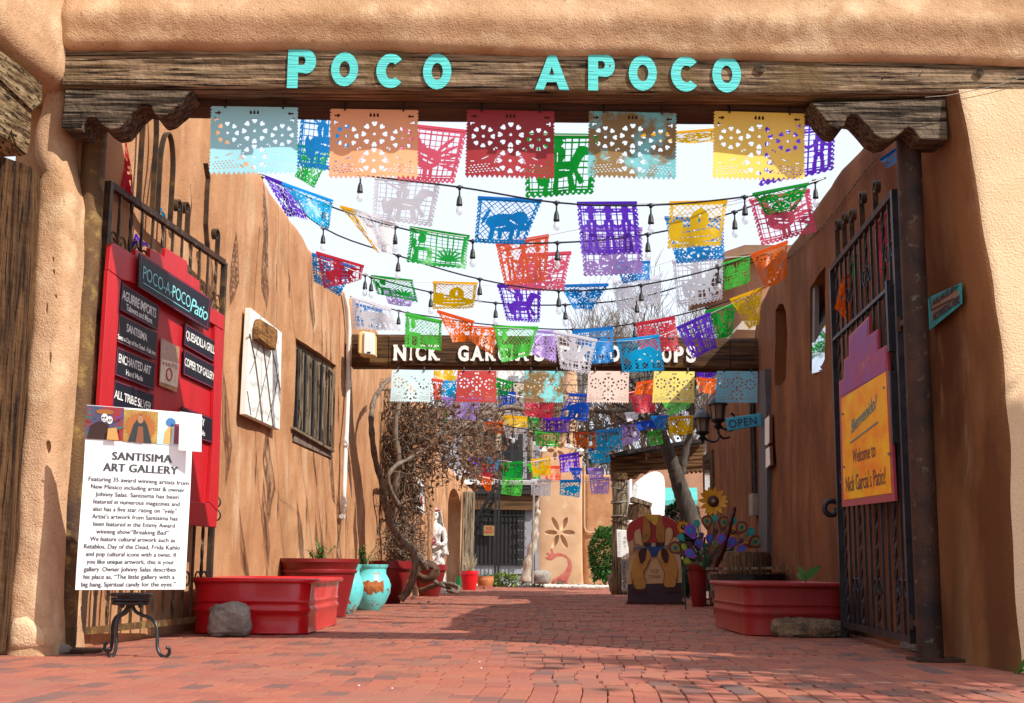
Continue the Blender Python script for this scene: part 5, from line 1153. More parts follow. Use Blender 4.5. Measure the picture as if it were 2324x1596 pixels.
# bush by the far wall
def foliage(name, c, sc, n, m_, lab, ll, cat='shrub', seed=1):
    rr = random.Random(seed); root = thing(name, Vector((c[0], c[1], max(0, c[2]-sc[2]))), lab, cat); m = MB(); c = Vector(c)
    for _ in range(n):
        v = Vector((rr.gauss(0, 1), rr.gauss(0, 1), rr.gauss(0, 1))).normalized()*rr.uniform(.55, 1)**.5; v *= 1+.22*noise.noise(v*2.5+Vector((seed, 0, 0)))
        p = c+Vector((v.x*sc[0], v.y*sc[1], v.z*sc[2])); leaf(m, p, v+Vector((rr.gauss(0, .6), rr.gauss(0, .6), rr.gauss(.3, .5))), ll*rr.uniform(.6, 1.4), ll*.55, .2)
    o = m.build('foliage', m_, root); o['kind'] = 'stuff'
    m = MB(); m.tube([Vector((c.x, c.y, 0)), c], .05, 6); m.build('stem', M_vine, root); return root
M_bush = mat('bush_leaf', (.04, .12, .02), (.07, .18, .03), rough=.6, ns=3, transl=.2)
M_darkleaf = mat('ivy_leaf', (.012, .045, .012), (.025, .07, .018), rough=.5, ns=4)
M_lime = mat('yellow_green_leaf', (.22, .30, .05), (.14, .22, .04), rough=.6, ns=4, transl=.2)
c = at(1372, 1258, 44.5); foliage('round_bush', c, (.56, .55, .92), 4200, M_bush, 'clipped green bush before the far orange wall left of the numbered post', .12, seed=4)
for k, (x, y, w_, h_, mm, lab) in enumerate(((1138, 1318, .42, .26, M_lime, 'yellow-green ground shrub in front of the iron gantry'), (1165, 1320, .36, .22, M_lime, 'pale green ground shrub near the driftwood stump'), (1212, 1305, .36, .3, M_bush, 'dark green leafy plant left of the carved column'), (1120, 1322, .26, .2, M_lime, 'small yellow-green shrub right of the terracotta bowl'))):
    c = at(x, y, 42); foliage('ground_shrub', (c.x, c.y, h_*.7), (w_, .4, h_), 420, mm, lab, .10, seed=20+k)
c = at(1548, 1178, 29.5); foliage('ivy_bush', c, (.42, .5, .35), 900, M_darkleaf, 'dark ivy clump growing around the foot of the tree by the portal', .13, seed=9)
c = at(1550, 1270, 28); foliage('ivy_bush', c, (.5, .6, .65), 1300, M_darkleaf, 'dark leafy mass behind the metal peacock flowers', .13, seed=10)
m = MB(); P_ = spl([at(*p) for p in ((1192, 1322, 41), (1198, 1285, 41), (1206, 1250, 41), (1214, 1218, 41), (1214, 1190, 41), (1221, 1165, 41), (1218, 1150, 41), (1228, 1120, 41), (1234, 1098, 41))]); m.tube(P_, [.17*(1-.85*i/len(P_))+.025*math.sin(i*1.3) for i in range(len(P_))], 9)
tag(m.build('driftwood', mat('bleached_wood', (.46, .40, .32), (.26, .21, .16), rough=.9, ns=5, stretch=(4, 4, 1), bump=.6, bs=20), smooth=True), 'bleached twisted driftwood trunk standing left of the carved column', 'driftwood')
rock('rock', at(1225, 1325, 41.5)*1, (.34, .3, .24), M_stone, 'dark grey garden rock at the foot of the carved column', 31, lv=3)
# gravel
m = MB(); a, b_ = at(1040, 1332, 42), at(1420, 1332, 42); m.box(((a.x+b_.x)/2, 44.2, -.01), (b_.x-a.x+.6, 5, .06)); 
tag(m.build('gravel_bed', mat('gravel', (.50, .46, .40), (.30, .27, .23), rough=1, ns=9, bump=1, bs=12, world=True)), kind='structure')
ico = bmesh.new(); bmesh.ops.create_icosphere(ico, subdivisions=1, radius=1); iv = [v.co.copy() for v in ico.verts]; fi = [tuple(v.index for v in f.verts) for f in ico.faces]; ico.free()
m = MB()
for _ in range(900):
    x = a.x+(b_.x-a.x)*r9.random(); y = 41.7+4.2*r9.random()**1.5; r_ = r9.uniform(.03, .085); sc_ = (r_*1.2, r_, r_*.7)
    m.add([Vector((x+v.x*sc_[0]*r9.uniform(.8, 1.2), y+v.y*sc_[1], .03+v.z*sc_[2])) for v in iv], fi)
tag(m.build('pebble_gravel', mat('white_pebbles', (.66, .62, .55), (.42, .38, .33), rough=.9, ns=3)), kind='stuff')
m = MB(); m.tube([at(x, y, 37) for x, y in ((1205, 990), (1212, 1100), (1209, 1250), (1209, 1325))], .03, 6); tag(m.build('cable', M_cement), 'thin grey cable hanging down the left edge of the carved column', 'cable')

# ================================================================= tree in front of the portal, bare trees behind
M_bark = mat('tree_bark', (.085, .062, .048), (.035, .025, .02), rough=.95, ns=6, stretch=(3, 3, .6), bump=1., bs=22, bstretch=(2.5, 2.5, .5))
def branch(mb, p, d, L_, r_, lev, rr, up=.15, spread=.55, nseg=5, fork=3, minr=.004):
    pts = [p]; q = p.copy(); dd = d.normalized(); rs = [r_]
    for i in range(nseg):
        dd = (dd+Vector((rr.gauss(0, .13), rr.gauss(0, .13), rr.gauss(up*.3, .1)))).normalized(); q = q+dd*L_/nseg; pts.append(q); rs.append(max(minr, r_*(1-.45*(i+1)/nseg)))
    mb.tube(pts, rs, 6 if lev > 2 else 4 if lev > 0 else 3, False)
    if lev <= 0: return
    for k in range(fork+(1 if lev > 1 else 0)):
        i = rr.randint(max(1, nseg//3), nseg); a = rr.random()*6.28; s_ = dd.cross(UZ); s_ = s_.normalized() if s_.length > .1 else XX; t_ = s_.cross(dd)
        nd = dd+(s_*math.cos(a)+t_*math.sin(a))*rr.uniform(spread*.6, spread*1.3)+UZ*up; branch(mb, pts[i], nd, L_*rr.uniform(.55, .8), rs[i]*.62, lev-1, rr, up, spread, nseg, fork, minr)
tr_ = thing('patio_tree', at(1572, 1230, 29), 'leaning bare tree with forked trunk in front of the wooden portal', 'tree')
P_ = spl([at(*p) for p in ((1574, 1240, 29), (1567, 1180, 29), (1553, 1135, 29), (1544, 1108, 29), (1535, 1075, 29), (1529, 1059, 29), (1514, 1021, 29), (1505, 995, 29), (1497, 970, 29), (1488, 945, 29))]); P_[0].z = 0
MB().tube(P_, taper(len(P_), .22, .11), 12).build('trunk', M_bark, tr_, smooth=True)
P2 = spl([at(*p) for p in ((1546, 1075, 29), (1550, 1050, 29), (1558, 1015, 29), (1566, 986, 29), (1572, 960, 29))]); MB().tube(P2, taper(len(P2), .11, .05), 8).build('limb', M_bark, tr_, smooth=True)
rt_ = random.Random(11); m = MB()
for p, d in ((P_[-1], (-.5, 0, 1)), (P_[-1], (.5, .2, .9)), (P_[-6], (-1, 0, .35)), (P_[-10], (-1, .1, .1)), (P2[-1], (.5, 0, 1)), (P2[-1], (-.3, 0, 1)), (P2[-4], (.8, 0, .4))): branch(m, p, Vector(d), 1.5, .05, 4, rt_, .05, .8, 5, 2, .006)
o = m.build('twigs', M_bark, tr_); o['kind'] = 'stuff'
for k, (x, yb, Yt, h, seed, lab) in enumerate(((1330, 1200, 58, 14.5, 1, 'bare tree behind the carved column, left of the others'), (1455, 1200, 64, 16.5, 2, 'tall bare tree in the middle behind the wooden portal'), (1540, 1200, 60, 17, 3, 'tall bare tree above the right end of the far beam'), (1640, 1200, 66, 18, 4, 'bare tree rising beside the timber roof eave'), (1395, 1200, 72, 13, 5, 'small bare tree farther back over the low wall'), (1250, 1200, 75, 12, 6, 'faint bare tree behind the white building'))):
    b_ = at(x, yb, Yt); b_.z = 0; t = thing('bare_tree', b_, lab, 'tree', 'bare trees behind the patio'); rr = random.Random(seed*7+1)
    m = MB(); top_ = b_+Vector((rr.gauss(0, .4), 0, h*.38)); m.tube([b_, b_.lerp(top_, .5)+Vector((.1, 0, 0)), top_], [.24, .2, .15], 8); m.build('trunk', M_bark, t)
    m = MB()
    for j in range(6): a = j*1.05+rr.random(); branch(m, b_.lerp(top_, rr.uniform(.6, 1)), Vector((math.cos(a)*.75, math.sin(a)*.5, rr.uniform(.6, 1.3))), h*.26, .085, 4, rr, .18, .6, 5, 3, .010)
    o = m.build('crown', mat('far_twigs', (.20, .16, .13), (.13, .10, .08), rough=.9), t); o['kind'] = 'stuff'

# ================================================================= cowboy board
CBY = 22.9
cw = thing('cowboy_cutout', at(1487, 1370, CBY), 'painted headless cowboy photo board standing on the bricks', 'cutout board')
M_cream = mat('board_cream', (.66, .42, .22), (.56, .34, .16), rough=.6, ns=5, bump=.1, bs=40)
layers = 0
def cl(name, m_, pts, lay, sm=1, th=.006):
    P_ = [C5(*p) for p in pts]
    if sm: P_ = smooth_pts(P_, sm)
    Y = CBY-.03-lay*.007
    m = MB(); m.prism([at(x, y, Y) for x, y in P_], (0, th if lay else .05, 0)); return fixn(m.build(name, m_, cw))
M_shirt = mat('paint_red', (.40, .025, .022), (.33, .02, .018), rough=.55); M_vest = mat('paint_tan', (.40, .18, .03), (.32, .13, .02), rough=.55, ns=8)
M_chap = mat('paint_ochre', (.55, .27, .05), (.45, .20, .035), rough=.55, ns=8); M_jean = mat('paint_blue', (.01, .06, .22)); M_floor = mat('paint_dark_purple', (.03, .014, .035), (.05, .02, .03), rough=.5, ns=6)
M_line = mat('paint_black_line', (.015, .01, .008)); M_scarf = mat('paint_yellow', (.66, .38, .05)); M_hol = mat('paint_maroon', (.05, .008, .008)); M_gun = mat('paint_grey', (.16, .17, .19)); M_hand = mat('paint_skin', (.62, .36, .19))
cl('board', M_cream, [(478, 1392), (478, 1385), (478, 1100), (500, 960), (495, 930), (482, 850), (473, 820), (470, 720), (490, 672), (545, 630), (620, 600), (620, 588), (650, 575), (690, 590), (770, 590), (800, 600), (860, 615), (925, 655), (960, 695), (962, 780), (945, 850), (940, 900), (968, 1020), (982, 1370), (982, 1380)], 0, 0)
cl('painted_floor', M_floor, [(480, 1392), (480, 1225), (975, 1212), (980, 1380)], 1, 0)
body = [[(620, 600), (560, 625), (490, 680), (473, 740), (476, 800), (490, 838), (530, 815), (535, 760), (560, 730), (600, 715), (625, 850), (815, 850), (830, 715), (870, 705), (895, 730), (893, 795), (935, 800), (958, 780), (962, 705), (925, 660), (850, 615), (790, 596), (700, 610)]]
for b_ in body: cl('shirt', M_shirt, b_, 2)
cl('belt', M_hol, [(625, 848), (815, 848), (812, 880), (630, 880)], 3, 0)
bk = cl('buckle', mat('paint_silver', (.45, .42, .36)), [(698, 850), (734, 850), (734, 882), (698, 882)], 4, 0)
cl('jeans', M_jean, [(640, 878), (805, 878), (735, 975), (705, 975)], 3, 0)
cl('vest', M_vest, [(625, 600), (650, 600), (692, 700), (690, 790), (660, 840), (612, 846), (608, 800), (625, 700)], 4)
cl('vest', M_vest, [(752, 598), (795, 600), (800, 680), (822, 720), (818, 840), (760, 845), (735, 800), (730, 690)], 4)
for gp in ([(537, 762), (560, 730), (600, 716), (612, 800), (622, 862), (590, 872), (542, 850)], [(828, 718), (870, 706), (893, 735), (890, 800), (850, 856), (815, 864), (820, 800)]): cl('background_gap', M_cream, gp, 6, 1)
cl('scarf', M_scarf, [(618, 590), (650, 576), (690, 595), (765, 588), (745, 690), (715, 682), (672, 640), (640, 600)], 5)
cl('chaps', M_chap, [(590, 920), (650, 880), (700, 970), (650, 1080), (622, 1120), (645, 1200), (645, 1270), (560, 1275), (525, 1230), (515, 1110), (535, 1000)], 4)
cl('chaps', M_chap, [(745, 960), (800, 880), (870, 920), (920, 990), (938, 1090), (925, 1180), (915, 1255), (825, 1255), (805, 1215), (825, 1130), (790, 1050)], 4)
cl('boot', M_hol, [(520, 1270), (650, 1268), (655, 1310), (540, 1312), (495, 1300)], 5); cl('boot', M_hol, [(808, 1252), (915, 1250), (975, 1285), (960, 1300), (830, 1296)], 5)
cl('holster', M_hol, [(575, 920), (650, 880), (655, 925), (635, 1010), (600, 1045), (585, 1000)], 6); cl('holster', M_hol, [(785, 885), (830, 905), (855, 950), (848, 1030), (815, 1030), (785, 970)], 6)
cl('painted_gun', M_gun, [(530, 880), (600, 885), (620, 872), (618, 895), (560, 918), (535, 915)], 7); cl('painted_gun', M_gun, [(810, 875), (860, 880), (890, 900), (862, 915), (812, 895)], 7)
cl('hand', M_hand, [(490, 838), (535, 820), (545, 855), (600, 860), (622, 875), (560, 880), (528, 890), (525, 945), (500, 910)], 8); cl('hand', M_hand, [(893, 795), (935, 800), (950, 840), (900, 870), (830, 870), (812, 862), (860, 850)], 8)
m = MB()
def wl_(pts, w_=.008, lay=9):
    for a, b_ in zip(pts, pts[1:]): m.bar(at(*C5(*a), CBY-.03-lay*.007), at(*C5(*b_), CBY-.03-lay*.007), w_, .003, YY)
for pts in ([(692, 620), (694, 700), (690, 800), (650, 850)], [(735, 690), (732, 790), (760, 845)], [(600, 715), (612, 850)], [(822, 720), (816, 850)], [(535, 760), (540, 870), (590, 860)], [(895, 730), (893, 800), (850, 865)], [(640, 780), (655, 770), (645, 800)], [(775, 770), (790, 800)], [(700, 975), (625, 1110), (650, 1210)], [(740, 975), (820, 1120), (805, 1215)], [(478, 1100), (505, 950)], [(515, 1110), (520, 1230)], [(938, 1090), (930, 1200)], [(545, 1180), (520, 1210), (555, 1240), (530, 1265)], [(910, 1180), (935, 1200)]): wl_(pts)
o = m.build('outline', M_line, cw); o['kind'] = 'stuff'
for wd_, y, x0, x1 in (('OLD', 1118, 690, 762), ('TOWN', 1172, 670, 780)):
    m = MB(); px_text(m, wd_, lambda x, y: at(x, y, CBY-.1), C5(x0, y), C5(x1, y), C5(x0, y-30), offset=.0); m.build('lettering', M_line, cw)
m = MB(); a, b_ = at(*C5(470, 1402), CBY-.02), at(*C5(1003, 1378), CBY-.02); a.z = b_.z = .03; m.bar(a, b_, .3, .05); m.build('foot', M_hol, cw)
m = MB(); m.bar(at(1487, 1200, CBY+.05), Vector((at(1487, 1200, CBY).x, CBY+.7, 0)), .05, .05); m.build('prop', M_postw, cw)

# ================================================================= metal peacock and sunflowers
PKY = 18.9
pk = thing('metal_peacock', at(1600, 1345, PKY), 'painted metal peacock yard sculpture with a fan of coloured tail discs', 'sculpture')
PC = {'teal': [(.02, .30, .28), (.02, .42, .40)], 'brown': [(.16, .03, .025), (.34, .20, .03), (.06, .26, .12), (.02, .07, .16)], 'violet': [(.24, .06, .55), (.09, .10, .66), (.03, .2, .55)], 'plum': [(.16, .03, .12), (.10, .05, .25)],
      'dkred': [(.16, .015, .015), (.06, .02, .05)], 'green': [(.14, .30, .04), (.02, .25, .12), (.02, .12, .10)], 'red': [(.22, .025, .015), (.28, .10, .03), (.02, .15, .16)], 'lime': [(.20, .45, .02), (.45, .5, .05)]}
pr_ = C5(1215, 1120)
for i, (x, y, r_, kd) in enumerate(((1205, 650, 46, 'brown'), (1275, 625, 27, 'teal'), (1360, 660, 48, 'brown'), (1446, 645, 28, 'teal'), (1520, 705, 48, 'brown'), (1605, 745, 32, 'teal'), (1645, 838, 52, 'brown'), (1110, 668, 26, 'teal'), (1052, 735, 48, 'violet'), (965, 795, 28, 'teal'), (915, 893, 52, 'brown'), (1230, 805, 35, 'violet'), (1337, 805, 33, 'violet'), (1432, 838, 37, 'violet'), (1130, 850, 34, 'violet'), (1155, 775, 20, 'plum'), (1285, 742, 22, 'dkred'), (1402, 757, 19, 'plum'), (1517, 830, 20, 'plum'), (1192, 873, 21, 'green'), (1277, 853, 21, 'green'), (1357, 866, 22, 'green'), (1430, 912, 22, 'green'), (1192, 930, 24, 'red'), (1250, 913, 25, 'red'), (1310, 910, 25, 'red'), (1365, 935, 27, 'red'), (1135, 990, 26, 'red'), (1045, 942, 37, 'violet'), (1522, 905, 34, 'violet'), (990, 886, 28, 'lime'), (1020, 1012, 28, 'lime'), (1150, 1040, 14, 'green'), (1045, 860, 22, 'dkred'))):
    Y = PKY-.25+.12*(i % 4); c = at(*C5(x, y), Y); k_ = Y/FPX*.2488/.5674*.5674; rad = r_*k_*1.18; pc_ = at(*pr_, PKY); d = (pc_-c); d.y = 0; d.normalize(); sd = Vector((d.z, 0, -d.x))
    fo = None
    for j, colr in enumerate(PC[kd]):
        f_ = (1, .66, .42, .22)[j]; m = MB(); pts = []
        for q_ in range(18):
            a = 2*math.pi*q_/18; cc, ss_ = math.cos(a), math.sin(a); ext = 1+(.55 if j == 0 else .2)*max(0, cc)**3; pts.append(c+d*(cc*rad*f_*ext)+sd*(ss_*rad*f_*(1-.25*max(0, cc)))+Vector((0, -.004*j, 0)))
        m.prism(pts, (0, .004, 0)); o = m.build('feather' if j == 0 else 'eye_ring', mat('peacock_%s_%d' % (kd, j), colr, tuple(v*.8 for v in colr), rough=.4, ns=8), fo or pk)
        if j == 0: fo = o
    m = MB(); m.tube([c+d*rad, c.lerp(pc_, .6)+Vector((0, 0, .05)), pc_], .007, 4); m.build('stalk', mat('green_metal', (.02, .08, .04)), fo)
m = MB(); P_ = [at(*C5(x, y), PKY-.1) for x, y in ((1255, 1110), (1290, 1000), (1330, 940), (1390, 760), (1420, 640), (1448, 560), (1452, 520))]; m.tube(spl(P_), taper(len(spl(P_)), .07, .025), 8); m.build('neck', mat('maroon_metal', (.10, .018, .012), (.06, .012, .01), rough=.4, metal=.3), pk, smooth=True)
m = MB(); P_ = [at(*C5(x, y), PKY) for x, y in ((1160, 560), (1205, 640), (1190, 600))]; m.tube([at(*C5(1215, 1080), PKY), at(*C5(1215, 1290), PKY)], .03, 6); m.build('leg', M_irond, pk)
def sunflower(x, y, r_, Y, lab, yb=1330):
    c = at(x, y, Y); t = thing('metal_sunflower', Vector((c.x, Y, 0)), lab, 'garden ornament', 'metal sunflowers beside the right wall'); k_ = Y/FPX; R_ = r_*k_
    MB().tube([Vector((c.x+.03, Y+.03, 0)), c+Vector((0, .02, 0))], .012, 5).build('stem', mat('green_metal', (.02, .08, .04)), t)
    for i in range(14):
        a = 2*math.pi*i/14+.1*math.sin(i*5); d = Vector((math.cos(a), -.15, math.sin(a))); m = MB(); leaf(m, c+d*R_*.3, d, R_*.75, R_*.34, .0, YY); m.build('petal', mat('sunflower_yellow', (.72, .38, .01), (.60, .26, .01), rough=.4, ns=20), t)
    m = MB(); m.ball(c+Vector((0, -.02, 0)), R_*.42, 12, (1, .3, 1)); m.build('disc', mat('sunflower_brown', (.09, .02, .012), (.04, .012, .01), rough=.6, ns=40), t, smooth=True)
    m = MB(); m.ball(c+Vector((0, -.06, 0)), R_*.14, 8, (1, .4, 1)); m.build('seed_cap', M_cement, t)
sunflower(1618, 1138, 32, 19.2, 'large yellow metal sunflower highest among the peacock discs')
sunflower(1550, 1196, 14, 19.9, 'small yellow metal sunflower at the left of the peacock discs')
sunflower(1664, 1208, 13, 20.1, 'small yellow metal sunflower half hidden right of the peacock neck')
sunflower(1690, 1238, 11, 20.1, 'smallest yellow metal sunflower low behind the stump')
# pot, barrel, stump, stand
lat('planter_pot', 1584, 1276, 50, 1352, 24, plain, M_redpot, 'dark red pot in the shade under the peacock sculpture', Y=21.5)
bY = 16.9; bc = at(1694, 1300, bY); zt_ = at(1694, 1293, bY-.5).z; RB = 89*bY/FPX*.96
br = thing('half_barrel', (bc.x, bY, 0), 'weathered half wine barrel planter behind the right trough', 'barrel')
ns_ = 22
for i in range(ns_):
    a0, a1 = 2*math.pi*(i+.04)/ns_, 2*math.pi*(i+.96)/ns_; m = MB(); vs = []
    for z, rr_ in ((0, .80), (zt_*.3, .88), (zt_*.65, .95), (zt_*.95, 1.0)):
        for a, q_ in ((a0, 1), (a1, 1), (a1, .95), (a0, .95)): vs.append(Vector((bc.x+math.cos(a)*RB*rr_*q_, bY+math.sin(a)*RB*rr_*q_, z)))
    m.add(vs, [(k*4+j, k*4+(j+1) % 4, k*4+4+(j+1) % 4, k*4+4+j) for k in range(3) for j in range(4)]+[(3, 2, 1, 0), (12, 13, 14, 15)]); m.build('stave', M_greyw, br)
for z, rr_ in ((zt_*.84, .985), (zt_*.12, .85), (zt_*.5, .93)):
    m = MB(); m.lathe([(RB*rr_, z-.04), (RB*(rr_+.012), z-.04), (RB*(rr_+.018), z+.04), (RB*(rr_+.005), z+.04)], (bc.x, bY, 0), 32); m.build('hoop', M_irond, br)
m = MB(); m.lathe([(RB*.94, zt_*.88), (.01, zt_*.9)], (bc.x, bY, 0), 20); m.build('soil', mat('potting_soil', (.05, .03, .02)), br)
m = MB(); a, b_ = at(1606, 1291, bY-.55), at(1782, 1289, bY-.55); m.bar(a, b_, .25, .03); m.build('top_board', M_greyw, br)
sc_ = at(1698, 1270, 17.3); hh = at(1698, 1252, 17.3).z
m = MB(); m.lathe([(.30, zt_*.9), (.31, hh*.92), (.29, hh-.01), (.27, hh)], (sc_.x, 17.3, 0), 22, fn=lambda a, z: 1+.04*math.sin(a*3)+.03*math.sin(a*7))
o = m.build('tree_stump', wood('stump_bark', (.045, .025, .014), (.16, .09, .05), 2, 4, 1.), auto=40); tag(o, 'sawn tree stump resting on the half barrel', 'stump')
g = G(1601, 1376)
rk = thing('iron_stand', (g.x, g.y, 0), 'small rusty iron stand with an upright rod beside the barrel', 'stand')
MB().tube([Vector((g.x, g.y, 0)), Vector((g.x, g.y, 1.15))], .018, 6).build('rod', M_rustdark, rk)
for i in range(3): m = MB(); y_ = g.y-.15+.15*i; m.tube([Vector((g.x-.18, y_, .02)), Vector((g.x-.16, y_, .12)), Vector((g.x+.1, y_, .12)), Vector((g.x+.12, y_, .02))], .012, 5); m.build('foot_bar', M_rustdark, rk)
m = MB(); m.bar(Vector((g.x-.2, g.y-.1, .02)), Vector((g.x+.3, g.y-.1, .02)), .03, .03); m.build('base_bar', M_rustdark, rk)
ch = thing('garden_chair', at(1560, 1340, 21.5), 'dark teal wrought-iron chair frame in the shade behind the cowboy board', 'chair')
M_teal = mat('teal_iron', (.01, .06, .06), rough=.4)
for pts in ([(1552, 1345), (1550, 1300), (1560, 1270), (1553, 1240)], [(1595, 1345), (1590, 1300), (1580, 1280), (1560, 1275)], [(1548, 1300), (1570, 1290), (1600, 1310)]):
    m = MB(); m.tube(spl([at(x, y, 21.4) for x, y in pts]), .02, 5); m.build('frame_bar', M_teal, ch)

# ================================================================= right wall fittings
M_lan = mat('lantern_metal', (.012, .016, .025), (.03, .035, .045), rough=.4, metal=.3, ns=8)
def lantern(x, yt, yb, Y, wall_px, lab, grp):
    t0, b0 = at(x, yt, Y), at(x, yb, Y); h = t0.z-b0.z; c = Vector((t0.x, Y, b0.z)); root = thing('wall_lantern', c, lab, 'lantern', grp)
    m = MB(); m.lathe([(r_*h, z*h) for r_, z in ((.01, 1.0), (.02, .97), (.01, .94), (.05, .90), (.05, .87), (.14, .80), (.20, .72), (.23, .66), (.22, .64), (.12, .66))], c, 14); m.build('cap', M_lan, root, auto=30)
    m = MB(); m.lathe([(r_*h, z*h) for r_, z in ((.165, .65), (.13, .34), (.12, .32))], c, 6); m.build('glass', mat('amber_glass', (.25, .20, .14), (.16, .12, .09), rough=.25, ns=5), root)
    for k in range(6): a = 2*math.pi*k/6; m = MB(); m.bar(c+Vector((math.cos(a)*.172*h, math.sin(a)*.172*h, .65*h)), c+Vector((math.cos(a)*.135*h, math.sin(a)*.135*h, .33*h)), .014, .014); m.build('cage_bar', M_lan, root)
    m = MB(); m.lathe([(r_*h, z*h) for r_, z in ((.12, .34), (.18, .32), (.17, .29), (.08, .24), (.07, .20), (.12, .17), (.05, .12), (.03, .08), (.035, .04), (.01, 0))], c, 12); m.build('base', M_lan, root, auto=30)
    if wall_px:
        sgn = wall_px; P_ = spl([c+Vector((0, 0, .17*h)), c+Vector((sgn*.28*h, 0, .08*h)), c+Vector((sgn*.42*h, .05, .22*h)), c+Vector((sgn*.38*h, .08, .42*h)), c+Vector((sgn*.30*h, .08, .48*h))]); m = MB(); m.tube(P_, .02, 7)
        P_ = spl([c+Vector((sgn*.40*h, .05, .3*h)), c+Vector((sgn*.55*h, .2, .2*h)), c+Vector((sgn*.75*h, .35, .25*h))]); m.tube(P_, .02, 7); m.build('arm', M_lan, root, smooth=True)
    return root
lantern(1593, 918, 1010, 21.0, 1, 'nearer black coach lantern left of the open sign', 'black coach lanterns')
lantern(1628, 884, 985, 19.8, 1, 'black coach lantern overlapping the right hanging panel', 'black coach lanterns')
lantern(981, 912, 985, 27, -1, 'black lantern half hidden by the vine on the left', 'black coach lanterns')
os_ = thing('open_sign', at(1690, 972, 18.4), 'blue hand-painted open sign sticking out from the right wall', 'sign')
oq = [at(1647, 949, 18.4), at(1727, 938, 18.3), at(1730, 966, 18.3), at(1652, 978, 18.4)]
m = MB(); m.prism(oq, (0, .04, 0)); fixn(m.build('board', mat('teal_sign', (.03, .34, .48), (.02, .28, .42)), os_), .008)
of = bil(oq); m = MB(); map_text(m, 'OPEN', of,   .45, .82, .80, .62, off=.01, offset=.01, space=1.1); m.build('lettering', mat('navy_ink', (.012, .012, .10)), os_)
def rwall(name, pts, off, th, m_, lab=None, cat=None, par=None, bev=0):
    m = MB(); m.prism([Rw(x, y, off) for x, y in pts], NX*th); o = fixn(m.build(name, m_, par), bev)
    return tag(o, lab, cat) if lab else o
for (pts, lab) in ((((1735, 948), (1747, 940), (1747, 1006), (1741, 1013), (1735, 1013)), 'upper white framed notice on the right wall edge'), (((1737, 1018), (1747, 1012), (1749, 1056), (1737, 1066)), 'lower white framed notice on the right wall edge')):
    t = thing('framed_notice', Rw(pts[-1][0], pts[-1][1]), lab, 'sign'); rwall('frame', pts, .07, .04, mat('red_wood_frame', (.16, .05, .02)), par=t); cx = sum(p[0] for p in pts)/len(pts); cy = sum(p[1] for p in pts)/len(pts)
    rwall('sheet', [(cx+(x-cx)*.8-.5, cy+(y-cy)*.9) for x, y in pts], .074, .005, M_white, par=t)
rwall('door_post', ((1724, 842), (1735, 838), (1741, 1000), (1741, 1288), (1722, 1294)), .07, .12, mat('blue_grey_wood', (.10, .09, .10), (.05, .042, .042), rough=.8, ns=5, stretch=(10, 10, 1)), 'blue-grey timber door post beside the far end of the right wall', 'post')
for k, x in enumerate((1705, 1710)):
    m = MB(); a, b_ = Rw(x, 905+k*4, .04), Rw(x+4, 1136, .04); b_.x = a.x; b_.y = a.y; m.tube([a, b_], .03, 6)
    if k == 0: ec = thing('electric_box', b_, 'grey electric box with two dark conduits on the right wall', 'electric box')
    m.build('conduit', M_irond, ec)
m = MB(); c = Rw(1711, 1146, .06); m.box(c, (.1, .3, .33)); m.build('box', M_cement, ec)
dw = thing('far_window', Rw(1605, 1100), 'narrow brown framed window far along the right wall', 'window')
rwall('frame', ((1594, 1036), (1616, 1020), (1617, 1128), (1596, 1128)), .04, .08, M_postw, par=dw); rwall('pane', ((1599, 1048), (1611, 1040), (1611, 1122), (1600, 1122)), .045, .01, M_glass, par=dw)
# window and doorway glass in the right wall
rwn = thing('wall_window', Rw(1855, 800), 'small deep window with rounded bottom in the right wall', 'window')
rwall('frame', ((1836, 655), (1849, 645), (1849, 838), (1836, 846)), -.03, .05, mat('grey_window_frame', (.16, .15, .14)), par=rwn)
wc = Rw(1862, 725, -.10); tN = (-NX*math.cos(R(14))+UZ*math.sin(R(14))+AX*-.10).normalized(); m = MB(); m.prism([on(x, y, wc, tN) for x, y in ((1843, 648), (1882, 592), (1882, 825), (1866, 842), (1843, 848))], -tN*.01); fixn(m.build('pane', mat('sky_reflecting_glass', (.70, .76, .82), rough=.03, metal=.95), rwn))
ndw = thing('niche_panel', Rw(1770, 860), 'narrow recessed slot at the back of the right wall', 'niche'); rwall('backing', ((1750, 680), (1788, 680), (1788, 890), (1750, 890)), -.20, .01, M_right, par=ndw)
# loose wire down the right wall, shepherd hook
m = MB(); m.tube([Rw(x, y, .03) for x, y in ((1995, 350), (1960, 392), (1900, 475), (1850, 530), (1800, 575), (1745, 612))], .008, 4); tag(m.build('wire', M_greyw), 'thin cord sagging down the upper right wall', 'wire')
C6 = lambda x, y: (1532+x*.2844, 1021.3+y*.2844)
m = MB(); P_ = spl([at(*C6(*p), 12.3) for p in ((1285, 462), (1278, 505), (1245, 520), (1205, 500), (1192, 455), (1215, 418), (1255, 408), (1300, 425), (1325, 470), (1335, 560), (1332, 700), (1350, 860), (1365, 1100), (1370, 1500))]); P_[-1].z = 0
m.tube(P_, .026, 8); tag(m.build('shepherd_hook', M_irond, smooth=True), 'black iron hook with a curled top standing at the end of the right gate', 'hook')
m = MB(); leaf(m, at(2305, 1530, 7.9), Vector((1, 0, .6)), .12, .07, .2); leaf(m, at(2308, 1532, 7.9), Vector((-.6, 0, .8)), .1, .06, .2); leaf(m, at(2312, 1530, 7.9), Vector((.3, -.3, 1)), .12, .07, .1)
tag(m.build('weed', M_leaf), 'small green weed at the foot of the right wall end', 'weed')
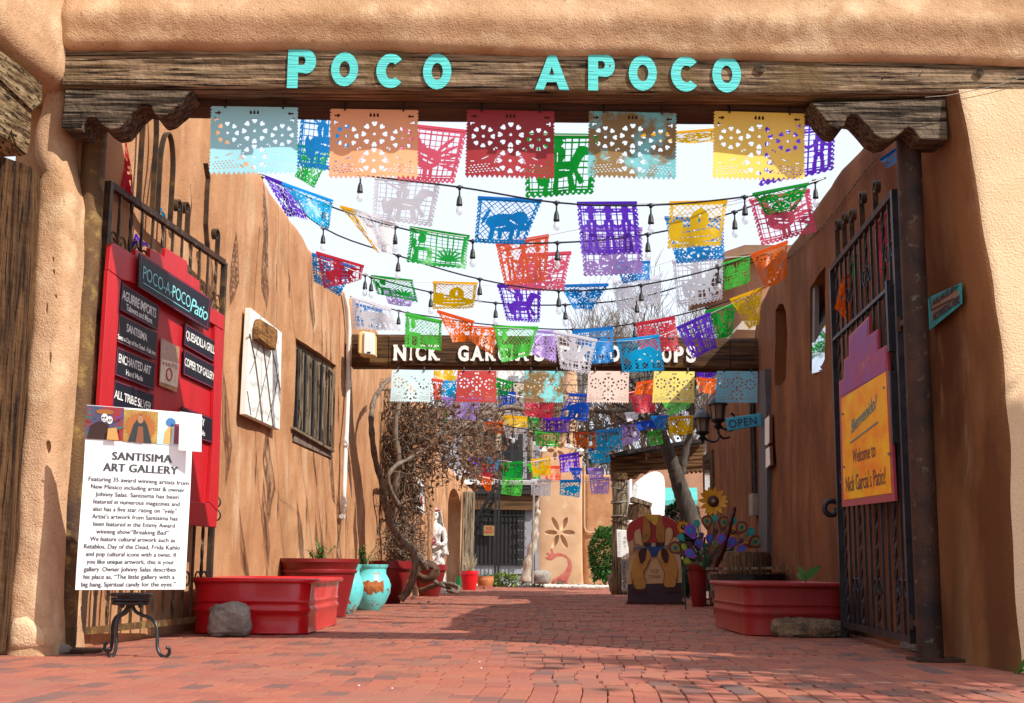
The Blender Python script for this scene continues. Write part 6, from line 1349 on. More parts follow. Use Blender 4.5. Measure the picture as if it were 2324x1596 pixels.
for k in range(8):
    x, y = r9.uniform(500, 2000), r9.uniform(1490, 1590); p = G(x, y); m = MB(); m.box(p+Vector((0, 0, .008)), (.014*r9.uniform(.5, 1.4), .008, .003), Matrix.Rotation(r9.random()*3, 3, 'Z')); tag(m.build('litter_scrap', M_paper if k % 2 else M_dry), ('pale' if k % 2 else 'brown')+' scrap lying on the front bricks', 'scrap', 'scraps on the front bricks')

# street tree just outside the frame whose shade dapples the wall end and the bricks
tb = Vector((7.4, 5.3, 0)); st_ = thing('street_tree', tb, 'bare street tree standing outside the picture on the right, seen only as shade', 'tree'); rs_ = random.Random(3)
m = MB(); m.tube([tb, tb+Vector((.1, .1, 1.6)), tb+Vector((0, .2, 3.4))], [.2, .16, .13], 9); m.build('trunk', M_bark, st_)
m = MB()
for j in range(7): a = j*.9; branch(m, tb+Vector((0, .2, 2.8+.2*j)), Vector((math.cos(a)*.9, math.sin(a)*.8, .9)), 2.1, .08, 3, rs_, .12, .7, 5, 3, .012)
o = m.build('crown', M_bark, st_); o['kind'] = 'stuff'; lv_ = MB()
bv_ = [v for v in m.v if v.z > 4.2]
for _ in range(2600): p = rs_.choice(bv_)+Vector((rs_.gauss(0, .12), rs_.gauss(0, .12), rs_.gauss(0, .12))); leaf(lv_, p, Vector((rs_.gauss(0, 1), rs_.gauss(0, 1), rs_.gauss(0, 1))), .2, .13, .2)
o = lv_.build('leaves', M_leaf, st_); o['kind'] = 'stuff'
# ================================================================= pierced metal panels
def ell(U, V, cx, cy, rx, ry, a=0.):
    c, s_ = math.cos(a), math.sin(a); x, y = U-cx, V-cy; return ((x*c+y*s_)/rx)**2+((-x*s_+y*c)/ry)**2 < 1
def poly(U, V, pts):
    ins = np.zeros(U.shape, bool); n = len(pts)
    for i in range(n):
        x0, y0 = pts[i]; x1, y1 = pts[(i+1) % n]
        if y0 == y1: continue
        c = ((V > y0) != (V > y1)) & (U < (x1-x0)*(V-y0)/(y1-y0)+x0); ins ^= c
    return ins
def panel_mask(nx, ny, asp):
    U, V = np.meshgrid((np.arange(nx)+.5)/nx, (np.arange(ny)+.5)/ny*asp)   # V in width units
    hole = np.zeros(U.shape, bool)
    for cx, cy, k in ((.195, .31, .95), (.505, .285, 1.05), (.82, .335, .95), (.505, .59, 1.05)):
        for i in range(8):
            a = math.pi*(i+.5)/4+math.pi/8; ca, sa = math.cos(a), math.sin(a); r_ = .106*k
            hole |= ell(U, V, cx+ca*r_, cy+sa*r_, .020*k, .019*k, a)
            for s_ in (-1, 1): hole |= ell(U, V, cx+ca*(r_+.016*k)-sa*.014*k*s_, cy+sa*(r_+.016*k)+ca*.014*k*s_, .018*k, .015*k, a)
        hole |= ell(U, V, cx, cy, .017, .017)
    for x in (.46, .5, .54): hole |= poly(U, V, [(x-.012, .085), (x+.014, .085), (x+.010, .055), (x, .035), (x-.010, .055)])
    for s_, cx in ((1, .055), (-1, .945)):
        hole |= poly(U, V, [(cx-.0*s_, .065), (cx+.035*s_, .065), (cx+.035*s_, .05), (cx+.07*s_, .075), (cx+.035*s_, .10), (cx+.035*s_, .085), (cx, .085)])
        hole |= ell(U, V, cx-.0*s_, .15, .009, .03) | ell(U, V, cx+.02*s_, .155, .02, .008)
    for s_ in (1, -1):
        X = lambda t: .5-s_*(.5-t)
        for i in range(6): hole |= ell(U, V, X(.38-.012*i), .56-.0+.018*i-.02, .020, .0045, s_*(.25+.32*i)) if i < 5 else False
        hole |= ell(U, V, X(.22), .56, .045, .006, -s_*.45); hole |= ell(U, V, X(.08), .60, .022, .010); hole |= ell(U, V, X(.37), .70, .024, .013, s_*.6); hole |= ell(U, V, X(.345), .445, .016, .008, s_*.4) | ell(U, V, X(.32), .46, .008, .014)
        for j in range(4):
            for i in range(9-j):
                x = .045+i*.04+(j % 2)*.02; y = .735-.028*j-(.004*i)
                if x < .36 and not (.27 < x and j > 1): hole |= ell(U, V, X(x), y, .010, .0075)
    body = np.ones(U.shape, bool)
    zz = np.abs(((U*18) % 1)-.5)*2; body &= ~(V > asp-.045*zz)
    sc = .006+.006*np.cos(V*2*math.pi*26); body &= (U > sc) & (U < 1-sc)
    return body & ~hole
def mask_mesh(mask, fn, ):
    ny, nx = mask.shape; vid = -np.ones((ny+1, nx+1), int); J, I = np.nonzero(mask)
    for dj, di in ((0, 0), (0, 1), (1, 0), (1, 1)): vid[J+dj, I+di] = 0
    js, is_ = np.nonzero(vid == 0); vid[js, is_] = np.arange(len(js))
    vs = fn(is_/nx, js/ny)
    F_ = np.stack([vid[J, I], vid[J+1, I], vid[J+1, I+1], vid[J, I+1]], 1)
    return vs, F_
def np_mesh(name, vs, F_, m, org):
    me = bpy.data.meshes.new(name); vs = (vs-np.array(org)).astype(np.float32); nv, nf = len(vs), len(F_)
    me.vertices.add(nv); me.vertices.foreach_set('co', vs.ravel()); me.loops.add(nf*4); me.loops.foreach_set('vertex_index', F_.astype(np.int32).ravel())
    me.polygons.add(nf); me.polygons.foreach_set('loop_start', np.arange(0, nf*4, 4, dtype=np.int32)); me.polygons.foreach_set('loop_total', np.full(nf, 4, dtype=np.int32))
    me.update(calc_edges=True); me.materials.append(m); return me
def metal(name, col, rust=False):
    return mat(name, col, tuple(c*.88 for c in col), rough=.5, ns=3, metal=.0, spec=.4, bump=.05, bs=30, speck=((.22, .13, .035), 3.2, .46, .55) if rust else None)
PMASK = panel_mask(150, 120, .80)
def hung_panel(x0, y0, x1, y1, yb0, yb1, Y, m_, lab, grp, hooks=True, tilt=0.):
    tl, tr_, br_, bl2 = at(x0, y0, Y), at(x1, y1, Y), at(x1-1, yb1, Y+tilt), at(x0-4, yb0, Y+tilt)
    C_ = [np.array(p) for p in (tl, tr_, br_, bl2)]
    def fn(u, v): u = u[:, None]; v = v[:, None]; return (C_[0]*(1-u)+C_[1]*u)*(1-v)+(C_[3]*(1-u)+C_[2]*u)*v+np.array([0, 1, 0])*(.012*np.sin(u*5+x0)*v)
    vs, F_ = mask_mesh(PMASK, fn)
    root = thing('pierced_banner', (tl+tr_)/2, lab, 'hanging panel', grp)
    n = len(vs); vs2 = np.concatenate([vs, vs+np.array([0, .004, 0])]); F2 = np.concatenate([F_, F_[:, ::-1]+n])
    o = bpy.data.objects.new('pierced_sheet', np_mesh('pierced_sheet', vs2, F2, m_, (tl+tr_)/2)); SC.collection.objects.link(o); o.parent = root
    for t in (.17, .83):
        p = tl.lerp(tr_, t); m = MB(); m.tube([p-UZ*.015+Vector((0, -.012, 0)), p+UZ*.02+Vector((0, -.008, 0)), p+UZ*.05+Vector((0, .01, 0))], .006*Y/14+.003, 5); m.build('hook', M_irond, root)
    return root
gA = 'pierced metal panels under the front lintel'
hung_panel(478, 241, 677, 244, 396, 397, 8.905, metal('panel_steel_blue', (.36, .74, .86)), 'pale steel-blue pierced flower panel, first from the left under the front lintel', gA)
hung_panel(749, 247, 950, 250, 405, 407, 8.905, metal('panel_peach', (.88, .40, .20)), 'peach-orange pierced flower panel under the front lintel', gA)
hung_panel(1059, 249, 1259, 253, 405, 407, 8.905, metal('panel_maroon', (.32, .016, .022)), 'dark maroon pierced flower panel in the middle under the front lintel', gA)
hung_panel(1336, 252, 1536, 257, 405, 408, 8.905, metal('panel_teal_rust', (.16, .50, .54), True), 'rust-stained teal pierced flower panel under the front lintel', gA)
hung_panel(1620, 252, 1827, 258, 408, 410, 8.905, metal('panel_yellow', (.92, .62, .10)), 'golden yellow pierced flower panel by the right corbel of the front lintel', gA)
gB = 'pierced metal panels under the far name beam'
for (x0, x1, y, c, ru, lab) in ((889, 978, 840, (.66, .86, .90), False, 'whitish pale blue pierced panel under the far beam, first from the left'), (1038, 1127, 841, (.52, .05, .045), False, 'brick red pierced panel under the far beam'), (1190, 1279, 841.5, (.20, .74, .76), True, 'bright turquoise pierced panel with a rust stain under the far beam'),
                                 (1335, 1428, 842, (.90, .66, .56), False, 'pale pink pierced panel under the far beam'), (1484, 1577, 842.5, (.93, .76, .20), False, 'lemon yellow pierced panel under the far beam'), (1627, 1720, 842, (.22, .52, .66), False, 'mid blue pierced panel in the shade at the right end of the far beam')):
    hung_panel(x0, y, x1, y+1, y+73, y+74, 19.08, metal('far_panel_%d' % x0, c, ru), lab, gB)

# ================================================================= cut paper flags on strings
def figure(kind, U, V):
    e = lambda *a: ell(U, V, *a); P = lambda *a: poly(U, V, list(a))
    if kind == 'bull':
        f = e(.50, .52, .27, .17) | e(.68, .44, .14, .14) | e(.80, .56, .09, .11) | P((.3, .6), (.38, .6), (.36, .86), (.29, .86)) | P((.42, .62), (.49, .62), (.50, .80), (.44, .84)) | P((.60, .6), (.68, .6), (.70, .86), (.62, .86)) | P((.72, .6), (.77, .62), (.80, .78), (.74, .82)) | e(.22, .42, .03, .16, .3) | e(.86, .42, .07, .015, -.6)
        f &= ~(e(.82, .53, .014, .018) | e(.62, .5, .10, .012, .5) | e(.45, .6, .08, .012, -.3))
    elif kind == 'horse':
        f = e(.48, .55, .22, .12) | P((.58, .5), (.70, .22), (.80, .30), (.70, .56)) | e(.80, .30, .11, .05, .5) | P((.32, .58), (.38, .6), (.34, .9), (.28, .9)) | P((.42, .6), (.46, .6), (.46, .88), (.41, .88)) | P((.58, .6), (.64, .58), (.70, .84), (.62, .86)) | P((.64, .56), (.70, .56), (.80, .74), (.74, .78)) | e(.25, .62, .05, .16, -.2) | e(.46, .34, .09, .12) | e(.46, .18, .06, .06) | e(.46, .12, .12, .025) | e(.3, .2, .12, .02, .6)
        f &= ~(e(.46, .38, .012, .07) | e(.5, .55, .12, .01, .2))
    elif kind == 'dancers':
        f = np.zeros(U.shape, bool)
        for cx in (.26, .5, .74):
            f |= e(cx, .30, .045, .06) | e(cx, .22, .13, .028) | e(cx, .17, .055, .05) | P((cx-.07, .37), (cx+.07, .37), (cx+.05, .62), (cx-.05, .62)) | P((cx-.055, .6), (cx-.01, .6), (cx-.03, .92), (cx-.08, .92)) | P((cx+.01, .6), (cx+.055, .6), (cx+.08, .92), (cx+.03, .92)) | e(cx+.09, .46, .06, .025, .7) | e(cx-.09, .46, .06, .025, -.7)
            f &= ~e(cx, .48, .010, .09)
    elif kind == 'hat':
        f = e(.5, .68, .38, .15) | e(.54, .42, .14, .22) | e(.2, .55, .10, .16, .3)
        f &= ~(e(.52, .60, .22, .012, -.1) | e(.5, .72, .26, .010) | e(.54, .40, .02, .09))
    elif kind == 'cactus':
        f = np.zeros(U.shape, bool)
        for i in range(9): a = math.pi*(.08+.105*i); f |= e(.66+math.cos(a)*.14, .78-math.sin(a)*.17, .16, .022, -a)
        f |= P((.16, .5), (.42, .5), (.42, .6), (.16, .6)) | e(.27, .30, .06, .12) | e(.27, .16, .10, .03) | P((.18, .55), (.24, .55), (.24, .9), (.17, .9)) | P((.36, .55), (.42, .55), (.42, .9), (.35, .9)) | e(.16, .42, .04, .12) | e(.5, .90, .4, .05)
    elif kind == 'rooster':
        f = e(.45, .55, .20, .16) | e(.28, .32, .08, .10) | P((.22, .35), (.40, .32), (.5, .5), (.32, .6)) | e(.26, .2, .07, .04)
        for i in range(5): f |= e(.68+.03*i, .32+.09*i, .17, .028, -.9+.3*i)
        f |= P((.42, .68), (.46, .68), (.46, .86), (.42, .86)) | P((.5, .68), (.54, .68), (.54, .86), (.5, .86))
        f &= ~(e(.27, .31, .014, .018) | e(.45, .52, .1, .012, .4) | e(.48, .6, .1, .012, .4))
    elif kind == 'flowers':
        f = np.zeros(U.shape, bool)
        for cx, cy, r_ in ((.3, .35, .17), (.7, .35, .17), (.5, .68, .2), (.2, .75, .1), (.8, .75, .1)):
            f |= e(cx, cy, r_, r_)
            for i in range(7): a = 2*math.pi*i/7; f &= ~e(cx+math.cos(a)*r_*.6, cy+math.sin(a)*r_*.6, r_*.26, r_*.09, a)
    else: f = e(.5, .5, .3, .3)
    return f
_fm = {}
def flag_mask(kind, lat_, n, seed=0):
    key = (kind, lat_, n)
    if key in _fm: return _fm[key]
    nx, ny = n, int(n*.82); U, V = np.meshgrid((np.arange(nx)+.5)/nx, (np.arange(ny)+.5)/ny)
    N = 11 if n > 50 else 8 if n > 30 else 6; w_ = .20 if n > 30 else .30
    if lat_ == 'sq': g_ = (((U*N) % 1) < w_) | (((V*N*.85) % 1) < w_)
    else: g_ = ((((U+V*.8)*N) % 1) < w_) | ((((U-V*.8)*N) % 1) < w_)
    b_ = (U < .075) | (U > .925) | (V < .06) | (V > .90)
    for cx, cy in [(x, .945) for x in np.linspace(.06, .94, 12)]+[(x, y) for x in (.035, .965) for y in np.linspace(.15, .88, 9)]: b_ &= ~ell(U, V, cx, cy, .014, .016)
    m_ = g_ | b_ | figure(kind, .5+(U-.5)*.84, .5+(V-.5)*.84)
    sc = .018*(1+np.cos(U*2*math.pi*12)); m_ &= V < 1-sc
    sd = .010*(1+np.cos(V*2*math.pi*11)); m_ &= (U > sd) & (U < 1-sd)
    _fm[key] = m_; return m_
FC = {'blue': (.0, .26, .72), 'deepblue': (.0, .09, .62), 'lightblue': (.0, .50, .95), 'purple': (.12, .02, .60), 'lavender': (.54, .36, .86), 'green': (.0, .42, .04), 'lightgreen': (.10, .70, .08),
      'yellow': (.92, .58, .0), 'orange': (.88, .15, .0), 'red': (.68, .03, .06), 'pink': (.84, .12, .20), 'coral': (.90, .14, .06), 'white': (.90, .90, .95)}
def fm(c):
    return mat('paper_'+c, FC[c], tuple(v*.85 for v in FC[c]), rough=.35, ns=3, transl=.55, spec=.5, bump=.5, bs=14)
WORDS = {'bull': 'bull', 'horse': 'horse rider', 'dancers': 'three dancers', 'hat': 'big hat', 'cactus': 'cactus and donkey', 'rooster': 'rooster', 'flowers': 'flower'}
CN = {'blue': 'blue', 'deepblue': 'deep blue', 'lightblue': 'sky blue', 'purple': 'purple', 'lavender': 'lavender', 'green': 'dark green', 'lightgreen': 'light green', 'yellow': 'yellow', 'orange': 'orange', 'red': 'red', 'pink': 'pinkish red', 'coral': 'coral red', 'white': 'white'}
fcount = 0
def flag(c, kind, lat_, q, Y, where, grp, crumple=.0, dY=None):
    global fcount; fcount += 1; rr = random.Random(fcount*13)
    wpx = max(q[1][0]-q[0][0], q[2][0]-q[3][0]); n = int(max(16, min(84, wpx*.62)))
    jy = [rr.uniform(-.10, .10) for _ in range(4)]; sw = rr.uniform(-.18, .18)
    if dY is None: dY = [0, 0, sw, sw]
    C_ = [np.array(at(x, y, Y+dY[i]+jy[i]*(i > 1))) for i, (x, y) in enumerate(q)]
    ph = rr.uniform(0, 6); k1 = rr.uniform(2, 5); am = (.03+.05*crumple)*Y/13
    def fn(u, v):
        u = u[:, None]; v = v[:, None]; p = (C_[0]*(1-u)+C_[1]*u)*(1-v)+(C_[3]*(1-u)+C_[2]*u)*v
        wv = am*v*(np.sin(u*k1*2+ph+v*2)+.5*np.sin(u*9+v*5+ph)); return p+np.array([.25, 1, .1])*wv+np.array([0, 0, .25])*am*crumple*np.sin(v*8+u*4+ph)*v
    vs, F_ = mask_mesh(flag_mask(kind, lat_, n), fn)
    org = (C_[0]+C_[1])/2
    lab = '%s cut-paper flag with %s, %s' % (CN[c], WORDS[kind], where)
    o = bpy.data.objects.new('paper_flag', np_mesh('paper_flag', vs, F_, fm(c), org)); o.data.shade_smooth() if crumple else None
    o.location = org; SC.collection.objects.link(o); tag(o, lab, 'paper flag', grp)
    hem = MB(); a, b_ = Vector(C_[0]), Vector(C_[1]); hem.bar(a+UZ*.004, b_+UZ*.004, .008*Y/13, .03*Y/13); h_ = hem.mesh('hem', Vector(org)); h_.materials.append(fm(c)); ho = bpy.data.objects.new('hem', h_); SC.collection.objects.link(ho); ho.parent = o
    return o
g1, g2, g3, g4, g5, g6 = ('paper flags hung high behind the front panels', 'paper flags on the upper light strings', 'paper flags on the middle strings', 'paper flags hung just before the far beam', 'paper flags hung beyond the far beam', 'paper flags on the lowest far strings')
FL = [
 ('blue', 'horse', 'sq', [(683, 247), (800, 262), (795, 396), (672, 380)], 11.5, 'between the steel-blue and peach panels', g1, .0),
 ('green', 'flowers', 'di', [(672, 330), (752, 345), (712, 428), (668, 401)], 12.5, 'hanging below the blue one at upper left', g1, .0),
 ('pink', 'rooster', 'sq', [(912, 283), (1060, 299), (1034, 419), (901, 409)], 11.5, 'between the peach and maroon panels', g1, .0),
 ('green', 'horse', 'sq', [(1190, 306), (1360, 308), (1346, 440), (1193, 451)], 11.5, 'behind the maroon panel', g1, .0),
 ('yellow', 'flowers', 'di', [(1450, 309), (1625, 295), (1622, 328), (1500, 320)], 12, 'blown nearly flat behind the rusty teal panel', g1, .6),
 ('purple', 'dancers', 'sq', [(1730, 290), (1897, 275), (1893, 385), (1722, 425)], 11.5, 'behind the golden panel at upper right', g1, .0),
 ('white', 'horse', 'sq', [(850, 404), (1001, 414), (980, 515), (842, 498)], 13.5, 'faint at upper left', g2, .0),
 ('purple', 'flowers', 'di', [(602, 402), (662, 425), (697, 500), (652, 492)], 14, 'folded at the left end of the top string', g2, .8),
 ('lightblue', 'flowers', 'di', [(640, 417), (756, 458), (744, 522), (688, 482)], 13.8, 'curled at the left of the top string', g2, .8),
 ('yellow', 'flowers', 'di', [(772, 470), (802, 478), (860, 575), (845, 560)], 13.6, 'twisted into a thin strip', g2, .4),
 ('white', 'flowers', 'di', [(797, 476), (897, 510), (890, 580), (860, 572)], 13.7, 'beside the twisted yellow strip', g2, .6),
 ('green', 'cactus', 'sq', [(930, 517), (1066, 538), (1058, 612), (922, 596)], 13.4, 'left of the blue bull', g2, .3),
 ('blue', 'bull', 'di', [(1084, 449), (1231, 456), (1190, 556), (1077, 552)], 12.8, 'in the centre of the top row', g2, .0),
 ('purple', 'dancers', 'sq', [(1309, 462), (1446, 461), (1458, 577), (1318, 578)], 12.8, 'on the top light string', g2, .0),
 ('lavender', 'flowers', 'sq', [(1318, 520), (1458, 520), (1460, 622), (1325, 628)], 13.6, 'behind and below the purple dancers', g2, .2),
 ('yellow', 'hat', 'di', [(1519, 461), (1651, 458), (1637, 558), (1514, 566)], 12.8, 'on the top string right of centre', g2, .0),
 ('blue', 'flowers', 'di', [(1508, 495), (1642, 500), (1646, 590), (1535, 599)], 13.6, 'behind the yellow hat', g2, .2),
 ('pink', 'rooster', 'sq', [(1700, 456), (1838, 432), (1855, 525), (1728, 559)], 13.0, 'at the right end of the top string', g2, .1),
 ('green', 'flowers', 'di', [(1708, 442), (1836, 418), (1806, 482), (1738, 488)], 12.8, 'bunched over the pinkish rooster', g2, .9),
 ('coral', 'dancers', 'di', [(1125, 556), (1246, 535), (1242, 640), (1145, 648)], 14.5, 'below the blue bull', g3, .0),
 ('pink', 'flowers', 'sq', [(1180, 580), (1297, 574), (1281, 662), (1150, 658)], 15.4, 'peeping out behind the coral dancers', g3, .2),
 ('blue', 'flowers', 'di', [(1395, 598), (1476, 596), (1474, 634), (1413, 645)], 15, 'small, below the lavender one', g3, .3),
 ('blue', 'flowers', 'sq', [(708, 578), (805, 608), (770, 674), (712, 640)], 16.6, 'at the left end of the middle string', g3, .3),
 ('red', 'horse', 'sq', [(717, 574), (826, 606), (822, 636), (735, 656)], 16.4, 'over the blue one at the left wall', g3, .2),
 ('lavender', 'flowers', 'sq', [(868, 655), (945, 680), (930, 697), (880, 690)], 16.6, 'under the slanting green one at left', g3, .4),
 ('green', 'cactus', 'di', [(843, 628), (937, 639), (948, 686), (855, 668)], 16.2, 'slanting on the middle string', g3, .3),
 ('yellow', 'hat', 'di', [(982, 642), (1084, 645), (1076, 700), (982, 703)], 16, 'on the middle string left of centre', g3, .1),
 ('purple', 'horse', 'sq', [(1128, 649), (1229, 650), (1226, 733), (1150, 729)], 16, 'on the middle string in the centre', g3, .0),
 ('blue', 'flowers', 'di', [(1271, 650), (1381, 647), (1342, 705), (1302, 702)], 16, 'curled to a triangle on the middle string', g3, .5),
 ('white', 'horse', 'sq', [(1525, 592), (1642, 585), (1640, 680), (1538, 700)], 15.6, 'large and see-through at the right', g3, .1),
 ('white', 'flowers', 'di', [(1390, 640), (1500, 632), (1500, 690), (1400, 705)], 16.2, 'see-through before the bare trees', g3, .2),
 ('lightgreen', 'flowers', 'sq', [(1640, 600), (1702, 584), (1702, 640), (1644, 662)], 15.2, 'at the right beside the orange one', g3, .3),
 ('orange', 'flowers', 'di', [(1704, 581), (1788, 549), (1785, 632), (1736, 657)], 14.6, 'at the right end of the middle string', g3, .4),
 ('blue', 'horse', 'sq', [(800, 690), (868, 708), (862, 745), (806, 742)], 17.8, 'behind the white one on the fourth string', g3, .1),
 ('white', 'bull', 'sq', [(797, 675), (888, 702), (905, 752), (802, 748)], 17.4, 'at the left end of the fourth string', g3, .2),
 ('lightgreen', 'cactus', 'di', [(920, 713), (1003, 731), (1003, 797), (919, 789)], 17.4, 'over the letters N I C K', g4, .0),
 ('orange', 'flowers', 'di', [(992, 707), (1076, 732), (1062, 775), (1030, 777)], 17.4, 'folded right of the light green cactus', g4, .5),
 ('orange', 'dancers', 'di', [(1066, 743), (1126, 746), (1120, 810), (1061, 770)], 17.6, 'over the first letters of the second word', g4, .3),
 ('lightgreen', 'cactus', 'di', [(1120, 743), (1222, 745), (1200, 808), (1139, 824)], 17.3, 'over the end of the second word', g4, .2),
 ('lavender', 'flowers', 'di', [(1214, 753), (1262, 754), (1262, 824), (1203, 803)], 17.6, 'over the gap after the second word', g4, .1),
 ('blue', 'bull', 'sq', [(1300, 753), (1392, 745), (1393, 822), (1338, 828)], 17.8, 'behind the white horse before the beam', g4, .1),
 ('white', 'horse', 'sq', [(1256, 753), (1355, 774), (1336, 850), (1272, 838)], 17.2, 'over the third word of the beam', g4, .0),
 ('lightblue', 'bull', 'di', [(1399, 775), (1496, 763), (1509, 842), (1413, 848)], 17.0, 'over the start of the last word', g4, .0),
 ('red', 'flowers', 'sq', [(1442, 737), (1532, 721), (1543, 798), (1455, 803)], 17.6, 'over the middle of the last word', g4, .1),
 ('purple', 'dancers', 'sq', [(1536, 746), (1612, 712), (1628, 790), (1573, 815)], 17.0, 'over the last letter of the beam', g4, .1),
 ('green', 'flowers', 'di', [(1600, 709), (1672, 692), (1662, 762), (1630, 772)], 17.2, 'between the purple dancers and the yellow one', g4, .5),
 ('yellow', 'flowers', 'di', [(1657, 682), (1731, 655), (1722, 735), (1700, 750)], 16.8, 'at the right wall above the far beam', g4, .4),
 ('yellow', 'hat', 'sq', [(983, 830), (1052, 836), (1034, 868), (985, 858)], 22, 'just right of the whitish panel', g5, .2),
 ('coral', 'flowers', 'di', [(979, 862), (1006, 866), (1002, 910), (984, 905)], 23, 'squeezed below the yellow hat at left', g5, .3),
 ('lightblue', 'flowers', 'di', [(1006, 868), (1042, 864), (1040, 912), (998, 892)], 23, 'left of the brick red panel', g5, .3),
 ('lavender', 'flowers', 'sq', [(1002, 905), (1093, 905), (1082, 957), (1026, 948)], 24, 'below the brick red panel', g5, .2),
 ('green', 'flowers', 'sq', [(1118, 858), (1166, 872), (1150, 898), (1118, 900)], 23, 'slanting right of the brick red panel', g5, .3),
 ('deepblue', 'dancers', 'sq', [(1130, 890), (1171, 894), (1168, 912), (1130, 928)], 25, 'crumpled below the slanting dark green one', g5, .6),
 ('green', 'flowers', 'sq', [(1003, 932), (1018, 930), (1014, 960), (1004, 962)], 26, 'narrow, at the left above the vine', g5, .2),
 ('red', 'flowers', 'sq', [(1188, 908), (1262, 912), (1251, 952), (1192, 943)], 24, 'below the turquoise panel', g5, .1),
 ('deepblue', 'bull', 'sq', [(1291, 896), (1343, 899), (1334, 958), (1268, 951)], 23, 'between the turquoise and pale pink panels', g5, .2),
 ('purple', 'dancers', 'sq', [(1232, 950), (1296, 953), (1295, 983), (1229, 980)], 27, 'above the carved column', g5, .2),
 ('yellow', 'flowers', 'di', [(1141, 945), (1197, 950), (1195, 971), (1141, 967)], 27, 'in the dead vine leaves', g5, .3),
 ('orange', 'flowers', 'di', [(1096, 962), (1142, 960), (1137, 987), (1102, 976)], 27, 'low in the vine left of the white one', g5, .3),
 ('white', 'horse', 'sq', [(1142, 965), (1181, 963), (1176, 999), (1148, 994)], 27, 'before the dark upper windows', g5, .1),
 ('green', 'flowers', 'di', [(1196, 952), (1223, 954), (1222, 978), (1199, 976)], 28, 'small, left of the column', g5, .3),
 ('lightgreen', 'cactus', 'sq', [(1210, 980), (1271, 983), (1269, 1015), (1211, 1012)], 27.5, 'at the shoulder of the carved column', g5, .0),
 ('orange', 'dancers', 'sq', [(1300, 983), (1354, 984), (1354, 1019), (1302, 1016)], 27.5, 'right of the carved column', g5, .0),
 ('lightblue', 'bull', 'di', [(1351, 981), (1411, 974), (1413, 1021), (1355, 1027)], 27, 'before the bare trees right of the column', g5, .1),
 ('lightblue', 'bull', 'di', [(1335, 1022), (1378, 1015), (1386, 1050), (1343, 1052)], 29, 'lower one beside the portal roof', g5, .2),
 ('lavender', 'flowers', 'sq', [(1411, 969), (1452, 965), (1452, 999), (1414, 1013)], 27.5, 'above the portal roof', g5, .2),
 ('lightgreen', 'flowers', 'sq', [(1469, 984), (1501, 979), (1505, 1008), (1472, 1013)], 28, 'small, between the tree branches', g5, .2),
 ('deepblue', 'flowers', 'sq', [(1443, 962), (1483, 957), (1489, 976), (1450, 974)], 26, 'crumpled left of the tree fork', g5, .9),
 ('blue', 'flowers', 'sq', [(1478, 948), (1519, 946), (1503, 974), (1486, 968)], 25.5, 'crumpled in the tree fork', g5, .9),
 ('red', 'flowers', 'sq', [(1424, 892), (1483, 890), (1491, 934), (1442, 941)], 25, 'right of the pale pink panel', g5, .2),
 ('yellow', 'hat', 'di', [(1516, 951), (1573, 946), (1574, 984), (1520, 992)], 24.5, 'left of the two coach lanterns', g5, .2),
 ('lightgreen', 'flowers', 'sq', [(1503, 914), (1569, 914), (1563, 929), (1518, 943)], 24, 'below the lemon yellow panel', g5, .5),
 ('orange', 'flowers', 'di', [(1444, 872), (1487, 865), (1482, 900), (1442, 892)], 24, 'crumpled left of the lemon yellow panel', g5, .8),
 ('orange', 'flowers', 'sq', [(1580, 860), (1627, 864), (1622, 893), (1585, 893)], 22, 'between the two right-hand panels', g5, .4),
 ('purple', 'flowers', 'sq', [(1577, 843), (1625, 846), (1614, 868), (1584, 862)], 22.5, 'high between the two right-hand panels', g5, .5),
 ('white', 'flowers', 'di', [(1418, 940), (1450, 938), (1446, 956), (1424, 958)], 26, 'small scrap above the deep blue one', g5, .3),
 ('purple', 'dancers', 'sq', [(1061, 1036), (1092, 1035), (1088, 1065), (1063, 1060)], 33, 'first on the lowest string at the vine', g6, .1),
 ('lightblue', 'bull', 'di', [(1106, 1041), (1135, 1045), (1128, 1076), (1104, 1072)], 33, 'second on the upper far string', g6, .1),
 ('red', 'rooster', 'sq', [(1091, 1057), (1122, 1057), (1120, 1094), (1094, 1094)], 32, 'overlapping the orange cone shape', g6, .2),
 ('orange', 'flowers', 'di', [(1073, 1077), (1119, 1089), (1114, 1116), (1106, 1114)], 31.5, 'folded to a cone at lower left', g6, .5),
 ('green', 'horse', 'sq', [(1140, 1054), (1185, 1050), (1186, 1090), (1143, 1089)], 32, 'before the balcony railing', g6, .1),
 ('lightgreen', 'cactus', 'di', [(1140, 1091), (1187, 1089), (1182, 1127), (1138, 1122)], 31.5, 'under the dark green horse', g6, .0),
 ('yellow', 'hat', 'di', [(1205, 1046), (1249, 1041), (1252, 1078), (1209, 1083)], 32, 'at the left edge of the carved column', g6, .1),
 ('lightgreen', 'flowers', 'di', [(1196, 1055), (1206, 1057), (1223, 1088), (1212, 1088)], 32.4, 'narrow sliver behind the yellow hat', g6, .2),
 ('coral', 'cactus', 'di', [(1238, 1061), (1274, 1061), (1274, 1091), (1238, 1090)], 32.6, 'low on the carved column', g6, .1),
 ('purple', 'dancers', 'sq', [(1268, 1037), (1314, 1029), (1317, 1070), (1272, 1073)], 32, 'on the carved column above its petals', g6, .0),
 ('deepblue', 'flowers', 'sq', [(1292, 1065), (1321, 1066), (1316, 1091), (1302, 1090)], 31.8, 'small curled one at the column edge', g6, .6),
 ('white', 'horse', 'sq', [(1205, 1091), (1251, 1092), (1247, 1127), (1205, 1124)], 31.4, 'on the lowest string before the column', g6, .0),
 ('lightblue', 'bull', 'di', [(1271, 1093), (1318, 1092), (1316, 1130), (1270, 1124)], 31.4, 'on the lowest string over the column', g6, .0),
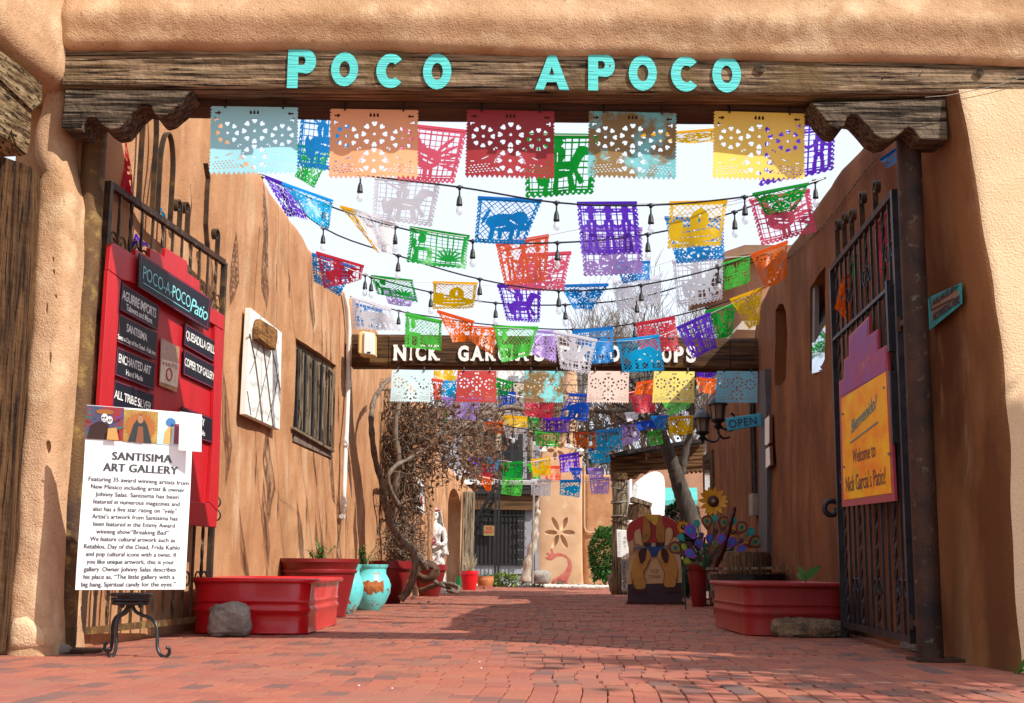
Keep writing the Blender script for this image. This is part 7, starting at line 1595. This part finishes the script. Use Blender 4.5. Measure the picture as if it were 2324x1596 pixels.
 ('lavender', 'flowers', 'sq', [(1333, 1066), (1368, 1066), (1372, 1088), (1338, 1090)], 32, 'upper of two before the far orange wall', g6, .1),
 ('lavender', 'horse', 'sq', [(1338, 1090), (1383, 1087), (1380, 1122), (1343, 1122)], 31.4, 'lower of two before the far orange wall', g6, .2),
 ('white', 'flowers', 'sq', [(1032, 1062), (1056, 1070), (1046, 1087), (1031, 1076)], 33, 'small, at the left end of the lowest string', g6, .2),
]
for f_ in FL: flag(f_[0], f_[1], f_[2], f_[3], f_[4], f_[5], f_[6], f_[7])
# torn strips of paper tied to the gates
for (c, q_, Y, lab) in (('red', [(250, 318), (288, 330), (305, 440), (262, 460)], 9.8, 'hanging limp behind the left gate top'), ('lightblue', [(352, 478), (368, 476), (385, 512), (347, 515)], 10.8, 'knotted on the top rail of the left gate'),
                       ('purple', [(285, 540), (312, 535), (335, 560), (300, 566)], 10.2, 'knotted behind the red directory board'), ('orange', [(1912, 632), (1932, 625), (1930, 742), (1894, 700)], 11.4, 'torn and tied to the right gate'),
                       ('pink', [(1985, 520), (2028, 470), (2030, 570), (1990, 640)], 10.2, 'crumpled behind the bars of the right gate'), ('blue', [(1998, 365), (2048, 330), (2078, 352), (2012, 380)], 9.6, 'caught behind the right corbel and pipe'), ('green', [(1935, 585), (1945, 580), (1940, 630), (1930, 628)], 11.4, 'narrow strip knotted above the torn orange one')):
    flag(c, 'flowers', 'sq', q_, Y, lab, 'torn paper flags tied on the gates', .9)

# ================================================================= festoon lights and strings
M_cable = mat('black_cable', (.012, .012, .013), rough=.5)
M_bulb = mat('clear_bulb', (.80, .84, .88), (.7, .75, .8), rough=.06, ns=3, alpha=.38)
def festoon(pts, bulbs, lab, r_=.0095, drop=.09):
    P_ = [at(x, y, Y) for x, y, Y in pts]; Q = []
    for i in range(len(P_)-1):
        for t in (0, .2, .4, .6, .8): 
            p0, p1, p2, p3 = P_[max(i-1, 0)], P_[i], P_[i+1], P_[min(i+2, len(P_)-1)]
            Q.append(.5*((2*p1)+(p2-p0)*t+(2*p0-5*p1+4*p2-p3)*t*t+(3*p1-p0-3*p2+p3)*t*t*t))
    Q.append(P_[-1]); root = thing('festoon_lights', P_[0], lab, 'string lights', 'festoon light strings')
    MB().tube(Q, r_, 6).build('cable', M_cable, root)
    xs = [proj(q_)[0] for q_ in Q]
    for bx, k in bulbs:
        k *= .72
        i = min(range(len(Q)), key=lambda j: abs(xs[j]-bx)); j = min(i+1, len(Q)-1) if xs[i] < bx else max(i-1, 0)
        t = 0 if j == i or xs[i] == xs[j] else (bx-xs[i])/(xs[j]-xs[i]); p = Q[i].lerp(Q[j], max(0, min(1, t))); s_ = k
        m = MB(); m.tube([p+Vector((0, 0, .02)), p, p-UZ*.03], [.012, .024, .014], 8); m.bar(p-XX*.035, p+XX*.035, .022, .022); m.tube([p, p-UZ*(drop)], .009, 5)
        m.lathe([(r__*s_, z__*s_) for r__, z__ in ((.018, 0), (.030, -.03), (.036, -.06), (.042, -.12), (.044, -.125), (.044, -.145), (.034, -.15))][::-1], p-UZ*drop, 10); so2 = m.build('socket', M_cable, root, smooth=True)
        m = MB(); m.lathe([(r__*s_, z__*s_) for r__, z__ in ((.026, -.145), (.030, -.17), (.048, -.215), (.050, -.235), (.040, -.27), (.012, -.288))][::-1], p-UZ*drop, 12); m.build('bulb', M_bulb, so2, smooth=True)
festoon([(690, 372, 13.5), (818, 397, 13), (1043, 425, 12.6), (1263, 460, 12.6), (1477, 466, 12.6), (1690, 447, 12.8), (1800, 425, 13.2), (1874, 404, 13.5)], [(818, 1), (1043, 1), (1263, 1), (1477, 1), (1690, 1), (1850, 1)], 'front festoon string sagging between the hanging panels and the right wall')
festoon([(588, 396, 15), (735, 463, 14.4), (897, 515, 13.9), (1072, 547, 13.6), (1265, 551, 13.6), (1470, 532, 13.6), (1665, 482, 13.8), (1874, 404, 14.0)], [(596, 1), (735, 1), (897, 1), (1073, 1), (1265, 1), (1470, 1), (1667, 1)], 'second festoon string with bulbs from the left wall hook to the right wall')
festoon([(600, 402, 15.2), (735, 518, 15.2), (903, 580, 15.2), (1090, 634, 15.2), (1268, 660, 15.2), (1450, 648, 15.2), (1630, 607, 15.2), (1787, 550, 15.2)], [(734, 1), (904, 1), (1089, 1), (1268, 1), (1455, 1), (1630, 1)], 'third festoon string dropping steeply from the left wall hook')
festoon([(705, 573, 17.6), (825, 623, 17), (980, 664, 16.6), (1125, 688, 16.6), (1283, 692, 16.6), (1445, 676, 16.4), (1600, 632, 16.2), (1780, 570, 15.8)], [(829, 1), (843, 1), (978, 1), (1125, 1), (1283, 1), (1445, 1)], 'fourth festoon string passing behind the purple horse rider flag')
festoon([(795, 673, 18.6), (905, 706, 18.2), (1000, 722, 18), (1120, 738, 18), (1300, 748, 18), (1455, 732, 17.8), (1600, 700, 17.4), (1738, 652, 17)], [(905, 1), (925, 1), (1122, 1), (1300, 1), (1440, 1), (1458, 1), (1605, 1)], 'lowest near festoon string just in front of the far name beam')
festoon([(994, 884, 25), (1030, 918, 25), (1100, 955, 25), (1200, 975, 25), (1290, 982, 25), (1400, 965, 25), (1500, 935, 25), (1600, 890, 24)], [(1025, 1.1), (1165, 1.1), (1212, 1.1), (1290, 1.1), (1340, 1.1), (1440, 1.1), (1560, 1.1)], 'festoon string drooping behind the panels into the vine')
festoon([(1120, 860, 26), (1165, 868, 26), (1300, 874, 26), (1380, 868, 26), (1500, 850, 25), (1620, 825, 24)], [(1164, 1.1), (1210, 1.1), (1450, 1.1), (1610, 1.1)], 'festoon string crossing level behind the turquoise panel')
def cord(pts, lab, r_=.004):
    P_ = spl([at(*p) for p in pts]); tag(MB().tube(P_, r_, 4).build('cord', M_paper), lab, 'cord', 'thin cords carrying paper flags')
cord([(683, 246, 11.5), (800, 261, 11.5), (912, 283, 11.5), (1060, 299, 11.5), (1190, 306, 11.5), (1360, 308, 11.5), (1450, 308, 12), (1625, 295, 12), (1730, 289, 11.5), (1897, 275, 11.5)], 'thin cord carrying the highest row of paper flags')
cord([(590, 398, 14.2), (660, 424, 14), (797, 475, 13.7), (930, 516, 13.4), (1060, 538, 13.4), (1180, 545, 14.5), (1320, 520, 13.6), (1508, 495, 13.6), (1700, 455, 13), (1870, 405, 13.2)], 'thin cord carrying the second row of paper flags')
cord([(1084, 448, 12.8), (1231, 456, 12.8), (1309, 462, 12.8), (1446, 461, 12.8), (1519, 461, 12.8), (1651, 458, 12.8), (1708, 442, 12.8)], 'thin cord behind the front festoon with bull, dancers and hat')
cord([(705, 573, 16.8), (843, 628, 16.2), (982, 642, 16), (1128, 649, 16), (1271, 650, 16), (1381, 647, 16), (1525, 592, 15.6), (1704, 581, 15), (1788, 549, 14.6)], 'thin cord carrying the middle row of paper flags')
cord([(797, 675, 17.4), (920, 713, 17.4), (1066, 743, 17.5), (1120, 743, 17.3), (1256, 753, 17.3), (1355, 774, 17.2), (1399, 775, 17), (1496, 763, 17), (1612, 712, 17), (1731, 655, 16.8)], 'thin cord carrying the row of flags before the far beam')
cord([(1061, 1036, 33), (1135, 1045, 33), (1185, 1050, 32), (1249, 1041, 32), (1314, 1029, 32), (1386, 1020, 31.5)], 'white cord of the upper lowest-row flags', .008)
cord([(1032, 1060, 33), (1073, 1077, 31.5), (1140, 1091, 31.5), (1205, 1091, 31.4), (1318, 1092, 31.4), (1388, 1086, 31)], 'white cord of the very lowest flags', .008)
cord([(1042, 862, 23), (1130, 890, 24), (1232, 908, 24), (1291, 897, 23.5), (1424, 892, 24), (1503, 872, 24), (1580, 860, 22)], 'white cord behind the metal panels of the far beam', .006)
